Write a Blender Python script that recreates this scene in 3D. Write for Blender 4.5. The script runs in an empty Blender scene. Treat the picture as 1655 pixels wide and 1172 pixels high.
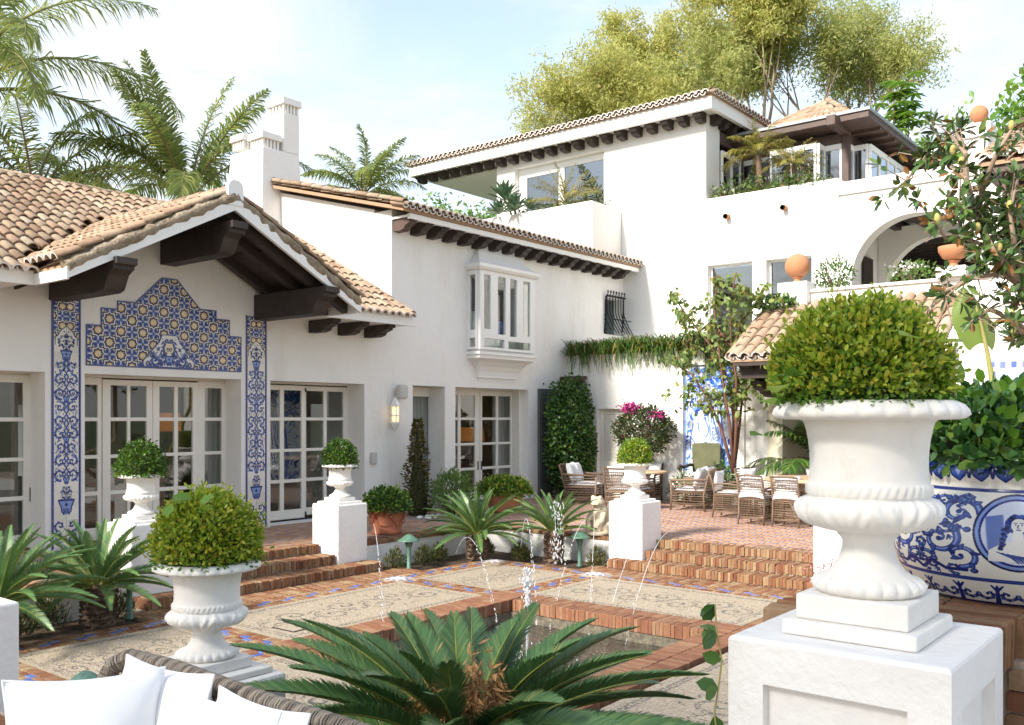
import bpy, math, random
import numpy as np
from mathutils import Vector, Matrix
S = bpy.context.scene
COL = S.collection
R = random.Random(7)
NR = np.random.RandomState(5)
PI = math.pi

# ------------------------------------------------------------------ camera
cd = bpy.data.cameras.new('camera')
cam = bpy.data.objects.new('camera', cd)
COL.objects.link(cam)
CAMZ = 2.07
cam.location = (0, 0, CAMZ)
cam.rotation_euler = (PI / 2, 0, math.radians(38.8 - 90))
cd.sensor_width = 36.0
cd.lens = 1494.5 / 1655 * 36
cd.shift_y = 0.0538
cd.clip_start = 0.05
cd.clip_end = 3000
S.camera = cam

# ------------------------------------------------------------------ sky, sun, exposure
SUN_EL, SUN_ROT = math.radians(36), math.radians(-80)      # sun stands up and to the left, a little beyond the houses
w = bpy.data.worlds.new('World')
S.world = w
w.use_nodes = True
wn, wl = w.node_tree.nodes, w.node_tree.links
wn.clear()
def wnode(t, **k):
    n = wn.new(t)
    for a, b in k.items():
        setattr(n, a, b)
    return n
sky = wnode('ShaderNodeTexSky', sky_type='NISHITA', sun_disc=False, sun_elevation=SUN_EL, sun_rotation=SUN_ROT,
            air_density=1.0, dust_density=1.0, ozone_density=1.6)
tc = wnode('ShaderNodeTexCoord')
sep = wnode('ShaderNodeSeparateXYZ')
wl.new(tc.outputs['Generated'], sep.inputs[0])
mp = wnode('ShaderNodeMapping')
mp.inputs['Scale'].default_value = (1.5, 1.5, 4.5)
wl.new(tc.outputs['Generated'], mp.inputs[0])
nz = wnode('ShaderNodeTexNoise')
nz.inputs['Scale'].default_value = 2.0
nz.inputs['Detail'].default_value = 9
nz.inputs['Roughness'].default_value = .6
nz.inputs['Distortion'].default_value = .5
wl.new(mp.outputs[0], nz.inputs[0])
cr = wnode('ShaderNodeMapRange', interpolation_type='SMOOTHSTEP')
cr.inputs[1].default_value = .38
cr.inputs[2].default_value = .72
cr.inputs[3].default_value = .27
cr.inputs[4].default_value = .88
wl.new(nz.outputs[0], cr.inputs[0])
hz = wnode('ShaderNodeMapRange', interpolation_type='SMOOTHSTEP')   # haze thickens towards the horizon all round
hz.inputs[1].default_value = .02
hz.inputs[2].default_value = .5
hz.inputs[3].default_value = .42
hz.inputs[4].default_value = 0
wl.new(sep.outputs[2], hz.inputs[0])
mx_ = wnode('ShaderNodeMath', operation='ADD', use_clamp=True)
wl.new(cr.outputs[0], mx_.inputs[0])
wl.new(hz.outputs[0], mx_.inputs[1])
mix = wnode('ShaderNodeMix', data_type='RGBA')
wl.new(mx_.outputs[0], mix.inputs[0])
wl.new(sky.outputs[0], mix.inputs[6])
mix.inputs[7].default_value = (2.95, 3.0, 2.98, 1)
bg = wnode('ShaderNodeBackground')
bg.inputs[1].default_value = .13
wl.new(mix.outputs[2], bg.inputs[0])
out = wnode('ShaderNodeOutputWorld')
wl.new(bg.outputs[0], out.inputs[0])

sl = bpy.data.lights.new('sun', 'SUN')
sl.energy = 2.8
sl.angle = math.radians(9)
sl.color = (1, .94, .85)
so = bpy.data.objects.new('sun', sl)
COL.objects.link(so)
sd = Vector((math.sin(SUN_ROT) * math.cos(SUN_EL), math.cos(SUN_ROT) * math.cos(SUN_EL), math.sin(SUN_EL)))
so.rotation_euler = sd.to_track_quat('Z', 'Y').to_euler()
so.location = (-20, 10, 30)
S.view_settings.view_transform = 'Standard'
S.view_settings.look = 'None'
S.view_settings.gamma = 1
S.view_settings.exposure = 1.55
S.view_settings.use_curve_mapping = False
S.cycles.max_bounces = 8
S.cycles.transparent_max_bounces = 12

# ------------------------------------------------------------------ helpers
WL = {}                                    # world location of every thing / part (rotation free)
def wloc(o):
    return WL.get(o.name, Vector((0, 0, 0)))
def prop(o, label=None, cat=None, group=None, kind=None):
    if label: o['label'] = label
    if cat: o['category'] = cat
    if group: o['group'] = group
    if kind: o['kind'] = kind
    return o
def thing(name, label, cat, loc=(0, 0, 0), group=None, rz=0):
    o = bpy.data.objects.new(name, None)
    o.empty_display_size = .2
    COL.objects.link(o)
    o.location = loc
    o.rotation_euler = (0, 0, rz)
    WL[o.name] = Vector(loc)
    return prop(o, label, cat, group)
def link(o, parent=None, origin=None):
    COL.objects.link(o)
    if parent:
        o.parent = parent
        org = Vector(origin) if origin is not None else wloc(parent)
        o.location = org - wloc(parent)
    else:
        org = Vector(origin) if origin is not None else Vector((0, 0, 0))
        o.location = org
    WL[o.name] = org
    return o
def np_mesh(name, V, F, mats, midx=None, smooth=False, uv=None):
    """V (n,3), F (m,k) uniform faces"""
    V = np.asarray(V, np.float32).reshape(-1, 3)
    F = np.asarray(F, np.int32)
    m = bpy.data.meshes.new(name)
    k = F.shape[1]
    m.vertices.add(len(V))
    m.vertices.foreach_set('co', V.ravel())
    m.loops.add(F.size)
    m.loops.foreach_set('vertex_index', F.ravel())
    m.polygons.add(len(F))
    m.polygons.foreach_set('loop_start', np.arange(0, F.size, k, dtype=np.int32))
    m.polygons.foreach_set('loop_total', np.full(len(F), k, np.int32))
    if midx is not None:
        m.polygons.foreach_set('material_index', np.asarray(midx, np.int32))
    if smooth:
        m.polygons.foreach_set('use_smooth', np.ones(len(F), bool))
    for mm in (mats if isinstance(mats, (list, tuple)) else [mats]):
        m.materials.append(mm)
    if uv is not None:
        l = m.uv_layers.new(name='UVMap')
        l.data.foreach_set('uv', np.asarray(uv, np.float32).ravel())
    m.update(calc_edges=True)
    return m
class MB:
    """collects shapes in world coordinates, builds ONE mesh object"""
    def __init__(s):
        s.v, s.f, s.m, s.uv, s.sm = [], [], [], [], []
    def add(s, vs, fs, mi=0, smooth=False, uvs=None):
        b = len(s.v)
        s.v += [tuple(p) for p in vs]
        for i, f in enumerate(fs):
            s.f.append(tuple(b + q for q in f)); s.m.append(mi); s.sm.append(smooth)
            s.uv.append(uvs[i] if uvs else None)
        return s
    def box(s, x0, x1, y0, y1, z0, z1, mi=0):
        v = [(x, y, z) for z in (z0, z1) for y in (y0, y1) for x in (x0, x1)]
        return s.add(v, [(0, 2, 3, 1), (4, 5, 7, 6), (0, 1, 5, 4), (2, 6, 7, 3), (0, 4, 6, 2), (1, 3, 7, 5)], mi)
    def tbox(s, T, u0, u1, v0, v1, w0, w1, mi=0):
        v = [T(u, v_, w_) for w_ in (w0, w1) for v_ in (v0, v1) for u in (u0, u1)]
        return s.add(v, [(0, 2, 3, 1), (4, 5, 7, 6), (0, 1, 5, 4), (2, 6, 7, 3), (0, 4, 6, 2), (1, 3, 7, 5)], mi)
    def prism(s, poly, T, w0, w1, mi=0, smooth=False):
        n = len(poly)
        v = [T(a, b, w0) for a, b in poly] + [T(a, b, w1) for a, b in poly]
        f = [tuple(range(n)), tuple(range(2 * n - 1, n - 1, -1))]
        s.add(v, f, mi)
        b = len(s.v) - 2 * n
        for i in range(n):
            j = (i + 1) % n
            s.f.append((b + i, b + n + i, b + n + j, b + j)); s.m.append(mi); s.sm.append(smooth); s.uv.append(None)
        return s
    def tube(s, pts, r, n=8, mi=0, caps=True, smooth=True, flat=1.0):
        pts = [Vector(p) for p in pts]
        rs = r if isinstance(r, (list, tuple)) else [r] * len(pts)
        vs = []
        up = Vector((0, 0, 1))
        px = None
        for i, p in enumerate(pts):
            t = (pts[min(i + 1, len(pts) - 1)] - pts[max(i - 1, 0)])
            t = t.normalized() if t.length > 1e-9 else Vector((0, 0, 1))
            if px is None:
                a = up if abs(t.z) < .9 else Vector((1, 0, 0))
                px = t.cross(a).normalized()
            px = (px - t * px.dot(t))
            px = px.normalized() if px.length > 1e-6 else t.orthogonal().normalized()
            py = t.cross(px)
            for k in range(n):
                a = 2 * PI * k / n
                vs.append(p + px * (math.cos(a) * rs[i]) + py * (math.sin(a) * rs[i] * flat))
        fs = []
        for i in range(len(pts) - 1):
            for k in range(n):
                k2 = (k + 1) % n
                fs.append((i * n + k, i * n + k2, (i + 1) * n + k2, (i + 1) * n + k))
        s.add(vs, fs, mi, smooth)
        if caps:
            b = len(s.v) - len(vs)
            s.f.append(tuple(b + k for k in range(n - 1, -1, -1))); s.m.append(mi); s.sm.append(False); s.uv.append(None)
            e = b + (len(pts) - 1) * n
            s.f.append(tuple(e + k for k in range(n))); s.m.append(mi); s.sm.append(False); s.uv.append(None)
        return s
    def lathe(s, prof, c=(0, 0, 0), n=32, mi=0, disp=None, smooth=True, close=True):
        cx, cy, cz = c
        vs = []
        for (r, z) in prof:
            for k in range(n):
                a = 2 * PI * k / n
                rr = r + (disp(a, r, z) if disp else 0)
                vs.append((cx + rr * math.cos(a), cy + rr * math.sin(a), cz + z))
        fs = []
        for i in range(len(prof) - 1):
            for k in range(n):
                k2 = (k + 1) % n
                fs.append((i * n + k, i * n + k2, (i + 1) * n + k2, (i + 1) * n + k))
        if close:
            fs.append(tuple(range(n - 1, -1, -1)))
            fs.append(tuple((len(prof) - 1) * n + k for k in range(n)))
        return s.add(vs, fs, mi, smooth)
    def ball(s, c, r, n=16, mi=0, sz=(1, 1, 1)):
        prof = []
        h = n // 2
        vs = []
        for i in range(h + 1):
            t = PI * i / h
            for k in range(n):
                a = 2 * PI * k / n
                vs.append((c[0] + r * sz[0] * math.sin(t) * math.cos(a), c[1] + r * sz[1] * math.sin(t) * math.sin(a), c[2] - r * sz[2] * math.cos(t)))
        fs = []
        for i in range(h):
            for k in range(n):
                k2 = (k + 1) % n
                if i == 0: fs.append((i * n + k, (i + 1) * n + k2, (i + 1) * n + k))
                elif i == h - 1: fs.append((i * n + k, i * n + k2, (i + 1) * n + k))
                else: fs.append((i * n + k, i * n + k2, (i + 1) * n + k2, (i + 1) * n + k))
        return s.add(vs, fs, mi, True)
    def build(s, name, mats, parent=None, origin=None, bevel=0, **pr):
        org = Vector(origin) if origin is not None else (wloc(parent) if parent else Vector((0, 0, 0)))
        m = bpy.data.meshes.new(name)
        m.from_pydata([(a - org.x, b - org.y, c - org.z) for a, b, c in s.v], [], s.f)
        for mm in (mats if isinstance(mats, (list, tuple)) else [mats]):
            m.materials.append(mm)
        m.polygons.foreach_set('material_index', s.m)
        m.polygons.foreach_set('use_smooth', s.sm)
        if any(u is not None for u in s.uv):
            l = m.uv_layers.new(name='UVMap')
            for p, u in zip(m.polygons, s.uv):
                if u:
                    for li, q in zip(p.loop_indices, u):
                        l.data[li].uv = q
        m.validate()
        m.update()
        o = bpy.data.objects.new(name, m)
        link(o, parent, org)
        if bevel:
            bm = o.modifiers.new('bevel', 'BEVEL')
            bm.width = bevel
            bm.segments = 2
            bm.limit_method = 'ANGLE'
            bm.angle_limit = math.radians(40)
        return prop(o, **pr)
def TX(x0, y, z0):       # u along +X, w towards -Y (towards the camera)
    return lambda u, v, w: (x0 + u, y - w, z0 + v)
def TY(x, y0, z0):       # u along -Y (left to right in the picture), w towards -X
    return lambda u, v, w: (x - w, y0 - u, z0 + v)
def obj_np(name, V, F, mats, parent=None, origin=None, midx=None, smooth=False, uv=None, **pr):
    org = Vector(origin) if origin is not None else (wloc(parent) if parent else Vector((0, 0, 0)))
    me = np_mesh(name, np.asarray(V, np.float32) - np.array(org, np.float32), F, mats, midx, smooth, uv)
    o = bpy.data.objects.new(name, me)
    link(o, parent, org)
    return prop(o, **pr)
def ob(name, mesh, parent, loc=None, M=None, **pr):
    """object with shared mesh; loc / M in world coordinates"""
    o = bpy.data.objects.new(name, mesh)
    COL.objects.link(o)
    base = Vector((0, 0, 0))
    if parent:
        o.parent = parent
        base = wloc(parent)
    if M is not None:
        o.matrix_basis = Matrix.Translation(-base) @ M
        WL[o.name] = M.to_translation()
    else:
        o.location = Vector(loc) - base
        WL[o.name] = Vector(loc)
    return prop(o, **pr)
CY, SY = math.cos(math.radians(38.8)), math.sin(math.radians(38.8))
def proj(p):
    d = CY * p[0] + SY * p[1]
    l = SY * p[0] - CY * p[1]
    if d < .2: return None
    return (827.5 + l / d * 1494.5, 675 + (CAMZ - p[2]) / d * 1494.5, d)
def pieces(name, stuff_name, meshes, items, parent, limit=300, rank=None):
    """items: list of (mesh index, 4x4 Matrix). The `limit` largest in view become objects, the rest one joined part."""
    sc = []
    for i, (k, M) in enumerate(items):
        q = proj(M.to_translation())
        vis = q is not None and -30 < q[0] < 1685 and -30 < q[1] < 1200
        extra = rank(M.to_translation()) if rank else 0
        sc.append(((0 if vis else 1000) + (q[2] if q else 5000) + extra, i))
    sc.sort()
    for _, i in sc[:limit]:
        k, M = items[i]
        ob(name, meshes[k], parent, M=M)
    rest = [items[i] for _, i in sc[limit:]]
    if rest:
        Vs, Fs, Ms, b, lens = [], [], [], 0, None
        cache = {}
        for k, M in rest:
            if k not in cache:
                m = meshes[k]
                v = np.empty(len(m.vertices) * 3, np.float32)
                m.vertices.foreach_get('co', v)
                cache[k] = (v.reshape(-1, 3), [tuple(p.vertices) for p in m.polygons], [p.material_index for p in m.polygons], [p.use_smooth for p in m.polygons])
            v, fs, mi, sm = cache[k]
            A = np.array(M, np.float32)
            Vs.append(v @ A[:3, :3].T + A[:3, 3])
            Fs += [tuple(q + b for q in f) for f in fs]
            Ms += mi
            b += len(v)
        base = np.array(wloc(parent), np.float32)
        me = bpy.data.meshes.new(stuff_name)
        me.from_pydata((np.concatenate(Vs) - base).tolist(), [], Fs)
        for mm in meshes[0].materials:
            me.materials.append(mm)
        me.polygons.foreach_set('material_index', Ms)
        me.update()
        o = bpy.data.objects.new(stuff_name, me)
        link(o, parent)
        prop(o, kind='stuff')
def part(name, parent, loc):
    """an Empty that groups the pieces of one part of a thing"""
    o = bpy.data.objects.new(name, None); o.empty_display_size = .1
    return link(o, parent, loc)
def copy_thing(src, loc, rz=None, label=None, name=None):
    c = src.copy(); COL.objects.link(c)
    c.location = loc
    WL[c.name] = Vector(loc)
    if rz is not None: c.rotation_euler = (0, 0, rz)
    if label: c['label'] = label
    for ch in [o for o in KIDS(src)]:
        d = ch.copy(); COL.objects.link(d); d.parent = c
        for g in KIDS(ch):
            e = g.copy(); COL.objects.link(e); e.parent = d
    return c
def KIDS(o):
    return list(o.children)

# ------------------------------------------------------------------ materials
def nodes(name):
    m = bpy.data.materials.new(name)
    m.use_nodes = True
    nt = m.node_tree
    nt.nodes.clear()
    def N(t, **k):
        n = nt.nodes.new(t)
        for a, b in k.items():
            setattr(n, a, b)
        return n
    def L(a, b):
        nt.links.new(a, b)
    return m, N, L
def c4(c):
    return (c[0], c[1], c[2], 1)
def rnd_node(N, L):
    g = N('ShaderNodeNewGeometry')
    oi = N('ShaderNodeObjectInfo')
    a = N('ShaderNodeMath', operation='ADD')
    L(g.outputs['Random Per Island'], a.inputs[0])
    L(oi.outputs['Random'], a.inputs[1])
    f = N('ShaderNodeMath', operation='FRACT')
    L(a.outputs[0], f.inputs[0])
    return f.outputs[0], g
def ramp(N, cols):
    r = N('ShaderNodeValToRGB')
    e = r.color_ramp.elements
    while len(e) < len(cols):
        e.new(.5)
    for i, (p, c) in enumerate(cols):
        e[i].position = p
        e[i].color = c4(c)
    return r
def mat(name, c1, c2=None, ns=3.0, bump=0.0, bs=40.0, rough=.75, pieces=None, spec=.4, dirt=None, ds=1.2, dlo=.55, dhi=.75, metal=0, trans=0, back=None, bdist=.01, streak=1.0):
    """c1-c2 mixed by noise; pieces: list of ramp colours by island/object; dirt: stain colour laid by large noise"""
    m, N, L = nodes(name)
    b = N('ShaderNodeBsdfPrincipled')
    b.inputs['Roughness'].default_value = rough
    b.inputs['Metallic'].default_value = metal
    b.inputs['Specular IOR Level'].default_value = spec
    o = N('ShaderNodeOutputMaterial')
    tcn = N('ShaderNodeNewGeometry')
    pos = tcn.outputs['Position']
    n1 = N('ShaderNodeTexNoise')
    n1.inputs['Scale'].default_value = ns
    n1.inputs['Detail'].default_value = 6
    n1.inputs['Roughness'].default_value = .65
    L(pos, n1.inputs[0])
    col = None
    if pieces:
        rv, g = rnd_node(N, L)
        r = ramp(N, pieces)
        L(rv, r.inputs[0])
        col = r.outputs[0]
        if c2 is not None or c1 is not None:
            mxx = N('ShaderNodeMix', data_type='RGBA', blend_type='MULTIPLY')
            mr = ramp(N, [(.3, c1 or (1, 1, 1)), (.7, c2 or (1, 1, 1))])
            L(n1.outputs[0], mr.inputs[0])
            mxx.inputs[0].default_value = 1
            L(col, mxx.inputs[6]); L(mr.outputs[0], mxx.inputs[7])
            col = mxx.outputs[2]
    elif c2 is not None:
        mr = ramp(N, [(.32, c1), (.68, c2)])
        L(n1.outputs[0], mr.inputs[0])
        col = mr.outputs[0]
    if dirt is not None:
        n2 = N('ShaderNodeTexNoise')
        n2.inputs['Scale'].default_value = ds
        n2.inputs['Detail'].default_value = 8
        n2.inputs['Roughness'].default_value = .7
        sm2 = N('ShaderNodeMapping'); sm2.inputs['Scale'].default_value = (1, 1, streak)
        L(pos, sm2.inputs[0]); L(sm2.outputs[0], n2.inputs[0])
        rg = N('ShaderNodeMapRange')
        rg.inputs[1].default_value = dlo; rg.inputs[2].default_value = dhi
        L(n2.outputs[0], rg.inputs[0])
        mx2 = N('ShaderNodeMix', data_type='RGBA')
        L(rg.outputs[0], mx2.inputs[0])
        if col is not None: L(col, mx2.inputs[6])
        else: mx2.inputs[6].default_value = c4(c1)
        mx2.inputs[7].default_value = c4(dirt)
        col = mx2.outputs[2]
    if back is not None:
        mx3 = N('ShaderNodeMix', data_type='RGBA')
        L(tcn.outputs['Backfacing'], mx3.inputs[0])
        if col is not None: L(col, mx3.inputs[6])
        else: mx3.inputs[6].default_value = c4(c1)
        mx3.inputs[7].default_value = c4(back)
        col = mx3.outputs[2]
    if col is not None: L(col, b.inputs['Base Color'])
    else: b.inputs['Base Color'].default_value = c4(c1)
    if bump:
        n3 = N('ShaderNodeTexNoise')
        n3.inputs['Scale'].default_value = bs
        n3.inputs['Detail'].default_value = 5
        L(pos, n3.inputs[0])
        bp = N('ShaderNodeBump')
        bp.inputs['Strength'].default_value = bump
        bp.inputs['Distance'].default_value = bdist
        L(n3.outputs[0], bp.inputs['Height'])
        L(bp.outputs[0], b.inputs['Normal'])
    if trans:
        t = N('ShaderNodeBsdfTranslucent')
        if col is not None: L(col, t.inputs[0])
        else: t.inputs[0].default_value = c4(c1)
        ms = N('ShaderNodeMixShader')
        ms.inputs[0].default_value = trans
        L(b.outputs[0], ms.inputs[1]); L(t.outputs[0], ms.inputs[2])
        L(ms.outputs[0], o.inputs[0])
    else:
        L(b.outputs[0], o.inputs[0])
    return m
def leafmat(name, cols, rough=.4, trans=.3, spec=.4, back=None):
    return mat(name, None, None, pieces=cols, rough=rough, trans=trans, spec=spec, back=back)
MT = {}
def plaster(name, bump, c=(.83, .805, .76), dirt=(.60, .55, .46), dlo=.52, dhi=.95):
    return mat(name, c, tuple(x * .955 for x in c), ns=1.3, bump=bump, bs=9, rough=.85, spec=.2, dirt=dirt, ds=1.5, dlo=dlo, dhi=dhi, bdist=.03, streak=.22)
MT['plaster'] = plaster('white_plaster', .35)
MT['plaster_up'] = plaster('upper_plaster', .15, dlo=.7, dhi=1.0)
MT['pedestal'] = mat('pedestal_plaster', (.83, .805, .775), (.77, .745, .715), ns=2, bump=.6, bs=24, rough=.85, spec=.2, dirt=(.62, .585, .53), ds=7, dlo=.62, dhi=.95, bdist=.014)
MT['retain'] = mat('stained_plaster', (.78, .765, .735), (.70, .68, .63), ns=2, bump=.5, bs=12, rough=.85, spec=.2, dirt=(.42, .36, .26), ds=1.6, dlo=.56, dhi=.86, bdist=.02)
MT['urn'] = mat('urn_paint', (.82, .79, .745), (.75, .72, .67), ns=8, bump=.35, bs=45, rough=.7, spec=.2, dirt=(.60, .555, .48), ds=14, streak=.6, dlo=.58, dhi=.9, bdist=.004)
MT['frame'] = mat('cream_paint', (.80, .765, .68), (.76, .725, .64), ns=4, rough=.5, spec=.4)
MT['white_paint'] = mat('white_paint', (.80, .785, .75), rough=.5)
MT['wood'] = mat('dark_wood', (.035, .026, .022), (.06, .045, .038), ns=6, bump=.3, bs=35, rough=.6, spec=.35)
MT['wood_red'] = mat('brown_wood', (.075, .045, .035), (.11, .07, .055), ns=5, bump=.2, bs=30, rough=.55)
MT['tile'] = mat('roof_tile_clay', (.78, .76, .72), (1.12, 1.1, 1.06), ns=18, bump=.35, bs=60, rough=.9, spec=.15, bdist=.006,
                 pieces=[(0, (0.267, 0.178, 0.122)), (.2, (0.356, 0.267, 0.190)), (.45, (0.405, 0.316, 0.230)), (.65, (0.332, 0.251, 0.186)), (.8, (0.373, 0.251, 0.178)), (1, (0.437, 0.364, 0.282))],
                 dirt=(.17, .125, .085), ds=11, dlo=.54, dhi=.80)
MT['tile_bed'] = mat('tile_bed_clay', (.42, .26, .15), (.33, .23, .16), ns=8, bump=.4, bs=40, rough=.95, spec=.1)
MT['mortar'] = mat('old_mortar', (.38, .31, .23), (.22, .17, .11), ns=7, bump=.9, bs=30, rough=.95, spec=.1, dirt=(.10, .07, .045), ds=5, dlo=.5, dhi=.7, bdist=.03)
MT['tile_white'] = mat('limewash_edge', (.78, .75, .71), (.68, .62, .57), ns=30, rough=.9, spec=.1)
MT['brick'] = mat('brick_clay', (.8, .78, .74), (1.12, 1.1, 1.08), ns=22, bump=.5, bs=70, rough=.9, spec=.2, bdist=.006,
                  pieces=[(0, (0.154, 0.065, 0.037)), (.2, (0.234, 0.110, 0.057)), (.4, (0.290, 0.181, 0.101)), (.55, (0.203, 0.081, 0.047)), (.7, (0.259, 0.149, 0.081)), (.85, (0.333, 0.246, 0.148)), (1, (0.222, 0.104, 0.061))],
                  dirt=(.13, .10, .055), ds=3.2, dlo=.55, dhi=.82)
MT['brick_pool'] = mat('pool_brick_clay', (.8, .78, .76), (1.1, 1.1, 1.08), ns=20, bump=.5, bs=60, rough=.75, spec=.35, bdist=.006,
                  pieces=[(0, (0.186, 0.075, 0.040)), (.3, (0.248, 0.117, 0.063)), (.6, (0.211, 0.088, 0.048)), (.8, (0.285, 0.167, 0.094)), (1, (0.236, 0.107, 0.058))],
                  dirt=(.20, .14, .09), ds=4, dlo=.62, dhi=.9)
MT['paver'] = mat('terrace_clay', (.85, .84, .82), (1.1, 1.08, 1.06), ns=7, bump=.2, bs=60, rough=.65, spec=.35, bdist=.004,
                  pieces=[(0, (0.376, 0.200, 0.120)), (.3, (0.440, 0.264, 0.168)), (.6, (0.464, 0.296, 0.200)), (.8, (0.392, 0.216, 0.136)), (1, (0.480, 0.328, 0.224))],
                  dirt=(.33, .19, .11), ds=2, dlo=.56, dhi=.85)
MT['joint'] = mat('joint_mortar', (.42, .34, .26), (.33, .26, .2), ns=6, bump=.3, bs=80, rough=.95)
MT['blue_tile'] = mat('blue_glaze', None, None, rough=.25, spec=.5, pieces=[(0, (.07, .12, .36)), (.5, (.10, .16, .42)), (1, (.17, .22, .42))])
MT['blue_paver'] = mat('blue_paver', None, None, rough=.5, spec=.4, pieces=[(0, (.17, .17, .26)), (.5, (.23, .22, .31)), (1, (.33, .27, .30))])
MT['white_tile'] = mat('white_glaze', (.7, .68, .62), rough=.3)
MT['soil'] = mat('bed_soil', (.055, .036, .022), (.10, .066, .04), ns=12, bump=1, bs=45, rough=1, bdist=.03)
MT['terra'] = mat('terracotta', (.36, .105, .05), (.42, .16, .085), ns=6, bump=.2, bs=50, rough=.8, dirt=(.60, .42, .30), ds=7, dlo=.62, dhi=.85)
MT['terra2'] = mat('terracotta_old', (.42, .175, .08), (.50, .235, .12), ns=5, bump=.3, bs=50, rough=.85, dirt=(.13, .08, .05), ds=9, dlo=.63, dhi=.8)
MT['iron'] = mat('black_iron', (.02, .02, .022), rough=.5, metal=.4)
MT['curtain'] = mat('curtain_cloth', (.62, .60, .55), (.56, .54, .5), ns=3, rough=.9, trans=.25)
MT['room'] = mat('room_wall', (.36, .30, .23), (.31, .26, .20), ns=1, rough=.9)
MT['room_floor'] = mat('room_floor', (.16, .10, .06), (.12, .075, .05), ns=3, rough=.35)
MT['cushion'] = mat('white_cushion', (.84, .835, .835), (.80, .795, .795), ns=2, bump=.15, bs=8, rough=.9, spec=.15, bdist=.02)
MT['wicker'] = mat('wicker_strand', None, None, rough=.6, spec=.4, pieces=[(0, (.115, .07, .045)), (.5, (.17, .11, .07)), (1, (.23, .16, .11))])
MT['wicker_grey'] = mat('grey_wicker', None, None, rough=.65, pieces=[(0, (.17, .135, .10)), (.5, (.25, .20, .155)), (1, (.34, .29, .23))])
MT['green_metal'] = mat('verdigris_paint', (.06, .13, .095), (.10, .20, .14), ns=9, rough=.5, spec=.5, dirt=(.035, .05, .04), ds=12, dlo=.55, dhi=.75)
MT['bark'] = mat('bark', (.16, .105, .07), (.09, .06, .042), ns=14, bump=1, bs=30, rough=.95, bdist=.02)
MT['bark_red'] = mat('reddish_bark', (.17, .075, .045), (.12, .06, .04), ns=14, bump=.6, bs=40, rough=.8, bdist=.01)
MT['bark_pale'] = mat('pale_bark', (.36, .27, .19), (.22, .155, .11), ns=5, bump=.5, bs=20, rough=.9)
MT['stone'] = mat('carved_stone', (.58, .50, .38), (.48, .40, .29), ns=8, bump=.5, bs=40, rough=.9, dirt=(.30, .24, .16), ds=6, dlo=.55, dhi=.75)
def glass(name, tint=(.86, .9, .9), refl=1.0, rough=0.0):
    m, N, L = nodes(name)
    t = N('ShaderNodeBsdfTransparent'); t.inputs[0].default_value = c4(tint)
    g = N('ShaderNodeBsdfGlossy'); g.inputs['Roughness'].default_value = rough
    f = N('ShaderNodeFresnel'); f.inputs[0].default_value = 1.5
    ge = N('ShaderNodeNewGeometry')                  # the same pane from either side
    ir = N('ShaderNodeMapRange'); ir.inputs[3].default_value = 1.5; ir.inputs[4].default_value = 1 / 1.5
    L(ge.outputs['Backfacing'], ir.inputs[0]); L(ir.outputs[0], f.inputs[0])
    mu = N('ShaderNodeMath', operation='MULTIPLY', use_clamp=True); mu.inputs[1].default_value = refl
    L(f.outputs[0], mu.inputs[0])
    s = N('ShaderNodeMixShader')
    L(mu.outputs[0], s.inputs[0]); L(t.outputs[0], s.inputs[1]); L(g.outputs[0], s.inputs[2])
    o = N('ShaderNodeOutputMaterial'); L(s.outputs[0], o.inputs[0])
    return m
MT['glass'] = glass('window_glass', (.95, .97, .96), 1.4)
MT['glass_dark'] = glass('tinted_glass', (.62, .68, .68), 2.4)
MT['glass_sky'] = glass('mirror_glass', (.6, .65, .66), 5.0)
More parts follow.
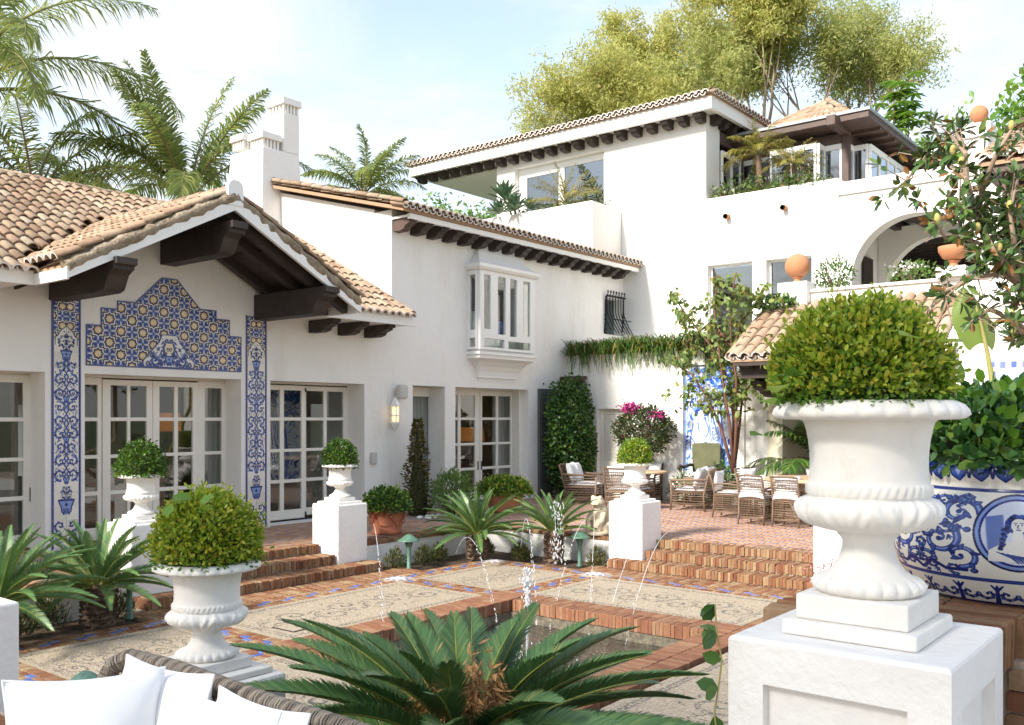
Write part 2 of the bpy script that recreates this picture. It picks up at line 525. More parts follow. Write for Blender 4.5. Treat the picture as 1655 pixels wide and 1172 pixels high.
# ------------------------------------------------------------------ painted ceramics: prints computed here, pixel by pixel
WHT = (.87, .85, .81); B1 = (.09, .15, .44); B2 = (.20, .30, .60); B3 = (.48, .57, .78); INK = (.05, .08, .27); YEL = (.84, .66, .30); CRM = (.88, .82, .68)
class Canvas:
    def __init__(s, w, h, bgc=WHT):
        s.w, s.h = w, h
        s.a = np.ones((h, w, 3), np.float32) * np.array(bgc, np.float32)
    def disc(s, x, y, r, c, al=1.0):
        x0, x1 = max(0, int(x - r - 1)), min(s.w, int(x + r + 2))
        y0, y1 = max(0, int(y - r - 1)), min(s.h, int(y + r + 2))
        if x0 >= x1 or y0 >= y1: return
        yy, xx = np.mgrid[y0:y1, x0:x1]
        k = np.clip(r + .5 - np.hypot(xx - x, yy - y), 0, 1)[..., None] * al
        s.a[y0:y1, x0:x1] = s.a[y0:y1, x0:x1] * (1 - k) + np.array(c, np.float32) * k
    def stroke(s, pts, r, c, al=1.0):
        rs = r if isinstance(r, (list, tuple)) else None
        n = len(pts)
        for i in range(n - 1):
            (xa, ya), (xb, yb) = pts[i], pts[i + 1]
            ra = rs[i] if rs else r
            rb = rs[i + 1] if rs else r
            m = max(1, int(math.hypot(xb - xa, yb - ya) / max(.7, min(ra, rb) * .6)))
            for j in range(m):
                t = j / m
                s.disc(xa + (xb - xa) * t, ya + (yb - ya) * t, ra + (rb - ra) * t, c, al)
    def poly(s, pts, c, al=1.0):
        xs = [p[0] for p in pts]; ys = [p[1] for p in pts]
        x0, x1, y0, y1 = max(0, int(min(xs))), min(s.w, int(max(xs)) + 2), max(0, int(min(ys))), min(s.h, int(max(ys)) + 2)
        if x0 >= x1 or y0 >= y1: return
        yy, xx = np.mgrid[y0:y1, x0:x1]
        ins = np.zeros(xx.shape, bool)
        n = len(pts)
        for i in range(n):
            xa, ya = pts[i]; xb, yb = pts[(i + 1) % n]
            if ya == yb: continue
            cnd = ((ya > yy) != (yb > yy)) & (xx < (xb - xa) * (yy - ya) / (yb - ya) + xa)
            ins ^= cnd
        k = ins[..., None] * al
        s.a[y0:y1, x0:x1] = s.a[y0:y1, x0:x1] * (1 - k) + np.array(c, np.float32) * k
    def mirror(s):
        h = s.w // 2
        s.a[:, s.w - h:] = s.a[:, :h][:, ::-1]
    def image(s, name):
        im = bpy.data.images.new(name, s.w, s.h, alpha=False)
        px = np.ones((s.h, s.w, 4), np.float32)
        px[..., :3] = np.clip(s.a[::-1], 0, 1)
        im.pixels.foreach_set(px.ravel())
        im.update()
        im.pack()
        return im
def spiral(cx, cy, r0, turns, a0, sgn=1, n=34, grow=.12):
    return [(cx + (r0 * (1 - t / n) + r0 * grow * .3) * math.cos(a0 + sgn * turns * 2 * PI * t / n),
             cy + (r0 * (1 - t / n) + r0 * grow * .3) * math.sin(a0 + sgn * turns * 2 * PI * t / n)) for t in range(n + 1)]
def acanthus(cv, cx, cy, r, a0, sgn, turns=1.1):
    p = spiral(cx, cy, r, turns, a0, sgn)
    n = len(p)
    cv.stroke(p, [max(.9, r * .17 * (1 - i / n) + .8) + 1.1 for i in range(n)], INK)
    cv.stroke(p, [max(.7, r * .17 * (1 - i / n) + .5) for i in range(n)], B2)
    cv.stroke([(x - r * .03, y - r * .03) for x, y in p], [max(.4, r * .06 * (1 - i / n)) for i in range(n)], B3)
    for i in range(3, n - 8, 5):                      # leaf lobes on the outside of the scroll
        x, y = p[i]
        dx, dy = x - cx, y - cy
        l = math.hypot(dx, dy) + 1e-6
        q = (x + dx / l * r * .33 + dy / l * sgn * r * .16, y + dy / l * r * .33 - dx / l * sgn * r * .16)
        cv.stroke([(x, y), q], [r * .15 + 1, r * .05 + .9], INK)
        cv.stroke([(x, y), q], [r * .13, r * .04 + .2], B2 if i % 2 else B1)
    cv.disc(p[-1][0], p[-1][1], r * .15, B1)
def vase(cv, cx, cy, s):
    pr = [(.28, 0), (.5, .06), (.46, .2), (.34, .5), (.3, .8), (.16, .92), (.22, 1)]
    cv.poly([(cx - a * s, cy + b * s) for a, b in pr] + [(cx + a * s, cy + b * s) for a, b in reversed(pr)], B3)
    for sg in (-1, 1):
        cv.stroke([(cx + sg * a * s, cy + b * s) for a, b in pr], s * .035 + .8, B1)
    for k in range(-2, 3):
        cv.stroke([(cx + k * s * .09, cy + s * .62), (cx + k * s * .07, cy + s * .9)], s * .02 + .5, B1)
    cv.stroke([(cx - s * .5, cy + s * .06), (cx + s * .5, cy + s * .06)], s * .05 + .5, B1)
    cv.disc(cx, cy + s * .35, s * .1, B1); 
def star_px(n=96):
    """one square module: eight-pointed yellow star in the corner and in the centre, interlaced blue bands between"""
    y, x = np.mgrid[0:n, 0:n]
    x = (x + .5) / n; y = (y + .5) / n
    def folded(ox, oy):
        return np.abs((x - ox + .5) % 1 - .5), np.abs((y - oy + .5) % 1 - .5)
    a = np.ones((n, n, 3), np.float32) * np.array(CRM)
    u, v = folded(.5, .5)
    def paint(mask, c):
        a[mask] = c
    for ox, oy in ((0, 0), (.5, .5)):
        u, v = folded(ox, oy)
        sq = np.maximum(u, v); di = (u + v) / math.sqrt(2)
        st = np.minimum(sq, di)                                   # eight-pointed star
        paint((st > .155) & (st < .20), B1)
        paint((st >= .20) & (st < .235), WHT)
        paint((st >= .235) & (st < .28), INK)
    u0, v0 = folded(.5, 0); u1, v1 = folded(0, .5)
    for u, v in ((u0, v0), (u1, v1)):
        di = np.abs(u - v); cr = np.minimum(u, v); rad = np.hypot(u, v)
        paint((rad < .25) & (np.maximum(u, v) < .25), B2)
        paint((rad < .25) & (cr < .028), WHT)
        paint((rad < .24) & (di < .03), INK)
        paint((rad < .09), B3); paint(rad < .05, INK)
    for ox, oy in ((0, 0), (.5, .5)):
        u, v = folded(ox, oy)
        st = np.minimum(np.maximum(u, v), (u + v) / math.sqrt(2))
        paint(st < .155, INK)
        paint(st < .128, YEL); paint(st < .098, CRM)
        paint((st >= .19) & (st < .225), WHT)
    return a
def star_canvas(w, h, mod):
    m = star_px()
    cv = Canvas(w, h)
    yy, xx = np.mgrid[0:h, 0:w]
    cv.a[:] = m[((yy % mod) * 96 / mod).astype(int), ((xx % mod) * 96 / mod).astype(int)]
    return cv
def pilaster_canvas():
    W, Hh = 168, 1560
    cv = Canvas(W, Hh)
    c = W / 2
    st = star_canvas(W, 270, 120)
    cv.a[:270] = st.a
    cv.poly([(14, 300), (14, 250), (30, 238), (40, 215), (60, 196), (84, 176), (108, 196), (128, 215), (138, 238), (154, 250), (154, 300)], INK)
    cv.poly([(18, 310), (18, 252), (34, 242), (44, 219), (62, 201), (84, 182), (106, 201), (124, 219), (134, 242), (150, 252), (150, 310)], WHT)
    for i in range(90):                                           # bouquet at the top
        a = R.uniform(0, 2 * PI); r = R.uniform(0, 1) ** .6
        x, y = c + 52 * r * math.cos(a), 275 + 62 * r * math.sin(a)
        cv.disc(x, y, R.uniform(3, 8), INK); cv.disc(x - 1, y - 1, R.uniform(2, 6), R.choice((B1, B2, B3, B2, WHT)))
    vase(cv, c, 330, 70)
    y = 430
    k = 0
    while y < 1180:
        sg = 1 if k % 2 else -1
        r = 30 + 3 * (k % 3)
        acanthus(cv, c - 38, y, r, -PI / 2 * sg, -sg if k % 3 else sg, 1.25)
        cv.stroke([(c, y - 40), (c - 12, y - 20), (c - 5, y), (c - 14, y + 22), (c, y + 44)], [3, 5, 4, 5, 3], INK)
        cv.stroke([(c, y - 40), (c - 11, y - 20), (c - 4, y), (c - 12, y + 22), (c, y + 44)], [2, 3.5, 3, 3.5, 2], B2)
        for q in range(16):
            x1, y1 = R.uniform(12, 74), y + R.uniform(-44, 44)
            a = R.uniform(0, 6.28)
            cv.stroke([(x1, y1), (x1 + 9 * math.cos(a), y1 + 9 * math.sin(a))], [3.2, 1], R.choice((B1, B2, B3)))
        if k % 3 == 2:
            vase(cv, c, y + 18, 42)
        y += 84
        k += 1
    for i in range(60):
        a = R.uniform(0, 2 * PI); r = R.uniform(0, 1) ** .6
        x, y = c + 44 * r * math.cos(a), 1215 + 40 * r * math.sin(a)
        cv.disc(x, y, R.uniform(3, 7), INK); cv.disc(x - 1, y - 1, R.uniform(2, 5), R.choice((B1, B2, B3, WHT)))
    vase(cv, c, 1255, 96)
    acanthus(cv, c - 40, 1420, 34, PI / 2, 1, 1.2)
    acanthus(cv, c - 36, 1500, 32, -PI / 2, -1, 1.2)
    cv.mirror()
    cv.stroke([(3, 0), (3, Hh)], 4, B1); cv.stroke([(W - 4, 0), (W - 4, Hh)], 4, B1)
    return cv
def crest_canvas():
    W, Hh = 256, 150
    cv = Canvas(W, Hh, WHT)
    for q in range(130):
        x1, y1, a = R.uniform(4, 128), R.uniform(20, 150), R.uniform(0, 6.28)
        cv.stroke([(x1, y1), (x1 + 10 * math.cos(a), y1 + 10 * math.sin(a))], [2.6, .8], R.choice((B1, B2, B3)))
    for x, y, r, a, sg in ((104, 84, 15, PI, 1), (44, 98, 12, 0, -1), (60, 118, 26, 0, 1), (98, 104, 24, PI, -1), (112, 62, 20, 0, -1), (28, 134, 16, 0, 1), (86, 136, 16, PI / 2, 1), (118, 28, 12, 0, 1)):
        acanthus(cv, x, y, r, a, sg, 1.3)
    cv.mirror()
    cv.poly([(112, 40), (144, 40), (150, 74), (128, 92), (106, 74)], CRM)
    for sg in (-1, 1): cv.stroke(spiral(128 + sg * 9, 66, 9, 1.2, PI / 2, sg), 1.6, INK)
    vase(cv, 128, 96, 46)
    return cv
def scene_canvas():
    """blue and white picture panel: a seated figure resting among trees, drapery and water, loosely brushed"""
    W, Hh = 360, 700
    cv = Canvas(W, Hh, (.80, .83, .88))
    BB = [(.16, .33, .72), (.25, .45, .80), (.45, .62, .88), (.70, .79, .92), (.88, .90, .93), (.10, .22, .58)]
    for i in range(420):
        x, y = R.uniform(0, W), R.uniform(0, Hh)
        a = math.sin(x * .02 + y * .011) * 2 + R.uniform(-.4, .4)
        l = R.uniform(14, 60)
        cv.stroke([(x, y), (x + l * .5 * math.cos(a), y + l * .5 * math.sin(a)), (x + l * math.cos(a + .5), y + l * math.sin(a + .5))], [R.uniform(1, 5), R.uniform(2, 8), 1],
                  R.choice(BB if y < 300 else BB[1:]), .75)
    for i in range(260):                                            # foliage at the top
        x, y = R.gauss(240, 80), R.uniform(0, 190)
        cv.disc(x, y, R.uniform(4, 12), R.choice(BB[:3]), .8)
    dr = (.90, .91, .92)
    cv.poly([(90, 200), (150, 130), (215, 150), (250, 240), (255, 420), (240, 640), (180, 690), (150, 560), (160, 420), (110, 330)], dr, .9)   # hanging drapery
    for k in range(16):
        x = 110 + k * 9
        cv.stroke([(x, 170 + 6 * abs(8 - k)), (x + 14 * math.sin(k), 330), (x + 24, 470), (x + 10 + 12 * math.sin(k * 2), 640)], [1, 3.4, 3, 1], R.choice(BB[:3]), .85)
    sk = (.91, .91, .91)
    o = BB[5]
    cv.poly([(40, 470), (60, 380), (95, 340), (140, 350), (165, 420), (190, 520), (215, 640), (150, 560), (90, 560), (45, 540)], sk)
    cv.disc(118, 318, 31, sk)
    for i in range(70):
        a = R.uniform(PI * .9, PI * 2.2)
        cv.disc(118 + 31 * math.cos(a) + R.uniform(-6, 6), 312 + 30 * math.sin(a) + R.uniform(-6, 6), R.uniform(3, 7), R.choice((o, BB[0], BB[1])))
    for l in ([(60, 380), (44, 470), (92, 540), (160, 520)], [(140, 352), (170, 420), (150, 470), (100, 430), (92, 372)], [(92, 540), (150, 500), (214, 640)], [(150, 560), (190, 660), (250, 690)], [(40, 470), (40, 545), (110, 600)]):
        cv.stroke(l, 2.4, o)
        cv.stroke([(x + 6, y + 3) for x, y in l], 3, BB[2], .6)
    for a, b in ((107, 316), (129, 318)):
        cv.disc(a, b, 2.6, o)
    cv.stroke([(118, 320), (116, 328), (120, 329)], 1.2, o); cv.stroke([(110, 337), (124, 337)], 1.3, o)
    for i in range(46):
        cv.disc(R.gauss(205, 12), R.uniform(380, 560), R.uniform(4, 8), R.choice((dr, BB[4])), .95); cv.disc(R.gauss(205, 13), R.uniform(380, 560), 2.6, o, .8)
    for i in range(240):
        x, y = R.uniform(200, 350), R.uniform(560, 700)
        cv.stroke([(x, y), (x + R.uniform(-24, 24), y - R.uniform(6, 30))], [3, 1], R.choice(BB[:4]), .8)
    cv.a += NR.normal(0, .015, cv.a.shape).astype(np.float32)
    for x in (5, W - 6):                                            # narrow patterned border
        for y in range(0, Hh, 10):
            cv.disc(x, y, 6, BB[2]); cv.disc(x, y + 5, 3, WHT); cv.disc(x, y, 2.4, o)
    return cv
def pot_canvas():
    W, Hh = 1600, 440
    cv = Canvas(W, Hh, (.88, .86, .82))
    for i in range(0, W, 50):                                       # pointed leaves below the rim
        cv.poly([(i, 0), (i + 50, 0), (i + 40, 34), (i + 25, 52), (i + 10, 34)], B2)
        cv.poly([(i + 12, 0), (i + 38, 0), (i + 25, 36)], B3)
        cv.stroke([(i, 2), (i + 10, 34), (i + 25, 52), (i + 40, 34), (i + 50, 2)], 2, B1)
        cv.stroke([(i - 8, 0), (i, 40), (i + 8, 0)], 3, B1)
    cv.stroke([(0, 80), (W, 80)], 5, B1)
    P = 400
    for k in range(W // P + 1):
        x0 = k * P
        if k % 2 == 0:
            cx, cy = x0, 200                                        # oval medallion with a bust
            for rr, cc in ((104, INK), (98, B3), (90, B1), (84, (.78, .80, .86))):
                cv.poly([(cx + rr * .78 * math.cos(a * .1257), cy + rr * 1.08 * math.sin(a * .1257)) for a in range(50)], cc)
            for q in range(34):
                cv.stroke([(cx - 58 + .25 * q, cy - 40 + q * 3.2), (cx - 26 + .2 * q, cy - 48 + q * 3.2)], 2.2, B2, .28)
            cv.poly([(cx + 1 + 24 * math.cos(a * .25), cy - 23 + 27 * math.sin(a * .25)) for a in range(25)], B1)
            sk = (.87, .85, .82)
            cv.poly([(cx - 52, cy + 84), (cx - 50, cy + 52), (cx - 30, cy + 34), (cx - 8, cy + 24), (cx + 10, cy + 24), (cx + 34, cy + 38), (cx + 48, cy + 60), (cx + 44, cy + 84)], sk)
            cv.poly([(cx - 8, cy - 4), (cx + 8, cy - 4), (cx + 11, cy + 28), (cx - 10, cy + 28)], sk)
            for q in range(60):                                     # hair: loose curls round the head and down one shoulder
                a = R.uniform(PI * .80, PI * 2.15)
                cv.disc(cx + 2 + 18 * math.cos(a) + R.uniform(-3, 3), cy - 24 + 22 * math.sin(a) + R.uniform(-3, 3), R.uniform(3, 6), R.choice((INK, B1, B1, B2)))
            for q in range(26):
                cv.disc(cx - 20 - q * .35 + R.uniform(-4, 4), cy - 16 + q * 2.6, R.uniform(2.5, 5), R.choice((INK, B1, B2)))
            cv.poly([(cx + 2 + 14 * math.cos(a * .25), cy - 20 + 20 * math.sin(a * .25)) for a in range(25)], sk)
            for q in range(8):
                cv.stroke([(cx - 36 + q * 9, cy + 56 + 2 * q), (cx - 10 + q * 6, cy + 70), (cx + 2 + q * 5, cy + 86)], [1, 2.4, 1], B2 if q % 2 else B1, .8)
            cv.stroke([(cx + 14, cy - 10), (cx + 12, cy + 6), (cx + 14, cy + 28)], 2.4, B2, .6)
            for sx in (-4, 7):
                cv.disc(cx + sx, cy - 22, 1.5, INK); cv.stroke([(cx + sx - 3, cy - 27), (cx + sx + 3, cy - 27)], .8, B1)
            cv.stroke([(cx + 1, cy - 22), (cx - 1, cy - 14), (cx + 2, cy - 13)], .8, B1); cv.stroke([(cx - 2, cy - 8), (cx + 5, cy - 8)], 1.1, B1)
        for sg in (-1, 1):
            bx = x0 + P / 2 - sg * P / 2
            for dx, dy, r, a, tn, d in ((112, 150, 42, PI, 1.4, 1), (150, 232, 46, -PI / 2, 1.5, -1), (104, 276, 34, PI / 2, 1.3, 1), (182, 140, 34, 0, 1.3, -1), (188, 296, 26, PI, 1.2, 1), (98, 112, 18, 0, 1.1, -1)):
                acanthus(cv, bx + sg * dx, dy, r, a if sg > 0 else PI - a, d * sg, tn)
            for q in range(7):
                acanthus(cv, bx + sg * (104 + 16 * q), (118, 318, 196, 120, 312, 210, 250)[q], 17, q * 1.3, 1 if q % 2 else -1, 1.2)
            for dx, dy in ((92, 200), (140, 180), (128, 110), (142, 108), (200, 200), (164, 190), (80, 320)):
                cv.disc(bx + sg * dx, dy, 8, INK); cv.disc(bx + sg * dx - 1, dy - 1, 6, B2)
            cv.stroke([(bx + sg * 96, 320), (bx + sg * 140, 322), (bx + sg * 170, 300), (bx + sg * 200, 330)], 5, B1)
    for q in range(260):                                            # small leaves filling the ground
        x, y, a = R.uniform(0, W), R.uniform(96, 335), R.uniform(0, 6.28)
        if min(abs(x - k * 800) for k in (0, 1, 2)) < 90: continue
        if cv.a[int(y), int(x), 0] < .8: continue
        for d in (-.5, .2, .9):
            cv.stroke([(x, y), (x + 13 * math.cos(a + d), y + 13 * math.sin(a + d))], [3.4, 1], R.choice((B1, B2, B2)))
    cv.stroke([(0, 346), (W, 346)], 6, B1); cv.stroke([(0, 346), (W, 346)], 2, B2)
    for i in range(0, W, 80):
        for sg in (-1, 1):
            acanthus(cv, i + 40 + sg * 20, 394, 19, PI / 2 - sg * PI / 2, sg, 1.0)
        cv.stroke([(i + 40, 424), (i + 40, 366)], [6, 3], B1)
        for q in (-1, 0, 1):
            cv.stroke([(i + 40, 380), (i + 40 + q * 12, 362)], [4, 2], B1)
    cv.stroke([(0, 431), (W, 431)], 8, B1)
    cv.a += NR.normal(0, .012, cv.a.shape).astype(np.float32)
    return cv
def mosaic_canvas():
    """scrolls and borders laid in dark pebbles on a pale pebble ground"""
    W, Hh = 760, 400
    cv = Canvas(W, Hh, (1, 1, 1))
    def peb(pts, gap=4.6, r=2.6, skip=.16):
        for (xa, ya), (xb, yb) in zip(pts[:-1], pts[1:]):
            n = max(1, int(math.hypot(xb - xa, yb - ya) / gap))
            for j in range(n):
                if R.random() < skip: continue
                t = j / n
                cv.disc(xa + (xb - xa) * t + R.gauss(0, .9), ya + (yb - ya) * t + R.gauss(0, .9), r * R.uniform(.7, 1.15), (0, 0, 0), R.uniform(.55, 1))
    for m_ in (26, 38):
        peb([(m_, m_), (W - m_, m_), (W - m_, Hh - m_), (m_, Hh - m_), (m_, m_)])
    for i in range(30, W - 30, 14): peb([(i, 26), (i + 6, 38)], 4); peb([(i, Hh - 26), (i + 6, Hh - 38)], 4)
    for k in range(7):
        cx, cy, sg = 100 + k * 93, Hh / 2 + (-1) ** k * 34, 1 if k % 2 else -1
        for rr in (58, 49): peb(spiral(cx, cy, rr, 1.5, PI * .5 * sg, sg, 60), 4.0, 3.0, .1)
        for q in range(6):
            a = q * 1.05 + k
            x, y = cx + 64 * math.cos(a), cy + 64 * math.sin(a)
            peb([(x, y), (x + 17 * math.cos(a + .7), y + 17 * math.sin(a + .7)), (x + 26 * math.cos(a + 1.4), y + 26 * math.sin(a + 1.4))], 3.6, 2.4, .1)
        peb([(cx - 46, cy + sg * 60), (cx, cy + sg * 84), (cx + 46, cy + sg * 60)], 4, 2.2)
    for k in range(900):
        cv.disc(R.uniform(0, W), R.uniform(0, Hh), R.uniform(.8, 1.9), (0, 0, 0), R.uniform(.1, .4))
    return cv
def imgmat(name, image, rough=.3, wrap='REPEAT', bumpy=0):
    m, N, L = nodes(name)
    t = N('ShaderNodeTexImage', image=image, extension=wrap)
    u = N('ShaderNodeUVMap')
    L(u.outputs[0], t.inputs[0])
    rv, g = rnd_node(N, L)
    mr = N('ShaderNodeMapRange'); mr.inputs[3].default_value = .86; mr.inputs[4].default_value = 1.04
    L(rv, mr.inputs[0])
    hs = N('ShaderNodeHueSaturation')
    L(t.outputs[0], hs.inputs['Color']); L(mr.outputs[0], hs.inputs['Value'])
    b = N('ShaderNodeBsdfPrincipled')
    b.inputs['Roughness'].default_value = rough
    L(hs.outputs[0], b.inputs['Base Color'])
    o = N('ShaderNodeOutputMaterial'); L(b.outputs[0], o.inputs[0])
    return m
MT['az_star'] = imgmat('star_tile_glaze', star_canvas(96, 96, 96).image('star_print'))
MT['az_pil'] = imgmat('scroll_tile_glaze', pilaster_canvas().image('scroll_print'))
MT['az_crest'] = imgmat('crest_tile_glaze', crest_canvas().image('crest_print'))
MT['az_scene'] = imgmat('picture_tile_glaze', scene_canvas().image('picture_print'))
MT['pot_blue'] = imgmat('painted_pot_glaze', pot_canvas().image('pot_print'), rough=.2)
MT['glaze_edge'] = mat('glaze_edge', (.07, .09, .25), rough=.3)
def clip_poly(P, x0, x1, z0, z1):
    def cut(P, ax, val, keep_less):
        o = []
        for i in range(len(P)):
            a, b = P[i], P[(i + 1) % len(P)]
            ia = (a[ax] <= val) if keep_less else (a[ax] >= val)
            ib = (b[ax] <= val) if keep_less else (b[ax] >= val)
            if ia: o.append(a)
            if ia != ib:
                t = (val - a[ax]) / (b[ax] - a[ax])
                o.append((a[0] + t * (b[0] - a[0]), a[1] + t * (b[1] - a[1])))
        return o
    for ax, v, l in ((0, x1, True), (0, x0, False), (1, z1, True), (1, z0, False)):
        P = cut(P, ax, v, l)
        if len(P) < 3: return []
    return P
def area2(P):
    return abs(sum(P[i][0] * P[(i + 1) % len(P)][1] - P[(i + 1) % len(P)][0] * P[i][1] for i in range(len(P)))) / 2
def tile_field(parent, name, region, T, size, uvf, m, thick=.008, gap=.0015):
    """square glazed tiles over a (possibly stepped) region in wall coordinates, each its own object"""
    xs = [p[0] for p in region]; zs = [p[1] for p in region]
    sx, sz = size
    x = min(xs)
    while x < max(xs) - .004:
        z = min(zs)
        while z < max(zs) - .004:
            for P in convex_bits(region, x, x + sx, z, z + sz):
                if area2(P) < sx * sz * .06: continue
                cxm = sum(p[0] for p in P) / len(P); czm = sum(p[1] for p in P) / len(P)
                mb = MB()
                t = thick + R.uniform(0, .0018)
                Q = [(p[0] + (cxm - p[0]) * gap * 2 / sx, p[1] + (czm - p[1]) * gap * 2 / sz) for p in P]
                n = len(Q)
                mb.add([T(a, b, t) for a, b in Q], [tuple(range(n))], 0, False, [[uvf(a, b) for a, b in Q]])
                vs = [T(a, b, t) for a, b in Q] + [T(a, b, 0) for a, b in Q]
                mb.add(vs, [(i, i + n, (i + 1) % n + n, (i + 1) % n) for i in range(n)], 1)
                mb.build(name, [m, MT['glaze_edge']], parent, origin=T(cxm, czm, 0))
            z += sz
        x += sx
def convex_bits(region, x0, x1, z0, z1):
    P = clip_poly(list(region), x0, x1, z0, z1)
    return [P] if len(P) >= 3 else []
# ------------------------------------------------------------------ ground, court, pool, terraces
def pebble_material():
    m, N, L = nodes('pebble_mosaic')
    g = N('ShaderNodeNewGeometry')
    v = N('ShaderNodeTexVoronoi', feature='F1'); v.inputs['Scale'].default_value = 62
    L(g.outputs['Position'], v.inputs['Vector'])
    vc = N('ShaderNodeSeparateColor'); L(v.outputs['Color'], vc.inputs[0])
    base = ramp(N, [(0, (.33, .26, .18)), (.4, (.42, .345, .25)), (.8, (.48, .405, .305)), (1, (.36, .28, .19))])
    L(vc.outputs[0], base.inputs[0])
    um_ = N('ShaderNodeUVMap')
    ti = N('ShaderNodeTexImage', image=mosaic_canvas().image('mosaic_print'), extension='REPEAT'); L(um_.outputs[0], ti.inputs[0])
    iv = N('ShaderNodeMath', operation='SUBTRACT', use_clamp=True); iv.inputs[0].default_value = 1.0; L(ti.outputs[0], iv.inputs[1])
    lines = iv.outputs[0]
    k = N('ShaderNodeMath', operation='LESS_THAN'); k.inputs[1].default_value = .86; L(vc.outputs[1], k.inputs[0])
    q = N('ShaderNodeMath', operation='MULTIPLY'); L(lines, q.inputs[0]); L(k.outputs[0], q.inputs[1])
    mx = N('ShaderNodeMix', data_type='RGBA'); L(q.outputs[0], mx.inputs[0]); L(base.outputs[0], mx.inputs[6]); mx.inputs[7].default_value = (.12, .11, .095, 1)
    b = N('ShaderNodeBsdfPrincipled'); b.inputs['Roughness'].default_value = .7
    gap = N('ShaderNodeMapRange'); gap.inputs[1].default_value = .35; gap.inputs[2].default_value = .75; gap.inputs[3].default_value = 1; gap.inputs[4].default_value = .74
    L(v.outputs['Distance'], gap.inputs[0])
    hs = N('ShaderNodeHueSaturation'); L(mx.outputs[2], hs.inputs['Color']); L(gap.outputs[0], hs.inputs['Value'])
    L(hs.outputs[0], b.inputs['Base Color'])
    bp = N('ShaderNodeBump', invert=True); bp.inputs['Strength'].default_value = .8; bp.inputs['Distance'].default_value = .008
    L(v.outputs['Distance'], bp.inputs['Height']); L(bp.outputs[0], b.inputs['Normal'])
    o = N('ShaderNodeOutputMaterial'); L(b.outputs[0], o.inputs[0])
    return m
MT['pebble'] = pebble_material()
MT['grass'] = mat('garden_ground', (.05, .075, .025), (.09, .10, .045), ns=.6, bump=.6, bs=12, rough=1)
def water_material():
    m, N, L = nodes('pool_water')
    g = N('ShaderNodeNewGeometry')
    n = N('ShaderNodeTexNoise'); n.inputs['Scale'].default_value = 11; n.inputs['Detail'].default_value = 3; n.inputs['Distortion'].default_value = 1.2
    L(g.outputs['Position'], n.inputs[0])
    bp = N('ShaderNodeBump'); bp.inputs['Strength'].default_value = .55; bp.inputs['Distance'].default_value = .05
    L(n.outputs[0], bp.inputs['Height'])
    t = N('ShaderNodeBsdfTransparent'); t.inputs[0].default_value = (.62, .66, .58, 1)
    gl = N('ShaderNodeBsdfGlossy'); gl.inputs['Roughness'].default_value = .03
    L(bp.outputs[0], gl.inputs['Normal'])
    f = N('ShaderNodeFresnel'); f.inputs[0].default_value = 1.33; L(bp.outputs[0], f.inputs[1])
    mu = N('ShaderNodeMath', operation='MULTIPLY', use_clamp=True); mu.inputs[1].default_value = 2.0; L(f.outputs[0], mu.inputs[0])
    s = N('ShaderNodeMixShader'); L(mu.outputs[0], s.inputs[0]); L(t.outputs[0], s.inputs[1]); L(gl.outputs[0], s.inputs[2])
    o = N('ShaderNodeOutputMaterial'); L(s.outputs[0], o.inputs[0])
    return m
MT['water'] = water_material()
MT['splash'] = mat('falling_water', (.86, .88, .90), rough=.15, spec=.6, trans=.5)

g = MB(); g.add([(-900, -900, -.7), (900, -900, -.7), (900, 900, -.7), (-900, 900, -.7)], [(0, 1, 2, 3)])
prop(g.build('garden_ground', MT['grass']), kind='structure')

PX0, PX1, PY0, PY1 = 5.58, 8.08, 4.10, 6.52          # water edge of the pool
OX0, OX1, OY0, OY1 = 5.16, 8.50, 3.68, 6.94          # outer edge of its brick coping
def brick_mesh(name, a, b, c, mats, mi=0, seed=0, chip=.004):
    """rounded, slightly irregular brick, centred in x and y, top at z = 0"""
    r = random.Random(seed)
    e = min(a, b, c) * .12
    V, F = [], []
    def ring(i, z, j=0):
        x, y = a / 2 - i, b / 2 - i
        s = len(V)
        for sx, sy in ((-1, -1), (1, -1), (1, 1), (-1, 1)):
            V.append((sx * x + r.uniform(-chip, chip) * .6, sy * y + r.uniform(-chip, chip) * .6, z + r.uniform(-chip, chip) * .4))
        return s
    r0 = ring(0, -c); r1 = ring(0, -e); r2 = ring(e, 0)
    for p, q in ((r0, r1), (r1, r2)):
        for k in range(4):
            F.append((p + k, p + (k + 1) % 4, q + (k + 1) % 4, q + k))
    F.append((r2, r2 + 1, r2 + 2, r2 + 3))
    m = bpy.data.meshes.new(name)
    m.from_pydata(V, [], F)
    for mm in mats: m.materials.append(mm)
    m.polygons.foreach_set('material_index', [mi] * len(F))
    m.update()
    return m
def TR(x, y, z, rz=0, jit=0):
    return Matrix.Translation((x + R.uniform(-jit, jit), y + R.uniform(-jit, jit), z + R.uniform(-jit, jit) * .7)) @ Matrix.Rotation(rz + R.uniform(-jit, jit) * 2.5, 4, 'Z')

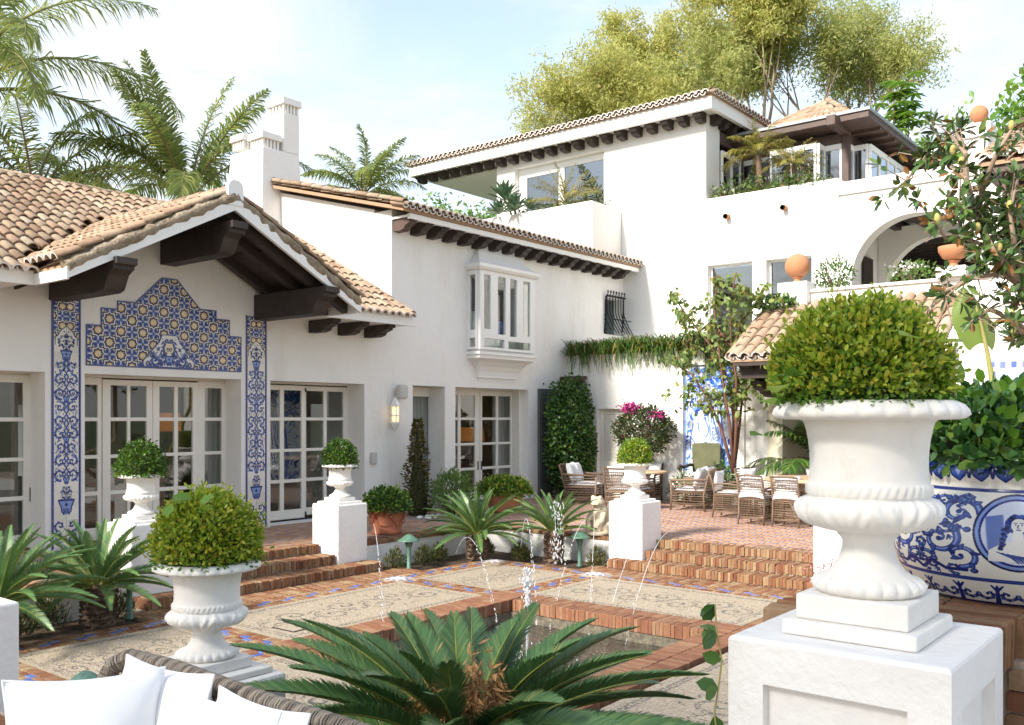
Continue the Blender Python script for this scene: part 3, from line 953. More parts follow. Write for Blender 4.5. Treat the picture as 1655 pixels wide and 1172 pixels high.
# court: pebble panels, brick strips with blue glazed tiles between them
court = thing('court_paving', None, None, (6.8, 5.3, 0)); prop(court, kind='structure')
XS = [(2.4, 3.15, 'bed'), (3.15, 3.5, 's'), (3.5, 5.03, 'p'), (5.03, 5.38, 's'), (5.38, 8.18, 'p'), (8.18, 8.53, 's'), (8.53, 10.05, 'p'), (10.05, 10.41, 's'), (10.41, 11.2, 'bed')]
YS = [(1.05, 1.75, 'bed'), (1.75, 2.1, 's'), (2.1, 3.63, 'p'), (3.63, 3.98, 's'), (3.98, 6.64, 'p'), (6.64, 6.99, 's'), (6.99, 8.43, 'p'), (8.43, 8.78, 's'), (8.78, 9.55, 'bed')]
panel = MB(); bed = MB(); strip = MB()
for x0, x1, a in XS:
    for y0, y1, b in YS:
        if 'bed' in (a, b):
            if (a == 'bed' and 4.1 < y0 and y1 < 6.7 and x0 > 8) or (b == 'bed' and y0 > 8 and 5.0 < x0 and x1 < 8.6) or (a == 'bed' and x0 < 3 and 3.9 < y0 and y1 < 6.7):
                strip.box(x0, x1, y0, y1, -.5, -.006)
            else:
                bed.box(x0, x1, y0, y1, -.5, -.035)
        elif a == 'p' and b == 'p':
            if x0 > 5 and x1 < 8.2 and y0 > 3.9 and y1 < 6.7: continue
            panel.box(x0, x1, y0, y1, -.5, -.002)
            q_ = [(0, 0), (1, 0), (1, 1), (0, 1)] if x1 - x0 > y1 - y0 else [(0, 0), (0, 1), (1, 1), (1, 0)]
            panel.add([(x0, y0, 0), (x1, y0, 0), (x1, y1, 0), (x0, y1, 0)], [(0, 1, 2, 3)], 0, False, [q_])
        else:
            inpool = OX0 < (x0 + x1) / 2 < OX1 and OY0 < (y0 + y1) / 2 < OY1
            if not inpool: strip.box(x0, x1, y0, y1, -.5, -.006)
panel.build('pebble_panel', MT['pebble'], court)
strip.build('brick_bed', MT['joint'], court)
pbm = [MT['brick'], MT['blue_tile']]
CB = [brick_mesh('brick', .054, .105, .06, pbm, 0, 1), brick_mesh('brick', .105, .06, .06, pbm, 0, 2), brick_mesh('brick', .1, .062, .06, pbm, 1, 3, .001), brick_mesh('brick', .058, .215, .06, pbm, 0, 4), brick_mesh('brick', .06, .105, .06, pbm, 0, 5), brick_mesh('brick', .062, .1, .06, pbm, 1, 6, .001)]
it = []
def strip_x(x0, x1, yc):          # strip running along X
    n = int((x1 - x0) / .06)
    for i in range(n):
        for dy in (-.118, .118):
            it.append((0, TR(x0 + .03 + i * .06, yc + dy, .003, 0, .002)))
    n = int((x1 - x0) / .112)
    for i in range(n):
        for j, dy in ((0, -.032), (1, .032)):
            blue = (i % 3 == 0) if j == 0 else (i % 3 == 1)
            it.append((2 if blue else 1, TR(x0 + .056 + i * .112, yc + dy, .003, 0, .001)))
def strip_y(y0, y1, xc):
    n = int((y1 - y0) / .06)
    for i in range(n):
        for dx in (-.118, .118):
            it.append((0, TR(xc + dx, y0 + .03 + i * .06, .003, PI / 2, .002)))
    n = int((y1 - y0) / .112)
    for i in range(n):
        for j, dx in ((0, -.032), (1, .032)):
            blue = (i % 3 == 0) if j == 0 else (i % 3 == 1)
            it.append((5 if blue else 1, TR(xc + dx, y0 + .056 + i * .112, .003, 0 if blue else PI / 2, .001)))
strip_x(3.5, 8.18, 8.605); strip_x(8.53, 10.05, 8.605)
strip_y(6.94, 8.43, 8.355); strip_y(6.94, 8.43, 5.205)
strip_x(8.5, 10.05, 6.815); strip_x(3.5, 5.16, 6.815)
strip_y(6.99, 8.43, 10.23); strip_y(3.5, 6.64, 10.23)
strip_y(2.1, 8.43, 3.325); strip_x(8.5, 10.05, 3.8)
for x in np.arange(5.06, 8.98, .061):              # plain brick apron at the foot of the north steps
    for y in (8.9, 9.12):
        it.append((3, TR(x, y, .003, 0, .003)))
for y in np.arange(3.2, 7.2, .061):
    for x in (10.52, 10.74):
        it.append((3, TR(x, y, .003, PI / 2, .003)))
pieces('brick', 'far_brickwork', CB, it, court)
for sx, sy in ((8.355, 8.605), (10.23, 6.815), (10.23, 8.605), (5.205, 8.605)):   # glazed stars where the strips cross
    s = MB()
    pts = [((.15 if k % 2 == 0 else .085) * math.cos(k * PI / 8), (.15 if k % 2 == 0 else .085) * math.sin(k * PI / 8)) for k in range(16)]
    s.box(sx - .17, sx + .17, sy - .17, sy + .17, -.05, -.002, 0)
    s.prism(pts, lambda a, b, w, sx=sx, sy=sy: (sx + a, sy + b, w), -.03, .004, 1)
    for k in range(8):
        a = (k + .5) * PI / 4
        s.prism([(.12 * math.cos(a) + .03 * math.cos(a + q), .12 * math.sin(a) + .03 * math.sin(a + q)) for q in (0, PI / 2, PI, 3 * PI / 2)], lambda a_, b_, w, sx=sx, sy=sy: (sx + a_, sy + b_, w), -.03, .003, 2)
    s.build('star_inlay', [MT['joint'], MT['white_tile'], MT['blue_tile']], court)
# drain cover let into the pebbles
d = MB(); d.box(5.62, 6.06, 7.22, 7.56, -.02, .004); d.box(5.64, 6.04, 7.24, 7.54, -.01, .007, 1)
for q in (5.78, 5.9): d.box(q, q + .03, 7.38, 7.4, .0, .009, 0)
d.build('drain_cover', [MT['iron'], MT['pebble']], court)
# beds
prop(bed.build('planting_bed', MT['soil']), kind='structure')

# pool
pool = thing('pool', None, None, (6.83, 5.31, 0)); prop(pool, kind='structure')
pw = MB()
pw.box(PX0 - .38, PX0 + .015, PY0 - .38, PY1 + .38, -.75, -.105); pw.box(PX1 - .015, PX1 + .38, PY0 - .38, PY1 + .38, -.75, -.105)
pw.box(PX0 + .015, PX1 - .015, PY0 - .38, PY0 + .015, -.75, -.105); pw.box(PX0 + .015, PX1 - .015, PY1 - .015, PY1 + .38, -.75, -.105)
pw.box(PX0, PX1, PY0, PY1, -.8, -.5)
MT['pool_lining'] = mat('pool_lining', (.13, .115, .085), (.06, .05, .035), ns=25, bump=.6, bs=60, rough=.6, dirt=(.22, .18, .12), ds=14, dlo=.45, dhi=.7)
pw.build('pool_basin', MT['pool_lining'], pool)
wt = MB(); wt.add([(PX0 - .01, PY0 - .01, -.2), (PX1 + .01, PY0 - .01, -.2), (PX1 + .01, PY1 + .01, -.2), (PX0 - .01, PY1 + .01, -.2)], [(0, 1, 2, 3)])
prop(wt.build('pool_water', MT['water']), kind='structure')
bm_ = [MT['brick_pool']]
KB = [brick_mesh('brick', .039, .205, .13, bm_, 0, 10 + i, .005) for i in range(3)] + [brick_mesh('brick', .039, .205, .06, bm_, 0, 14, .005)]
it = []
for x in np.arange(OX0 + .03, OX1 - .01, .0425):
    it.append((R.randrange(3), TR(x, PY1 + .103, .03, 0, .003))); it.append((3, TR(x, PY1 + .313, .028, 0, .003)))
    it.append((R.randrange(3), TR(x, PY0 - .103, .03, 0, .003))); it.append((3, TR(x, PY0 - .313, .028, 0, .003)))
for y in np.arange(PY0 + .03, PY1 - .01, .0425):
    it.append((R.randrange(3), TR(PX1 + .103, y, .03, PI / 2, .003))); it.append((3, TR(PX1 + .313, y, .028, PI / 2, .003)))
    it.append((R.randrange(3), TR(PX0 - .103, y, .03, PI / 2, .003))); it.append((3, TR(PX0 - .313, y, .028, PI / 2, .003)))
pieces('brick', 'far_brickwork', KB, it, pool)

# terraces: white retaining walls, clay pavers with blue insets
terr = thing('terrace', None, None, (12, 10.5, 0)); prop(terr, kind='structure')
tb = MB()
tb.box(-3, 5.5, 9.55, 16, -.7, .30); tb.box(5.5, 8.4, 9.9, 16, -.7, .30); tb.box(8.4, 11.2, 9.55, 16, -.7, .30)
tb.box(11.2, 24, 6.8, 16, -.7, .30); tb.box(11.42, 24, 3.9, 6.8, -.7, .30); tb.box(11.2, 24, -6, 3.9, -.7, .30)
tb.build('retaining_wall', MT['retain'], terr)
tj = MB()
tj.box(-3, 11.0, 9.97, 12.5, .30, .345); tj.box(11.0, 11.6, 9.6, 12.5, .3, .345); tj.box(11.6, 24, -6, 12.5, .30, .345)
tj.build('mortar_bed', MT['joint'], terr)
pm = [MT['paver'], MT['blue_paver'], MT['brick']]
PV = [brick_mesh('paver', .212, .102, .02, pm, 0, 20, .002), brick_mesh('paver', .078, .052, .02, pm, 1, 21, .001), brick_mesh('paver', .078, .102, .02, pm, 0, 23, .002), brick_mesh('paver', .106, .235, .055, pm, 2, 22, .004)]
it = []
row = 0
for y in np.arange(9.87, 12.42, .108):
    off = .15 * (row % 2); row += 1
    for x in np.arange(1.0 + off, 11.0, .302):
        if y < 9.98 and 5.5 < x < 8.5: continue
        it.append((0, TR(x, y, .36, 0, .0012))); it.append((1 if row % 2 else 2, TR(x + .151, y, .361, 0, .0008)))
row = 0
for x in np.arange(11.6, 16.9, .108):
    off = .15 * (row % 2); row += 1
    for y in np.arange(1.0 + off, 12.0, .302):
        it.append((0, TR(x, y, .36, PI / 2, .0012))); it.append((1, TR(x, y + .151, .361, 0, .0008)))
for x in list(np.arange(2.4, 5.3, .11)) + list(np.arange(8.7, 11.2, .11)):
    it.append((3, TR(x, 9.66, .362, 0, .004)))
for y in list(np.arange(7.1, 9.6, .11)):
    it.append((3, TR(11.31, y, .362, PI / 2, .004)))
pieces('paver', 'far_pavers', PV, it, terr)

def brick_steps(label, rows, along, z0, riser, loc):
    """rows: list of (front coordinate, start, end); bricks on edge"""
    st = thing('brick_steps', label, 'steps', loc)
    for k, (fr, a, b) in enumerate(rows):
        zt = z0 + riser * (k + 1)
        core = MB()
        if along == 'x': core.box(a + .01, b - .01, fr + .02, fr + .70, zt - riser - .02 if k else -.05, zt - .03)
        else: core.box(fr + .02, fr + .70, a + .01, b - .01, zt - riser - .02 if k else -.05, zt - .03)
        sp = core.build('step', MT['joint'], st)
        B = [brick_mesh('brick', .0385, .24, riser - .014, [MT['brick']], 0, 40 + q, .006) for q in range(4)]
        B.append(brick_mesh('brick', .039, .2, .05, [MT['brick']], 0, 45, .005))
        it = []
        for t in np.arange(a + .02, b - .015, .0425):
            for q, (dp, mi) in enumerate(((.12, R.randrange(4)), (.345, 4))):
                jit = .006 if q == 0 else .003
                if along == 'x': it.append((mi, TR(t, fr + dp, zt, 0, jit)))
                else: it.append((mi, TR(fr + dp, t, zt, PI / 2, jit)))
        pieces('brick', 'far_bricks', B, it, sp, limit=150)
    return st
brick_steps('three worn brick steps below the tiled gable doors, left side of the court', [(9.2, 5.25, 8.68), (9.53, 5.77, 8.12), (9.86, 5.77, 8.12)], 'x', 0, .12, (6.95, 9.4, 0))
brick_steps('three long brick steps up to the dining terrace, right side of the court', [(10.74, 3.6, 6.98), (11.04, 4.2, 6.53), (11.36, 4.2, 6.53)], 'y', 0, .12, (11, 5.3, 0))

# near terrace the photographer stands on
nt = MB(); nt.box(-8, 2.38, -8, 9.5, -.7, .30); nt.box(2.38, 11.2, -8, 1.05, -.7, .30)
prop(nt.build('near_terrace', MT['retain']), kind='structure')
ntp = thing('near_terrace_paving', None, None, (1, 4, .3)); prop(ntp, kind='structure')
q = MB(); q.box(-8, 2.36, -8, 9.5, .301, .34); q.build('mortar_bed', MT['joint'], ntp)
NB = [brick_mesh('brick', .06, .23, .04, [MT['brick']], 0, 60 + i, .004) for i in range(3)]
it = []
for x in np.arange(.3, 2.3, .237):
    for y in np.arange(3.3, 8.0, .066):
        it.append((R.randrange(3), TR(x, y, .36, PI / 2, .003)))
pieces('brick', 'far_brickwork', NB, it, ntp, limit=200)
# ------------------------------------------------------------------ houses
ROWS = [(.554, 1.0), (1.055, 1.506), (1.556, 2.02), (2.072, 2.52)]
def grid_leaf(parent, name, T, u0, u1, v0, v1, panes, th=.05, m=None, gl=None, handle=None):
    """framed leaf with glass: panes = list of (u0,u1,v0,v1) holes; every glass a sub-part"""
    mb = MB()
    us = sorted(set([u0, u1] + [p[0] for p in panes] + [p[1] for p in panes]))
    vs = sorted(set([v0, v1] + [p[2] for p in panes] + [p[3] for p in panes]))
    def hole(a, b):
        return any(p[0] - 1e-6 <= a < p[1] - 1e-6 and p[2] - 1e-6 <= b < p[3] - 1e-6 for p in panes)
    V, F, ix = [], [], {}
    def vi(i, j, w):
        k = (i, j, w)
        if k not in ix:
            ix[k] = len(V); V.append(T(us[i], vs[j], th if w else 0))
        return ix[k]
    nu, nv = len(us) - 1, len(vs) - 1
    solid = [[not hole(us[i], vs[j]) for j in range(nv)] for i in range(nu)]
    for i in range(nu):
        for j in range(nv):
            if not solid[i][j]: continue
            F.append((vi(i, j, 1), vi(i + 1, j, 1), vi(i + 1, j + 1, 1), vi(i, j + 1, 1)))
            F.append((vi(i, j, 0), vi(i, j + 1, 0), vi(i + 1, j + 1, 0), vi(i + 1, j, 0)))
            for di, dj, a, b in ((-1, 0, (i, j), (i, j + 1)), (1, 0, (i + 1, j + 1), (i + 1, j)), (0, -1, (i + 1, j), (i, j)), (0, 1, (i, j + 1), (i + 1, j + 1))):
                ii, jj = i + di, j + dj
                if 0 <= ii < nu and 0 <= jj < nv and solid[ii][jj]: continue
                F.append((vi(*a, 1), vi(*b, 1), vi(*b, 0), vi(*a, 0)))
    mb.add(V, F)
    f = mb.build(name, m or MT['frame'], parent, origin=T(u0, v0, 0), bevel=.006)
    for p in panes:
        q = MB(); q.tbox(T, p[0], p[1], p[2], p[3], th * .45, th * .45 + .006)
        q.build('pane', gl or MT['glass'], f, origin=T((p[0] + p[1]) / 2, (p[2] + p[3]) / 2, th * .45))
    if handle:
        q = MB(); q.tbox(T, handle[0] - .012, handle[0] + .012, handle[1], handle[1] + .18, th + .001, th + .012)
        q.build('handle', MT['iron'], f, origin=T(handle[0], handle[1], th))
    return f
def cols_rows(cols, rows):
    return [(a, b, c, d) for a, b in cols for c, d in rows]

# ---- garden house with the gabled porch
gh = thing('garden_house', 'low white house with brown tiled roof and gabled porch over blue tile panels', 'house', (7, 12, .36))
wl_ = MB()
for a, b in ((-2, 3.4), (5.447, 5.957), (8.366, 8.898), (10.855, 11.5)):
    wl_.box(a, b, 12, 12.45, .2, 2.65)
Tz = lambda x, z, w: (x, 12.0 + w, z)
wl_.prism([(-2, 2.65), (11.5, 2.65), (11.5, 3.83), (9.35, 3.83), (7.15, 4.98), (4.95, 3.83), (-2, 3.83)], Tz, 0, .45)
wl_.box(-2, -1.6, 12.45, 17.6, .2, 3.8)
wl_.box(-1.6, 3.0, 17.2, 17.6, .2, 3.8); wl_.box(4.4, 6.2, 17.2, 17.6, .2, 3.8); wl_.box(7.4, 9.2, 17.2, 17.6, .2, 3.8); wl_.box(10.1, 11.5, 17.2, 17.6, .2, 3.8); wl_.box(-1.6, 11.5, 17.2, 17.6, 2.3, 3.8, 0)
ww = wl_.build('wall', MT['plaster'], gh)
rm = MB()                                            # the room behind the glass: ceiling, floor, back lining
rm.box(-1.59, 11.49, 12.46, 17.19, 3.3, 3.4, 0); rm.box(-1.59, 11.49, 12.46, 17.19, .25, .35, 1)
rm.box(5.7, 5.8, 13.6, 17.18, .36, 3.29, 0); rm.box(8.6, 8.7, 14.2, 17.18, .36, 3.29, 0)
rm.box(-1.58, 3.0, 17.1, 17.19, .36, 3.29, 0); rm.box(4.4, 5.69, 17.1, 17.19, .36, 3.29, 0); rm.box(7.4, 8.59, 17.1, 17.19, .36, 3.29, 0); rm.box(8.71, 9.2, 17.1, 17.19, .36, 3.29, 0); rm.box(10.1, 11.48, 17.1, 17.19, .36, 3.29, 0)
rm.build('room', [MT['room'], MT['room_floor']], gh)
TD = TX(0, 12.47, 0)
grid_leaf(gh, 'french_door', TD, 3.45, 5.52, .38, 2.62, cols_rows([(3.6, 4.0), (4.06, 4.46), (4.62, 4.99), (5.05, 5.363)], ROWS), handle=(5.45, .98))
f1 = grid_leaf(gh, 'french_door', TD, 5.9, 6.405, .38, 2.62, cols_rows([(5.98, 6.345)], ROWS))
grid_leaf(gh, 'french_door', TX(0, 12.455, 0), 6.41, 7.152, .38, 2.60, cols_rows([(6.524, 6.768), (6.814, 7.06)], ROWS))
grid_leaf(gh, 'french_door', TX(0, 12.455, 0), 7.158, 7.89, .38, 2.60, cols_rows([(7.26, 7.496), (7.557, 7.80)], ROWS))
grid_leaf(gh, 'french_door', TD, 7.895, 8.42, .38, 2.62, cols_rows([(8.01, 8.31)], ROWS))
dh = MB(); dh.box(5.9, 8.42, 12.44, 12.52, 2.621, 2.66); dh.box(8.85, 10.9, 12.44, 12.52, 2.621, 2.66); dh.box(3.4, 5.5, 12.44, 12.52, 2.621, 2.66)
dh.build('door_head', MT['frame'], gh, bevel=.004)
grid_leaf(gh, 'sliding_door', TX(0, 12.43, 0), 8.92, 9.875, .40, 2.60, cols_rows([(9.0, 9.37), (9.45, 9.806)], ROWS))
grid_leaf(gh, 'sliding_door', TX(0, 12.50, 0), 9.88, 10.90, .43, 2.60, cols_rows([(9.96, 10.335), (10.40, 10.775)], ROWS))
sl_ = MB(); sl_.box(8.9, 10.853, 12.1, 12.5, .355, .375); sl_.box(8.95, 10.84, 12.36, 12.37, .375, .40, 1); sl_.box(9.87, 9.89, 12.355, 12.375, .4, .50, 1); sl_.box(9.87, 9.89, 12.355, 12.375, 2.5, 2.56, 1)
sl_.build('door_track', [MT['white_paint'], MT['iron']], gh)
# blue tile panels: pediment, inner crest and two pilasters, every tile its own piece
PED = [(5.973, 2.762), (8.356, 2.762), (8.356, 3.29), (8.152, 3.29), (8.152, 3.53), (7.924, 3.53), (7.924, 3.65), (7.654, 3.65), (7.291, 4.035), (7.053, 4.035), (6.659, 3.65), (6.402, 3.65), (6.402, 3.535), (6.176, 3.535), (6.176, 3.30), (5.973, 3.30)]
PED = [(x, z) for x, z in PED]
CRX = [(6.76, 2.775), (7.56, 2.775), (7.56, 2.87), (7.34, 3.13), (7.285, 3.24), (7.05, 3.24), (7.0, 3.13), (6.76, 2.86)]
T0 = lambda a, b, t: (a, 12.0 - .001 - t, b)
pp = part('tile_panel', gh, (7.16, 11.999, 2.76))
tile_field(pp, 'glazed_tile', PED, T0, (.1588, .1588), lambda a, b: ((a - 5.973) / .3176, (b - 2.762) / .3176), MT['az_star'])
bd = MB()
for P, t in ((PED, .012),):
    for i in range(len(P)):
        a, b = P[i], P[(i + 1) % len(P)]
        dx, dz = b[0] - a[0], b[1] - a[1]
        l = math.hypot(dx, dz); nx, nz = -dz / l * .012, dx / l * .012
        bd.prism([(a[0] - nx * .4, a[1] - nz * .4), (b[0] - nx * .4, b[1] - nz * .4), (b[0] + nx, b[1] + nz), (a[0] + nx, a[1] + nz)], lambda x, z, w: (x, 11.998 - w, z), 0, t + .0007 * (i % 3))
bd.build('tile_border', MT['glaze_edge'], pp)
cr_ = MB()
n = len(CRX)
cr_.add([(a, 11.983, b) for a, b in CRX], [tuple(range(n))], 0, False, [[((a - 6.76) / .8, (b - 2.775) / .465) for a, b in CRX]])
cr_.add([(a, 11.983, b) for a, b in CRX] + [(a, 11.99, b) for a, b in CRX], [(i, i + n, (i + 1) % n + n, (i + 1) % n) for i in range(n)], 1)
for i in range(n):
    a, b = CRX[i], CRX[(i + 1) % n]
    l = math.hypot(b[0] - a[0], b[1] - a[1]); nx, nz = -(b[1] - a[1]) / l * .012, (b[0] - a[0]) / l * .012
    cr_.prism([a, b, (b[0] + nx, b[1] + nz), (a[0] + nx, a[1] + nz)], lambda x, z, w: (x, 11.985 - w, z), 0, .006 + .0005 * (i % 3), 1)
cr_.build('crest_panel', [MT['az_crest'], MT['glaze_edge']], pp)
for x0 in (5.535, 8.455):
    pl = part('tile_pilaster', gh, (x0 + .175, 11.999, .36))
    tile_field(pl, 'glazed_tile', [(x0, .38), (x0 + .352, .38), (x0 + .352, 3.63), (x0, 3.63)], T0, (.176, .1806), lambda a, b, x0=x0: ((a - x0) / .352, (b - .38) / 3.25), MT['az_pil'])
    bd = MB(); bd.box(x0 - .012, x0, 11.986, 11.998, .37, 3.64); bd.box(x0 + .352, x0 + .364, 11.986, 11.998, .37, 3.64)
    bd.build('tile_border', MT['glaze_edge'], pl)

def corbel_poly(l, h):
    """side outline, root at 0, nose at l; curved underside"""
    return [(0, 0), (0, -h), (l * .45, -h), (l * .62, -h * .86), (l * .66, -h * .66), (l * .8, -h * .52), (l * .9, -h * .44), (l * .9, -h * .28), (l, -h * .28), (l, 0)]
def beam_y(parent, x, y, z, l, h, wd, m='wood', name='corbel'):      # nose towards -Y
    b = MB(); b.prism(corbel_poly(l, h), lambda a, c, w: (x + w, y - a, z + c), -wd / 2, wd / 2)
    return b.build(name, MT[m], parent, origin=(x, y, z), bevel=.006)
def beam_x(parent, x, y, z, l, h, wd, m='wood', name='corbel'):      # nose towards -X
    b = MB(); b.prism(corbel_poly(l, h), lambda a, c, w: (x - a, y + w, z + c), -wd / 2, wd / 2)
    return b.build(name, MT[m], parent, origin=(x, y, z), bevel=.006)
# roof of the garden house
SL = .53
AX, AZ, YG, YE, EX0, EX1 = 7.15, 4.80, 10.38, 11.2, 4.95, 9.33
rf = MB()
eave_z = 3.63
Tg = lambda x, z, w: (x, w, z)
g_in = [(EX0, eave_z + .12), (AX, AZ + .13), (EX1, eave_z + .12)]
rf.prism([(EX0 + .02, eave_z + .12), (AX, AZ + .16), (EX1 - .02, eave_z + .12), (EX1 - .02, eave_z + .17), (AX, AZ + .22), (EX0 + .02, eave_z + .17)], Tg, YG + .06, 13.7, 0)
def eave_zed(y): return eave_z + .14 + SL * (y - YE)
for xa, xb, ya, yb in ((-2, EX0, YE, 12.2), (EX1, 11.3, YE, 12.2), (-2, 11.3, 12.2, 15)):
    rf.add([(x, y, eave_zed(y) + dz) for dz in (-.06, 0) for x, y in ((xa, ya), (xb, ya), (xb, yb), (xa, yb))],
           [(0, 3, 2, 1), (4, 5, 6, 7), (0, 1, 5, 4), (1, 2, 6, 5), (2, 3, 7, 6), (3, 0, 4, 7)])
rf.add([(-2, 15, eave_zed(15)), (11.3, 15, eave_zed(15)), (11.3, 18.8, eave_zed(YE)), (-2, 18.8, eave_zed(YE))], [(0, 1, 2, 3)])
roof = rf.build('roof', MT['tile_bed'], gh)
fa = MB()                                            # white fascia boards
for sgn, ex in ((-1, EX0), (1, EX1)):
    fa.add([(AX, YG, AZ - .02), (ex, YG, eave_z), (ex, YG, eave_z + .135), (AX, YG, AZ + .15), (AX, YG + .05, AZ - .02), (ex, YG + .05, eave_z), (ex, YG + .05, eave_z + .135), (AX, YG + .05, AZ + .15)],
           [(0, 1, 2, 3), (4, 7, 6, 5), (0, 4, 5, 1), (3, 2, 6, 7), (1, 5, 6, 2)], 0)
    fa.box(min(ex, ex - sgn * .05), max(ex, ex - sgn * .05), YG + .052, YE, eave_z, eave_z + .13, 0)
fa.box(-2, EX0 - .001, YE - .013, YE + .05, eave_z, eave_z + .165); fa.box(EX1 + .001, 11.3, YE - .013, YE + .05, eave_z, eave_z + .165)
fa.box(-2, EX0 - .05, YE + .051, 11.998, eave_z + .02, eave_z + .06); fa.box(EX1 + .05, 11.3, YE + .051, 11.998, eave_z + .02, eave_z + .06)
fa.prism([(-.11, 0), (.11, 0), (.12, .2), (.1, .29), (.04, .33), (-.04, .33), (-.1, .29), (-.12, .2)], lambda a, c, w: (AX + a, YG - .012 + w, AZ + .04 + c), 0, .07)
fa.build('fascia', MT['white_paint'], roof)
sf = MB()                                            # dark boarded soffit of the gable, rafters
for sgn, ex in ((-1, EX0), (1, EX1)):
    def P(t, y, dz): return (AX + (ex - AX) * t, y, AZ + (eave_z + .02 - AZ) * t + dz)
    def slab(t0, t1, y0, y1, d0, d1, mi=0):
        sf.add([P(t0, y0, d0), P(t1, y0, d0), P(t1, y1, d0), P(t0, y1, d0), P(t0, y0, d1), P(t1, y0, d1), P(t1, y1, d1), P(t0, y1, d1)],
               [(0, 1, 2, 3), (4, 7, 6, 5), (0, 4, 5, 1), (1, 5, 6, 2), (2, 6, 7, 3), (3, 7, 4, 0)], mi)
    for i in range(5):                               # boards
        slab(.005 + i * .19, .185 + i * .19, YG + .06, 11.99, .085 + .004 * (i % 2), .1)
    for yy in (YG + .24, 11.06, 11.75):
        slab(0, .97, yy, yy + .13, -.045, .084)
sf.build('soffit', MT['wood'], roof)
for x, z, l, h, wd, y0 in ((5.62, 3.95, 1.72, .38, .26, 12.0), (8.72, 3.95, 1.72, .38, .26, 12.0), (7.15, 4.62, 1.75, .40, .24, 12.0)):
    b = MB()
    L0 = l - .42
    b.prism([(0, 0), (0, -h), (L0, -h), (L0 + .1, -h * .93), (L0 + .15, -h * .72), (L0 + .2, -h * .5), (L0 + .3, -h * .36), (L0 + .33, -h * .36), (L0 + .33, -h * .24), (L0 + .4, -h * .22), (L0 + .4, 0)], lambda a, c, w, x=x, z=z, y0=y0: (x + w, y0 - a, z + c), -wd / 2, wd / 2)
    b.build('bracket_beam', MT['wood'], roof, origin=(x, y0, z), bevel=.005)
for x in (2.9, 3.7, 4.5, 9.72, 10.33, 10.92):
    beam_y(roof, x, 12, eave_z + .018, .62, .2, .16)
# clay barrel tiles
def barrel(name, L, r0, r1, mats, seg=6, th=.016, seed=0, endw=False, arc=PI):
    """half-round tile along +y (up the slope), lower end at y=0 ; material 1 = limewashed end"""
    r = random.Random(seed)
    V, F, M_ = [], [], []
    for (y, rad) in ((0, r0), (L, r1)):
        for inner in (0, 1):
            rr = rad - (th if inner else 0)
            for k in range(seg + 1):
                a = (PI - arc) / 2 + arc * k / seg
                V.append((rr * math.cos(a) + r.uniform(-.002, .002), y + (r.uniform(-.006, .006)), rr * math.sin(a) * .95 + r.uniform(-.002, .002)))
    n = seg + 1
    for k in range(seg):
        F.append((k, k + 1, 2 * n + k + 1, 2 * n + k)); M_.append(0)
        F.append((n + k, 3 * n + k, 3 * n + k + 1, n + k + 1)); M_.append(0)
        F.append((k, n + k, n + k + 1, k + 1)); M_.append(1 if endw else 0)
    F.append((0, 2 * n, 3 * n, n)); M_.append(0); F.append((seg, n + seg, 3 * n + seg, 2 * n + seg)); M_.append(0)
    m = bpy.data.meshes.new(name)
    m.from_pydata(V, [], F)
    for mm in mats: m.materials.append(mm)
    m.polygons.foreach_set('material_index', M_)
    m.polygons.foreach_set('use_smooth', [i % 3 == 0 for i in range(len(F))])
    m.update()
    return m
tm = [MT['tile'], MT['tile_white']]
BT = [barrel('roof_tile', .40, .083, .068, tm, seed=i) for i in range(4)] + [barrel('roof_tile', .36, .085, .068, tm, seed=9, endw=True, th=.024), barrel('roof_tile', .42, .088, .078, tm, seed=11)]
def slope_items(out, org, across, up, ncols, nrows, sp, ex, keep=None, lift=.045, whites=True, jit=.006):
    """covers laid in columns; org = lower corner, across/up unit vectors along eave and up the slope"""
    across = Vector(across); up = Vector(up); nrm = across.cross(up)
    if nrm.z < 0: nrm = -nrm
    for i in range(ncols):
        dc = R.uniform(-.006, .006)
        for j in range(nrows):
            p = Vector(org) + across * (sp * (i + .5) + dc + R.uniform(-jit, jit)) + up * (ex * j - .02) + nrm * (lift + R.uniform(-.004, .004))
            if keep and not keep(p): continue
            # tilt a little: lower end rides on the tile below
            u2 = (up + nrm * -.055 + across * R.uniform(-.03, .03)).normalized()
            n2 = across.cross(u2)
            if n2.z < 0: n2 = -n2
            a2 = u2.cross(n2)
            Mx = Matrix(((a2.x, u2.x, n2.x, p.x), (a2.y, u2.y, n2.y, p.y), (a2.z, u2.z, n2.z, p.z), (0, 0, 0, 1)))
            out.append((4 if (j == 0 and whites) else R.randrange(4), Mx))
nn = 1 / math.sqrt(1 + SL * SL)
it = []
zr = AZ + .22
def gable_top(x): return zr - SL * abs(x - AX)
def main_top(y): return eave_zed(y)
slope_items(it, (-.5, YE - .06, eave_zed(YE - .06)), (1, 0, 0), (0, nn, SL * nn), 33, 15, .166, .295, keep=lambda p: p.x < EX0 + .05 or main_top(p.y) > gable_top(p.x) - .02)
slope_items(it, (9.40, YE - .06, eave_zed(YE - .06)), (1, 0, 0), (0, nn, SL * nn), 11, 15, .166, .295, keep=lambda p: True)
slope_items(it, (5.0, YE - .06, eave_zed(YE - .06)), (1, 0, 0), (0, nn, SL * nn), 27, 15, .166, .295, keep=lambda p: EX0 + .05 < p.x < 9.40 and main_top(p.y) > gable_top(p.x) - .02)
slope_items(it, (EX0 - .05, YG + .02, zr - SL * (AX - EX0 + .05)), (0, 1, 0), (nn, 0, SL * nn), 20, 9, .166, .295, keep=lambda p: gable_top(p.x) > main_top(p.y) - .06 and p.x < AX - .30)
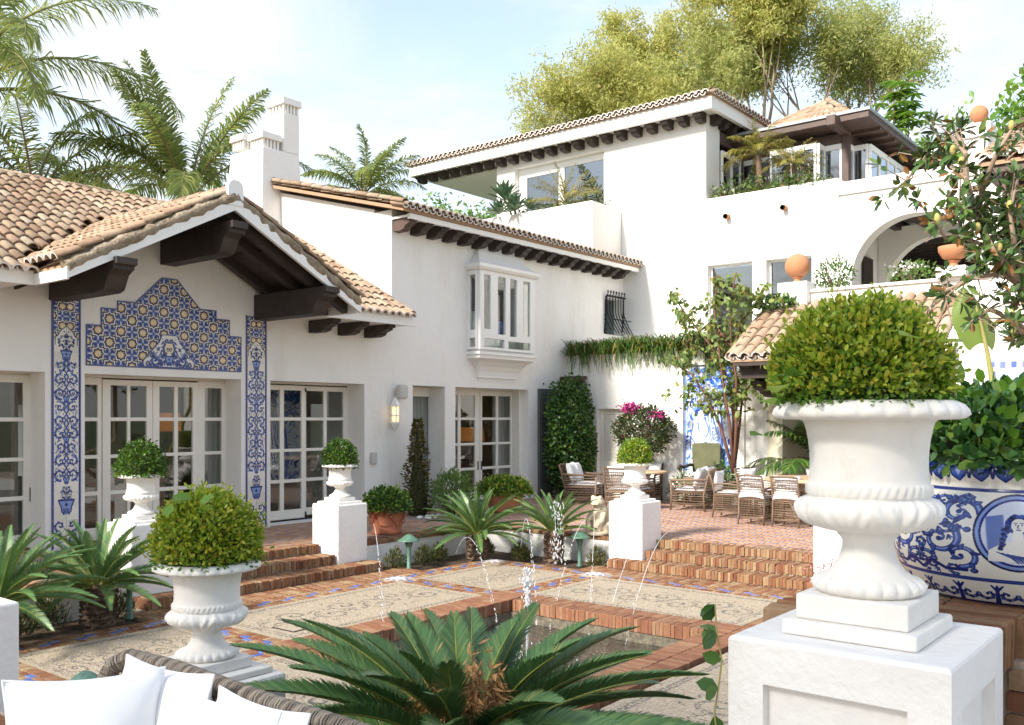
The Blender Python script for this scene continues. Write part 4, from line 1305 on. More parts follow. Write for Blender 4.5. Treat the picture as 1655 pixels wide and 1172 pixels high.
slope_items(it, (EX1 + .05, YG + .02, zr - SL * (EX1 + .05 - AX)), (0, 1, 0), (-nn, 0, SL * nn), 20, 9, .166, .295, keep=lambda p: gable_top(p.x) > main_top(p.y) - .06 and p.x > AX + .30)
def ridge_items(out, a, b, ex=.33):
    a, b = Vector(a), Vector(b)
    d = b - a; L_ = d.length; u = d.normalized()
    s = u.cross(Vector((0, 0, 1))).normalized(); n_ = s.cross(u)
    for i in range(int(L_ / ex)):
        p = a + u * (i * ex) + Vector((R.uniform(-.006, .006), R.uniform(-.006, .006), R.uniform(-.006, .006)))
        out.append((5, Matrix(((s.x, u.x, n_.x, p.x), (s.y, u.y, n_.y, p.y), (s.z, u.z, n_.z, p.z), (0, 0, 0, 1)))))
ridge_items(it, (AX, YG + .06, zr + .03), (AX, 13.6, zr + .03))
ridge_items(it, (-2, 15, eave_zed(15) + .03), (11.2, 15, eave_zed(15) + .03))
ridge_items(it, (11.22, YE, eave_zed(YE) + .05), (11.22, 14.6, eave_zed(14.6) + .05))
pieces('roof_tile', 'roof_tiling', BT, it, roof, limit=300)
PT = [barrel('eave_tile', .34, .078, .07, tm, seed=31, endw=True, th=.022)]
ud = []
for i in range(80):                                  # upturned pan tiles whose limewashed ends show below the covers
    x = -.5 + .166 * i
    if EX0 - .02 < x < 9.4 or x > 11.2: continue
    ud.append((0, Matrix.Translation((x, YE - .05, eave_zed(YE) + .05)) @ Matrix.Rotation(PI, 4, 'Y') @ Matrix.Rotation(-.48, 4, 'X')))
pieces('eave_tile', 'eave_tiling', PT, ud, roof)
mo = MB()                                            # mortar bedding along the rakes and ridges
for ex in (EX0, EX1):
    n = 30
    pts = []
    for i in range(n + 1):
        t = i / n
        pts.append((AX + (ex - AX) * t, YG + .05 + R.uniform(-.012, .012), zr - .055 + (eave_z + .175 - zr + .02) * t + R.uniform(-.012, .012)))
    mo.tube(pts, [.075 + R.uniform(-.014, .014) for _ in pts], 7)
    pts = [(x, y + .09, z + .075) for x, y, z in pts]
    mo.tube(pts, [.065 + R.uniform(-.012, .012) for _ in pts], 7)
mo.tube([(AX, YG + .05, zr - .03), (AX, 13.6, zr - .03)], .09, 8); mo.tube([(-2, 15, eave_zed(15)), (11.2, 15, eave_zed(15))], .1, 8)
mo.build('mortar_bedding', MT['mortar'], roof)
vm = MB(); pts = []
for i in range(25):                                  # clay and mortar packed into the left valley
    x = EX0 + .05 + (AX - EX0 - .05) * i / 24
    pts.append((x + R.uniform(-.01, .01), YE + (gable_top(x) - eave_zed(YE)) / SL + R.uniform(-.01, .01), gable_top(x) + .035 + R.uniform(-.012, .012)))
vm.tube(pts, [.085 + R.uniform(-.015, .015) for _ in pts], 7); vm.build('valley_mortar', MT['tile_bed'], roof)

# chimney standing behind the gable
ch = thing('chimney', 'tall white tapered chimney with four slotted caps behind the gable', 'chimney', (11.6, 15.75, 4.5))
cb = MB()
def frust(m, x0, x1, y0, y1, z0, X0, X1, Y0, Y1, z1):
    v = [(x0, y0, z0), (x1, y0, z0), (x1, y1, z0), (x0, y1, z0), (X0, Y0, z1), (X1, Y0, z1), (X1, Y1, z1), (X0, Y1, z1)]
    m.add(v, [(3, 2, 1, 0), (4, 5, 6, 7), (0, 1, 5, 4), (1, 2, 6, 5), (2, 3, 7, 6), (3, 0, 4, 7)])
frust(cb, 10.96, 12.08, 15.1, 16.42, 4.5, 11.1, 12.0, 15.22, 16.3, 7.42)
cb.box(11.60, 12.0, 15.22, 15.75, 7.421, 8.22)
cb.build('stack', MT['plaster_up'], ch, bevel=.02)
def chimney_cap(x0, x1, y0, y1, z):
    c = MB()
    n = 5
    xs = [x0 + (x1 - x0) * k / (n - 1) for k in range(n)]; ys = [y0 + (y1 - y0) * k / (n - 1) for k in range(n)]
    for k in range(n):
        for (x, y) in ((xs[k], y0), (xs[k], y1)) + (((x0, ys[k]), (x1, ys[k])) if 0 < k < n - 1 else ()):
            c.box(x - .024, x + .024, y - .024, y + .024, z, z + .17 + R.uniform(0, .0015))
    c.box(x0 + .045, x1 - .045, y0 + .04, y1 - .04, z, z + .171)  # white inner block added so the slots look lit
    frust(c, x0 - .07, x1 + .07, y0 - .07, y1 + .07, z + .1725, x0 - .06, x1 + .06, y0 - .06, y1 + .06, z + .30)
    c.build('chimney_cap', [MT['plaster_up'], MT['iron']], ch, origin=((x0 + x1) / 2, (y0 + y1) / 2, z))
chimney_cap(11.64, 11.97, 15.26, 15.70, 8.22)
chimney_cap(11.16, 11.50, 15.28, 15.62, 7.425)
chimney_cap(11.16, 11.46, 15.92, 16.24, 7.50)
chimney_cap(11.62, 11.94, 15.92, 16.24, 7.55)

# ---- two storey house with the bay window
mh = thing('two_storey_house', 'white two storey house with bay window and row of dark eave corbels', 'house', (15, 12, .36))
mw = MB()
for a, b in ((11.5, 12.03), (12.89, 13.186), (15.479, 16.9)):
    mw.box(a, b, 12, 12.45, .2, 2.66)
TF = lambda x, z, w: (x, 12 + w, z)
mw.prism([(11.5, 2.66), (16.9, 2.66), (16.9, 3.35), (11.5, 3.35)], TF, 0, .45)
mw.box(11.5, 13.62, 12, 12.45, 3.35, 4.92); mw.box(15.22, 18.42, 12, 12.45, 3.35, 4.92); mw.box(18.42, 19.15, 12, 12.45, 3.35, 4.05)
mw.box(19.15, 19.3, 12, 12.45, 3.35, 4.92); mw.box(11.5, 19.3, 12, 12.45, 4.92, 5.78)
TE = lambda y, z, w: (11.5 + w, y, z)
mw.prism([(12.45, .2), (17.6, .2), (17.6, 6.3), (16.3, 6.86), (12.45, 5.84)], TE, 0, .35)
mw.box(11.86, 19.2, 17.2, 17.5, .2, 6.6)
mw.build('wall', MT['plaster'], mh)
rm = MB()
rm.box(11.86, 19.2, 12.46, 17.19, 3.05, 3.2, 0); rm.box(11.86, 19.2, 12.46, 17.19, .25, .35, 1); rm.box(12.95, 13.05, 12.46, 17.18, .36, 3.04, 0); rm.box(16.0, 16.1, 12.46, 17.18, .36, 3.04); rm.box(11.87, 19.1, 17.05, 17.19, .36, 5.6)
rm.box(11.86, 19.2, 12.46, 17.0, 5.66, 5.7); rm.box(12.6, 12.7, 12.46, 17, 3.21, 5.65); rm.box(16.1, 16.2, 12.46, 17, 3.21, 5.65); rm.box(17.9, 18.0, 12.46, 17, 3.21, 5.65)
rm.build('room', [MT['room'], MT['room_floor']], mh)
grid_leaf(mh, 'window', TX(0, 12.45, 0), 12.0, 13.04, .38, 2.65, [(12.06, 13.0, .45, 2.47)])
grid_leaf(mh, 'french_door', TX(0, 12.47, 0), 13.1, 14.39, .38, 2.62, cols_rows([(13.25, 13.73), (13.81, 14.25)], ROWS), handle=(14.33, 1.0))
grid_leaf(mh, 'french_door', TX(0, 12.46, 0), 14.40, 15.56, .38, 2.62, cols_rows([(14.46, 14.91), (14.98, 15.40)], ROWS), handle=(14.43, 1.0))
dh = MB(); dh.box(13.0, 15.6, 12.44, 12.52, 2.621, 2.68); dh.box(15.42, 15.476, 12.2, 12.45, .38, 2.66); dh.build('door_head', MT['frame'], mh)
shu = MB(); shu.box(15.79, 16.42, 11.93, 11.99, .4, 2.69)
for k in range(22): shu.box(15.84, 16.37, 11.915, 11.93, .5 + k * .098, .57 + k * .098)
prop(shu.build('shutter', mat('grey_shutter', (.10, .105, .10), rough=.6), mh))
# bay window
by = MB()
BX0, BX1, BY = 13.55, 15.28, 11.7
by.box(BX0 + .04, BX1 - .04, BY + .04, 12.0, 3.36, 3.40)
by.box(BX0 - .05, BX1 + .05, BY - .05, 12.001, 3.30, 3.358); by.box(BX0 - .02, BX1 + .02, BY - .02, 12.001, 3.26, 3.299)
def flare(m, prof, mi=0):            # rings that follow the three free sides of the bay, out = distance beyond the bay
    vs = []
    for o, z in prof:
        vs += [(BX0 - o, 12.001, z), (BX0 - o, BY - o, z), (BX1 + o, BY - o, z), (BX1 + o, 12.001, z)]
    fs = []
    for i in range(len(prof) - 1):
        for k in range(3):
            fs.append((i * 4 + k, i * 4 + k + 1, i * 4 + 5 + k, i * 4 + 4 + k))
    fs.append((0, 3, 2, 1)); e = 4 * (len(prof) - 1); fs.append((e, e + 1, e + 2, e + 3))
    m.add(vs, fs, mi)
flare(by, [(-.285, 2.80), (-.285, 2.86), (-.24, 2.862), (-.24, 2.9), (-.22, 2.98), (-.17, 3.08), (-.09, 3.17), (0, 3.225), (.02, 3.23), (.02, 3.259)])
by.build('bay_sill', MT['white_paint'], mh)
by = MB()
flare(by, [(.0, 4.945), (.06, 4.95), (.1, 5.0), (.1, 5.06), (.07, 5.075), (-.02, 5.12), (-.1, 5.19), (-.17, 5.29), (-.22, 5.42), (-.25, 5.58)])
by.build('bay_hood', MT['white_paint'], mh)
TB = TX(0, BY + .05, 0)
grid_leaf(mh, 'bay_sash', TB, BX0, BX1, 3.40, 4.945, [(13.67, 13.87, 3.80, 4.86), (14.085, 14.335, 3.72, 4.86), (14.475, 14.69, 3.70, 4.86), (14.90, 15.13, 3.74, 4.86), (13.67, 14.29, 3.45, 3.62), (14.42, 15.14, 3.45, 3.60)], m=MT['white_paint'], th=.07)
TS_ = TY(BX0 + .05, 12.0, 0)
grid_leaf(mh, 'bay_sash', TS_, 0, .248, 3.40, 4.945, [(.05, .20, 3.78, 4.85), (.05, .20, 3.45, 3.62)], m=MT['white_paint'], th=.07)
TS2 = TY(BX1 + .0, 12.0, 0)
grid_leaf(mh, 'bay_sash', TS2, 0, .248, 3.40, 4.945, [(.05, .20, 3.78, 4.85), (.05, .20, 3.45, 3.62)], m=MT['white_paint'], th=.05)
# roof edge of the two storey house
r2 = MB()
s2 = .26
r2.add([(11.3, 11.5, 5.72), (19.24, 11.5, 5.72), (19.24, 16.3, 5.72 + s2 * 4.8), (11.3, 16.3, 5.72 + s2 * 4.8), (11.3, 11.5, 5.66), (19.24, 11.5, 5.66), (19.24, 16.3, 5.66 + s2 * 4.8), (11.3, 16.3, 5.66 + s2 * 4.8)],
       [(0, 1, 2, 3), (4, 7, 6, 5), (0, 4, 5, 1), (1, 5, 6, 2), (2, 6, 7, 3), (3, 7, 4, 0)])
roof2 = r2.build('roof', MT['tile_bed'], mh)
f2 = MB(); f2.box(11.5, 19.22, 11.53, 11.6, 5.56, 5.659); f2.box(11.5, 19.22, 11.601, 11.999, 5.60, 5.64)
f2.build('fascia', MT['white_paint'], roof2)
it = []
n2 = 1 / math.sqrt(1 + s2 * s2)
slope_items(it, (11.3, 11.44, 5.71), (1, 0, 0), (0, n2, s2 * n2), 47, 14, .168, .33)
ridge_items(it, (11.36, 11.5, 5.80), (11.36, 16.2, 5.80 + s2 * 4.7), .32)
LT = [barrel('roof_tile', .40, .083, .068, tm, seed=i) for i in range(4)] + [barrel('roof_tile', .36, .085, .068, tm, seed=19, endw=True, th=.022), BT[5]]
pieces('roof_tile', 'roof_tiling', LT, it, roof2, limit=120)
ud = []
for i in range(48):                                  # upturned pan tiles whose limewashed ends show below the covers
    p = Vector((11.3 + .168 * i, 11.43, 5.765))
    ud.append((0, Matrix.Translation(p) @ Matrix.Rotation(PI, 4, 'Y') @ Matrix.Rotation(-.25, 4, 'X')))
pieces('eave_tile', 'eave_tiling', PT, ud, roof2)
for i in range(18):
    x = 11.62 + i * .4225
    beam_y(roof2, x, 12, 5.598, .45, .21, .17, 'wood_red' if i == 0 else 'wood')
# iron grille on the upper wall
gr = thing('window_grille', 'black wrought iron belly grille over small upper window above the hanging greenery', 'grille', (18.8, 11.9, 4.05))
gm = MB(); fr = MB()
def belly(v): return .10 + (.55 * max(0, .6 - v) ** 1.4)
for k in range(7):
    x = 18.42 + k * .122
    pts = [(x, 12 - .07 - belly(t / 14) + .1, 4.05 + .93 * t / 14) for t in range(15)]
    top = [(x, pts[-1][1] - .04 * math.sin(q * .6), 4.98 + .05 * (1 - math.cos(q * .9))) for q in range(1, 6)]
    b = MB(); b.tube(pts + top, .011, 6); b.build('bar', MT['iron'], gr, origin=pts[0])
fr.box(18.38, 19.19, 11.89, 11.93, 4.93, 4.97)
fr.tube([(18.40, 11.88 - belly(.36) + .02, 4.38), (19.17, 11.88 - belly(.36) + .02, 4.38)], .012, 6)
for x in (18.40, 19.18):
    fr.tube([(x, 12, 4.06), (x, 11.97, 4.3), (x, 11.95, 4.95)], .018, 6)
    fr.tube([(x, 11.97 - .05 * math.cos(a * .5), 4.45 + .06 * math.sin(a * .5)) for a in range(12)], .01, 5)
    fr.tube([(x, 11.96, 4.4), (x, 11.80, 4.12)], .011, 5)
    fr.tube([(x, 11.97 - .04 * math.cos(a * .5), 4.12 + .05 * math.sin(a * .5)) for a in range(12)], .01, 5)
fr.build('grille_frame', MT['iron'], gr)
q = MB(); q.box(18.42, 19.15, 12.2, 12.22, 4.05, 4.92); prop(q.build('window', MT['glass_dark'], mh))
# dark timber bracket lower on the corner
lb = thing('timber_bracket', 'short dark timber bracket jutting from the wall above the climbing shrub', 'bracket', (16.72, 12, 2.98))
beam_y(lb, 16.72, 11.998, 2.98, .58, .25, .22, 'wood_red', 'bracket_beam')
# ------------------------------------------------------------------ the tall villa on the right
vl = thing('villa', 'tall bright white villa with tiled eaves, balcony box and arched gallery', 'house', (19.3, 10, .36))
XU = 19.25
vw = MB()
def wallx(m, y0, y1, z0, z1, x=XU, t=.35): m.box(x, x + t, y0, y1, z0, z1)
wallx(vw, 9.79, 12.56, 7.06, 9.0); wallx(vw, 15.38, 16.0, 7.06, 9.0); wallx(vw, 12.56, 15.38, 8.70, 9.0); wallx(vw, 12.56, 15.38, 7.06, 7.12)
wallx(vw, 9.757, 16, .2, 7.06); wallx(vw, 8.663, 9.757, 5.54, 7.06); wallx(vw, 8.347, 8.663, .2, 7.06); wallx(vw, 7.327, 8.347, 5.52, 7.06); wallx(vw, 6.77, 7.327, .2, 7.06); wallx(vw, 7.327, 8.347, .2, 3.9); wallx(vw, 8.663, 9.757, .2, 3.9)
vw.box(XU + .35, XU + .69, 9.79, 10.14, 7.06, 9.0); vw.box(XU + .35, XU + .6, 6.77, 9.79, 6.7, 7.0)
vw.box(XU + .35, 30, 15.65, 16.0, .2, 9.0)
# arch bay, set 6 cm back
aw = [(6.768, 3.4), (6.768, 6.70), (3.6, 6.70), (3.6, 3.4), (4.07, 3.4), (4.07, 4.92)]
aw += [(5.29 - 1.22 * math.cos(PI * k / 28), 4.92 + 1.22 * math.sin(PI * k / 28)) for k in range(1, 28)] + [(6.51, 4.92), (6.51, 3.4)]
vw.prism(aw, lambda y, z, w: (XU + .06 + w, y, z), 0, .40)
vw.box(XU + .01, XU + .46, 3.6, 6.768, 6.701, 6.96)
vw.box(XU + .05, XU + .5, 3.95, 4.36, 6.961, 7.42); vw.box(XU + .0, XU + .55, 3.9, 4.41, 7.421, 7.68)
vwo = vw.build('wall', MT['plaster_up'], vl)
# gallery inside the arch
ga = MB()
ga.box(XU + .47, 24.5, 2.2, 6.7, 3.3, 3.42); ga.box(XU + .47, 24.5, 6.62, 6.75, 3.42, 6.6); ga.box(24.4, 24.5, 2.2, 6.61, 3.42, 6.6, 0); ga.box(XU + .47, 24.5, 2.2, 6.61, 6.45, 6.55)
ia = [(6.61, 3.42), (6.61, 6.3), (2.4, 6.3), (2.4, 3.42), (4.11, 3.42), (4.11, 4.85)] + [(5.29 - 1.18 * math.cos(PI * k / 24), 4.85 + 1.18 * math.sin(PI * k / 24)) for k in range(1, 24)] + [(6.47, 4.85), (6.47, 3.42)]
ga.prism(ia, lambda y, z, w: (21.35 + w, y, z), 0, .3)
ga.build('gallery', MT['plaster_up'], vl)
for k in range(7):
    b = MB(); b.box(XU + .5, 24.3, 2.5 + k * .6, 2.66 + k * .6, 6.22, 6.44); b.build('ceiling_beam', MT['wood'], vl, origin=(22, 2.5 + k * .6, 6.3))
for k in range(6):
    b = MB(); b.box(21.7 + k * .4, 21.85 + k * .4, 2.3, 6.6, 5.92, 6.1); b.build('ceiling_beam', MT['wood'], vl, origin=(21.7 + k * .4, 4, 6))
dk = MB(); dk.box(24.3, 24.39, 2.3, 6.6, 3.43, 6.2); dk.box(21.66, 24.29, 6.56, 6.61, 3.43, 6.2); dk.box(20.25, 20.85, 6.56, 6.615, 4.85, 5.55); dk.build('dark_panels', MT['wood'], vl)  # dark wood sheets over gallery back and side walls, plus a small panel
# windows
def deep_window(y0, y1, z0, z1, cols, x=XU + .22, gl='glass_sky', name='window'):
    return grid_leaf(vl, name, TY(x, y1, z0), 0, y1 - y0, 0, z1 - z0, cols, m=MT['white_paint'], gl=MT[gl], th=.06)
deep_window(8.663, 9.757, 3.9, 5.54, [(.05, 1.045, .05, 1.6)])
deep_window(7.327, 8.347, 3.9, 5.52, [(.05, .97, .05, 1.58)])
deep_window(12.56, 15.38, 7.12, 8.70, [(.28, 1.32, .08, 1.32), (1.5, 2.74, .08, 1.40)])
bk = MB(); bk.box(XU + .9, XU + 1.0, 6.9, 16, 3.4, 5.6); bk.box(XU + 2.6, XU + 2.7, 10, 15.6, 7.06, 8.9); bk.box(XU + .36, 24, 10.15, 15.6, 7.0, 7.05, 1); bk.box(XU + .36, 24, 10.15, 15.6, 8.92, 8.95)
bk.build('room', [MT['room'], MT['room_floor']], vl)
# balcony planter box
bb = MB(); bb.box(17.97, XU - .001, 12.05, 15.6, 5.9, 7.14); bb.box(18.12, XU - .001, 12.2, 15.45, 7.05, 7.10, 1)
bb.build('balcony', [MT['plaster_up'], MT['soil']], vl, bevel=.03)
so_ = MB()
for (y, z) in ((9.24, 6.59), (7.91, 6.60)):
    s_ = MB(); s_.tube([(XU + .05, y, z), (XU - .16, y, z - .02)], .06, 10, caps=False); s_.tube([(XU - .16, y, z - .02), (XU + .05, y, z)], .045, 10, 1, caps=False)
    s_.build('rain_spout', [MT['terra2'], MT['iron']], vl, origin=(XU, y, z))
# eaves and roof
ev = MB()
EXV, EYV, EZ = 18.75, 9.40, 8.95
ev.box(EXV, EXV + .1, EYV, 18.85, EZ, EZ + .28); ev.box(EXV + .1, 21.6, EYV, EYV + .1, EZ, EZ + .28); ev.box(EXV + .1, 29, 18.75, 18.85, EZ, EZ + .28)
ev.box(EXV + .1, 29, EYV + .1, 18.75, EZ + .08, EZ + .13)
evo = ev.build('eave', MT['white_paint'], vl)
zt = EZ + .285
rs = .24
rfv = MB()
rfv.add([(EXV - .05, EYV - .05, zt), (30, EYV - .05, zt), (30, 18.9, zt), (EXV - .05, 18.9, zt), (EXV + 4.7, EYV + 4.7, zt + 4.75 * rs), (30, EYV + 4.7, zt + 4.75 * rs)],
        [(0, 1, 5, 4), (0, 4, 3), (3, 4, 5, 2), (1, 2, 5), (0, 3, 2, 1)])
roofv = rfv.build('roof', MT['tile_bed'], vl)
nv = 1 / math.sqrt(1 + rs * rs)
it = []
slope_items(it, (EXV - .1, 18.9, zt), (0, -1, 0), (nv, 0, rs * nv), 57, 12, .1667, .33, keep=lambda p: p.x - EXV < min(p.y - EYV, 18.9 - p.y) + .1)
slope_items(it, (EXV - .05, EYV - .1, zt), (1, 0, 0), (0, nv, rs * nv), 18, 6, .1667, .33, keep=lambda p: p.y - EYV < p.x - EXV + .1)
ridge_items(it, (EXV - .02, EYV - .02, zt + .08), (EXV + 4.5, EYV + 4.5, zt + 4.5 * rs + .08), .32)
ridge_items(it, (EXV - .02, 18.85, zt + .08), (EXV + 4.5, 14.35, zt + 4.5 * rs + .08), .32)
pieces('roof_tile', 'roof_tiling', LT, it, roofv, limit=150)
ud = []
for i in range(57):
    ud.append((0, Matrix.Translation((EXV - .1, 18.9 - .1667 * i, zt + .06)) @ Matrix.Rotation(-PI / 2, 4, 'Z') @ Matrix.Rotation(PI, 4, 'Y') @ Matrix.Rotation(-.2, 4, 'X')))
for i in range(18):
    ud.append((0, Matrix.Translation((EXV + .1667 * i, EYV - .1, zt + .06)) @ Matrix.Rotation(PI, 4, 'Y') @ Matrix.Rotation(-.2, 4, 'X')))
pieces('eave_tile', 'eave_tiling', PT, ud, roofv)
for k in range(22):
    beam_x(evo, XU, 9.86 + k * .42, EZ + .075, .4, .22, .18)
for k in range(6):
    beam_y(evo, XU + .28 + k * .42, 9.79, EZ + .075, .30, .22, .18)
lt = MB(); lt.box(XU + .36, 30, 15.99, 18.6, 8.90, 8.945); lt.build('soffit', MT['white_paint'], evo)
# recessed roof terrace beside the tall block, planted ledge
# ---- glazed sunroom
su = thing('sunroom', 'glazed rooftop sunroom with dark brown frame and small tiled hip roof', 'sunroom', (22.5, 8.3, 7))
SX, SYV = 21.2, 7.27
sm_ = MB()
sm_.box(SX - .08, SX + .08, SYV - .08, SYV + .08, 6.9, 8.50)
sm_.box(SX - .06, SX + .04, SYV + .09, 9.9, 8.34, 8.56); sm_.box(SX + .09, 27, SYV - .06, SYV + .04, 8.34, 8.56)
sm_.box(20.2, 21.25, SYV - .10, SYV + .10, 8.50, 8.72)
sm_.box(19.96, 21.4, 9.80, 9.9, 8.5, 8.80); sm_.box(20.95, 21.1, 9.72, 9.86, 7, 8.5)
sm_.build('timber_frame', MT['wood_red'], su, bevel=.01)
ro = MB()
RX0, RY0, RZ = 20.5, 6.55, 8.62
ro.add([(RX0, RY0, RZ), (28, RY0, RZ), (28, 10.6, RZ), (RX0, 10.6, RZ), (RX0, RY0, RZ + .16), (28, RY0, RZ + .16), (28, 10.6, RZ + .16), (RX0, 10.6, RZ + .16)],
       [(0, 3, 2, 1), (4, 5, 6, 7), (0, 1, 5, 4), (1, 2, 6, 5), (2, 3, 7, 6), (3, 0, 4, 7)], 0)
ro.box(RX0 - .04, RX0 + .02, RY0 - .04, 10.7, RZ + .14, RZ + .20, 1); ro.box(RX0 + .021, 28, RY0 - .04, RY0 + .02, RZ + .14, RZ + .20, 1)
MT['zinc'] = mat('grey_zinc', (.25, .28, .28), (.32, .35, .35), rough=.45, metal=.3)
roo = ro.build('roof', [MT['wood_red'], MT['zinc']], su)
for k in range(9):
    b = MB(); b.box(21.4 + k * .55, 21.5 + k * .55, RY0 + .03, SYV, RZ - .08, RZ - .001); b.build('rafter', MT['wood_red'], roo, origin=(21.4 + k * .55, RY0, RZ))
hp = MB()
HX, HY, HZ = 23.3, 8.45, 10.05
hp.add([(21.4, 7.0, RZ + .162), (25.4, 7.0, RZ + .162), (25.4, 10.2, RZ + .162), (21.4, 10.2, RZ + .162), (HX, HY, HZ)], [(0, 1, 4), (1, 2, 4), (2, 3, 4), (3, 0, 4)])
hp.build('hip_core', MT['tile_bed'], roo)
it = []
def fan(p0, p1, n):
    for i in range(n):
        t = (i + .5) / n
        e = Vector(p0).lerp(Vector(p1), t); top = Vector((HX, HY, HZ)).lerp(e, abs(t - .5) * .9)
        u = (top - e).normalized(); L_ = (top - e).length
        s = u.cross(Vector((0, 0, 1))).normalized(); n_ = s.cross(u)
        for j in range(int(L_ / .33)):
            p = e + u * (j * .33) + n_ * .07
            it.append((R.randrange(4), Matrix(((s.x, u.x, n_.x, p.x), (s.y, u.y, n_.y, p.y), (s.z, u.z, n_.z, p.z), (0, 0, 0, 1)))))
fan((21.4, 10.2, RZ + .17), (21.4, 7.0, RZ + .17), 14); fan((21.4, 7.0, RZ + .17), (25.4, 7.0, RZ + .17), 15)
for a in ((21.4, 7.0), (21.4, 10.2), (25.4, 7.0)):
    ridge_items(it, (a[0], a[1], RZ + .24), (HX, HY, HZ + .06), .33)
pieces('roof_tile', 'roof_tiling', BT, it, roo, limit=120)
wm = MT['white_paint']
def sun_win(T, w_, n, h0=6.95, h1=8.33, gl='glass_dark'):
    c = [(w_ * k / n + .05, w_ * (k + 1) / n - .05, h0 + .1, h1 - .12) for k in range(n)]
    grid_leaf(su, 'window', T, 0, w_, h0, h1, c, m=wm, gl=MT[gl], th=.06)
sun_win(TY(21.2, 9.8, 0), .9, 2)                     # behind the little palms
sun_win(TY(20.8, 8.9, 0), 1.1, 2, gl='glass_sky')    # projecting bay
sun_win(TX(20.8, 7.80, 0), .38, 1)
sun_win(TY(21.2, 7.78, 0), .43, 1, gl='glass_sky')
sun_win(TX(21.28, 7.27, 0), .3, 1)
sun_win(TY(21.6, 7.27, 0), .37, 1, gl='glass_sky'); sun_win(TX(21.6, 6.9, 0), 3.2, 5)
sun_win(TX(19.96, 9.78, 0), 1.0, 2)
ins = MB(); ins.box(21.9, 27, 9.6, 9.7, 6.9, 8.6); ins.box(26.9, 27, 7.4, 9.59, 6.9, 8.6); ins.box(20, 27, 6.8, 9.59, 6.85, 6.9); ins.build('inner_wall', MT['curtain'], su)

# ---- lower right wall with shutter door, picture panel and planted ledge
XL = 16.9
lw = thing('terrace_wall', 'white lower wall with planted ledge, louvred door and picture tiles', 'wall', (XL, 10, .36))
m = MB()
m.box(XL, XL + .3, 11.205, 11.999, .2, 3.46); m.box(XL, XL + .3, 7.30, 10.34, .2, 3.46); m.box(XL, XL + .3, 10.34, 11.205, 2.26, 3.46)
m.box(XL + .3, XU, 7.0, 11.999, 3.2, 3.40); m.box(XL - .06, XL, 7.75, 7.9, .36, 3.2); m.box(XL - .06, XL, 9.08, 9.2, .36, 3.2); m.box(XL - .06, XL, 7.9, 9.08, 3.13, 3.2)
m.box(XL, XL + .25, 2.5, 7.299, 3.9, 4.40); m.box(XL - .18, XL + .3, 6.46, 7.02, 4.0, 4.60); m.box(XL - .05, XL + .3, 2.5, 6.459, 4.401, 4.45)
m.box(XL - .15, XL + .33, 3.77, 4.23, 4.451, 4.62)
m.build('wall', MT['plaster'], lw)
s_ = MB(); s_.tube([(XL + .05, 9.28, 3.24), (XL - .15, 9.28, 3.22)], .055, 10, caps=False); s_.tube([(XL - .15, 9.28, 3.22), (XL + .05, 9.28, 3.24)], .04, 10, 1, caps=False)
s_.build('rain_spout', [MT['terra2'], MT['iron']], lw)
dr = MB(); TT = TY(XL + .2, 11.2, 0)
dr.tbox(TT, 0, .865, .36, 2.26, 0, .04); 
for a, b in ((0, .09), (.40, .46), (.775, .865)): dr.tbox(TT, a, b, .36, 2.26, .0405, .07)
for z0, z1 in ((.36, .5), (1.0, 1.12), (2.14, 2.26)):
    dr.tbox(TT, .0905, .3995, z0, z1, .0405, .068); dr.tbox(TT, .4605, .7745, z0, z1, .0405, .068)
for c in (0.095, .465):
    for k in range(24): dr.tbox(TT, c, c + .3, 1.135 + k * .0415, 1.165 + k * .0415, .0405, .06)
dr.build('louvred_door', MT['frame'], lw, bevel=.003)
kn = MB(); kn.ball((XL + .12, 10.42, 1.35), .03, 10); kn.build('door_knob', MT['iron'], lw)
tp = part('tile_panel', lw, (XL, 8.48, 1.0))
TP = lambda a, b, t: (XL - .002 - t, a, b)
tile_field(tp, 'glazed_tile', [(7.91, .98), (9.07, .98), (9.07, 3.12), (7.91, 3.12)], TP, (.145, .1427), lambda a, b: ((9.07 - a) / 1.16, (b - .98) / 2.14), MT['az_scene'])
# ---- tiled porch roof in front of the gallery
po = thing('porch', 'tiled lean to porch roof on dark timber brackets below the gallery', 'porch', (16, 5.5, .36))
PXE, PZE, PXT, PZT = 15.2, 3.10, 16.88, 4.12
ps = (PZT - PZE) / (PXT - PXE); pn = 1 / math.sqrt(1 + ps * ps)
pr_ = MB(); pr_.prism([(PXE, PZE - .05), (PXT, PZT - .05), (PXT, PZT), (PXE, PZE)], lambda x, z, w: (x, w, z), 3.75, 7.25)
proof = pr_.build('roof', MT['tile_bed'], po)
it = []
slope_items(it, (PXE - .05, 7.25, PZE), (0, -1, 0), (pn, 0, ps * pn), 17, 6, .206, .33)
ridge_items(it, (PXE, 7.27, PZE + .05), (PXT, 7.27, PZT + .05)); 
LT2 = [barrel('roof_tile', .42, .105, .088, tm, seed=i) for i in range(4)] + [barrel('roof_tile', .38, .105, .088, tm, seed=19, endw=True, th=.03), BT[5]]
pieces('roof_tile', 'roof_tiling', LT2, it, proof)
ud = [(0, Matrix.Translation((PXE - .05, 7.25 - .206 * i, PZE + .05)) @ Matrix.Rotation(-PI / 2, 4, 'Z') @ Matrix.Rotation(PI, 4, 'Y') @ Matrix.Rotation(-.5, 4, 'X')) for i in range(18)]
pieces('eave_tile', 'eave_tiling', [barrel('eave_tile', .34, .1, .09, tm, seed=31, endw=True, th=.03)], ud, proof)
vb = MB(); vb.prism([(PXE - .03, PZE - .12), (PXT, PZT - .12), (PXT, PZT + .03), (PXE - .03, PZE + .03)], lambda x, z, w: (x, w, z), 3.66, 3.748); vb.build('verge_board', MT['white_paint'], proof)
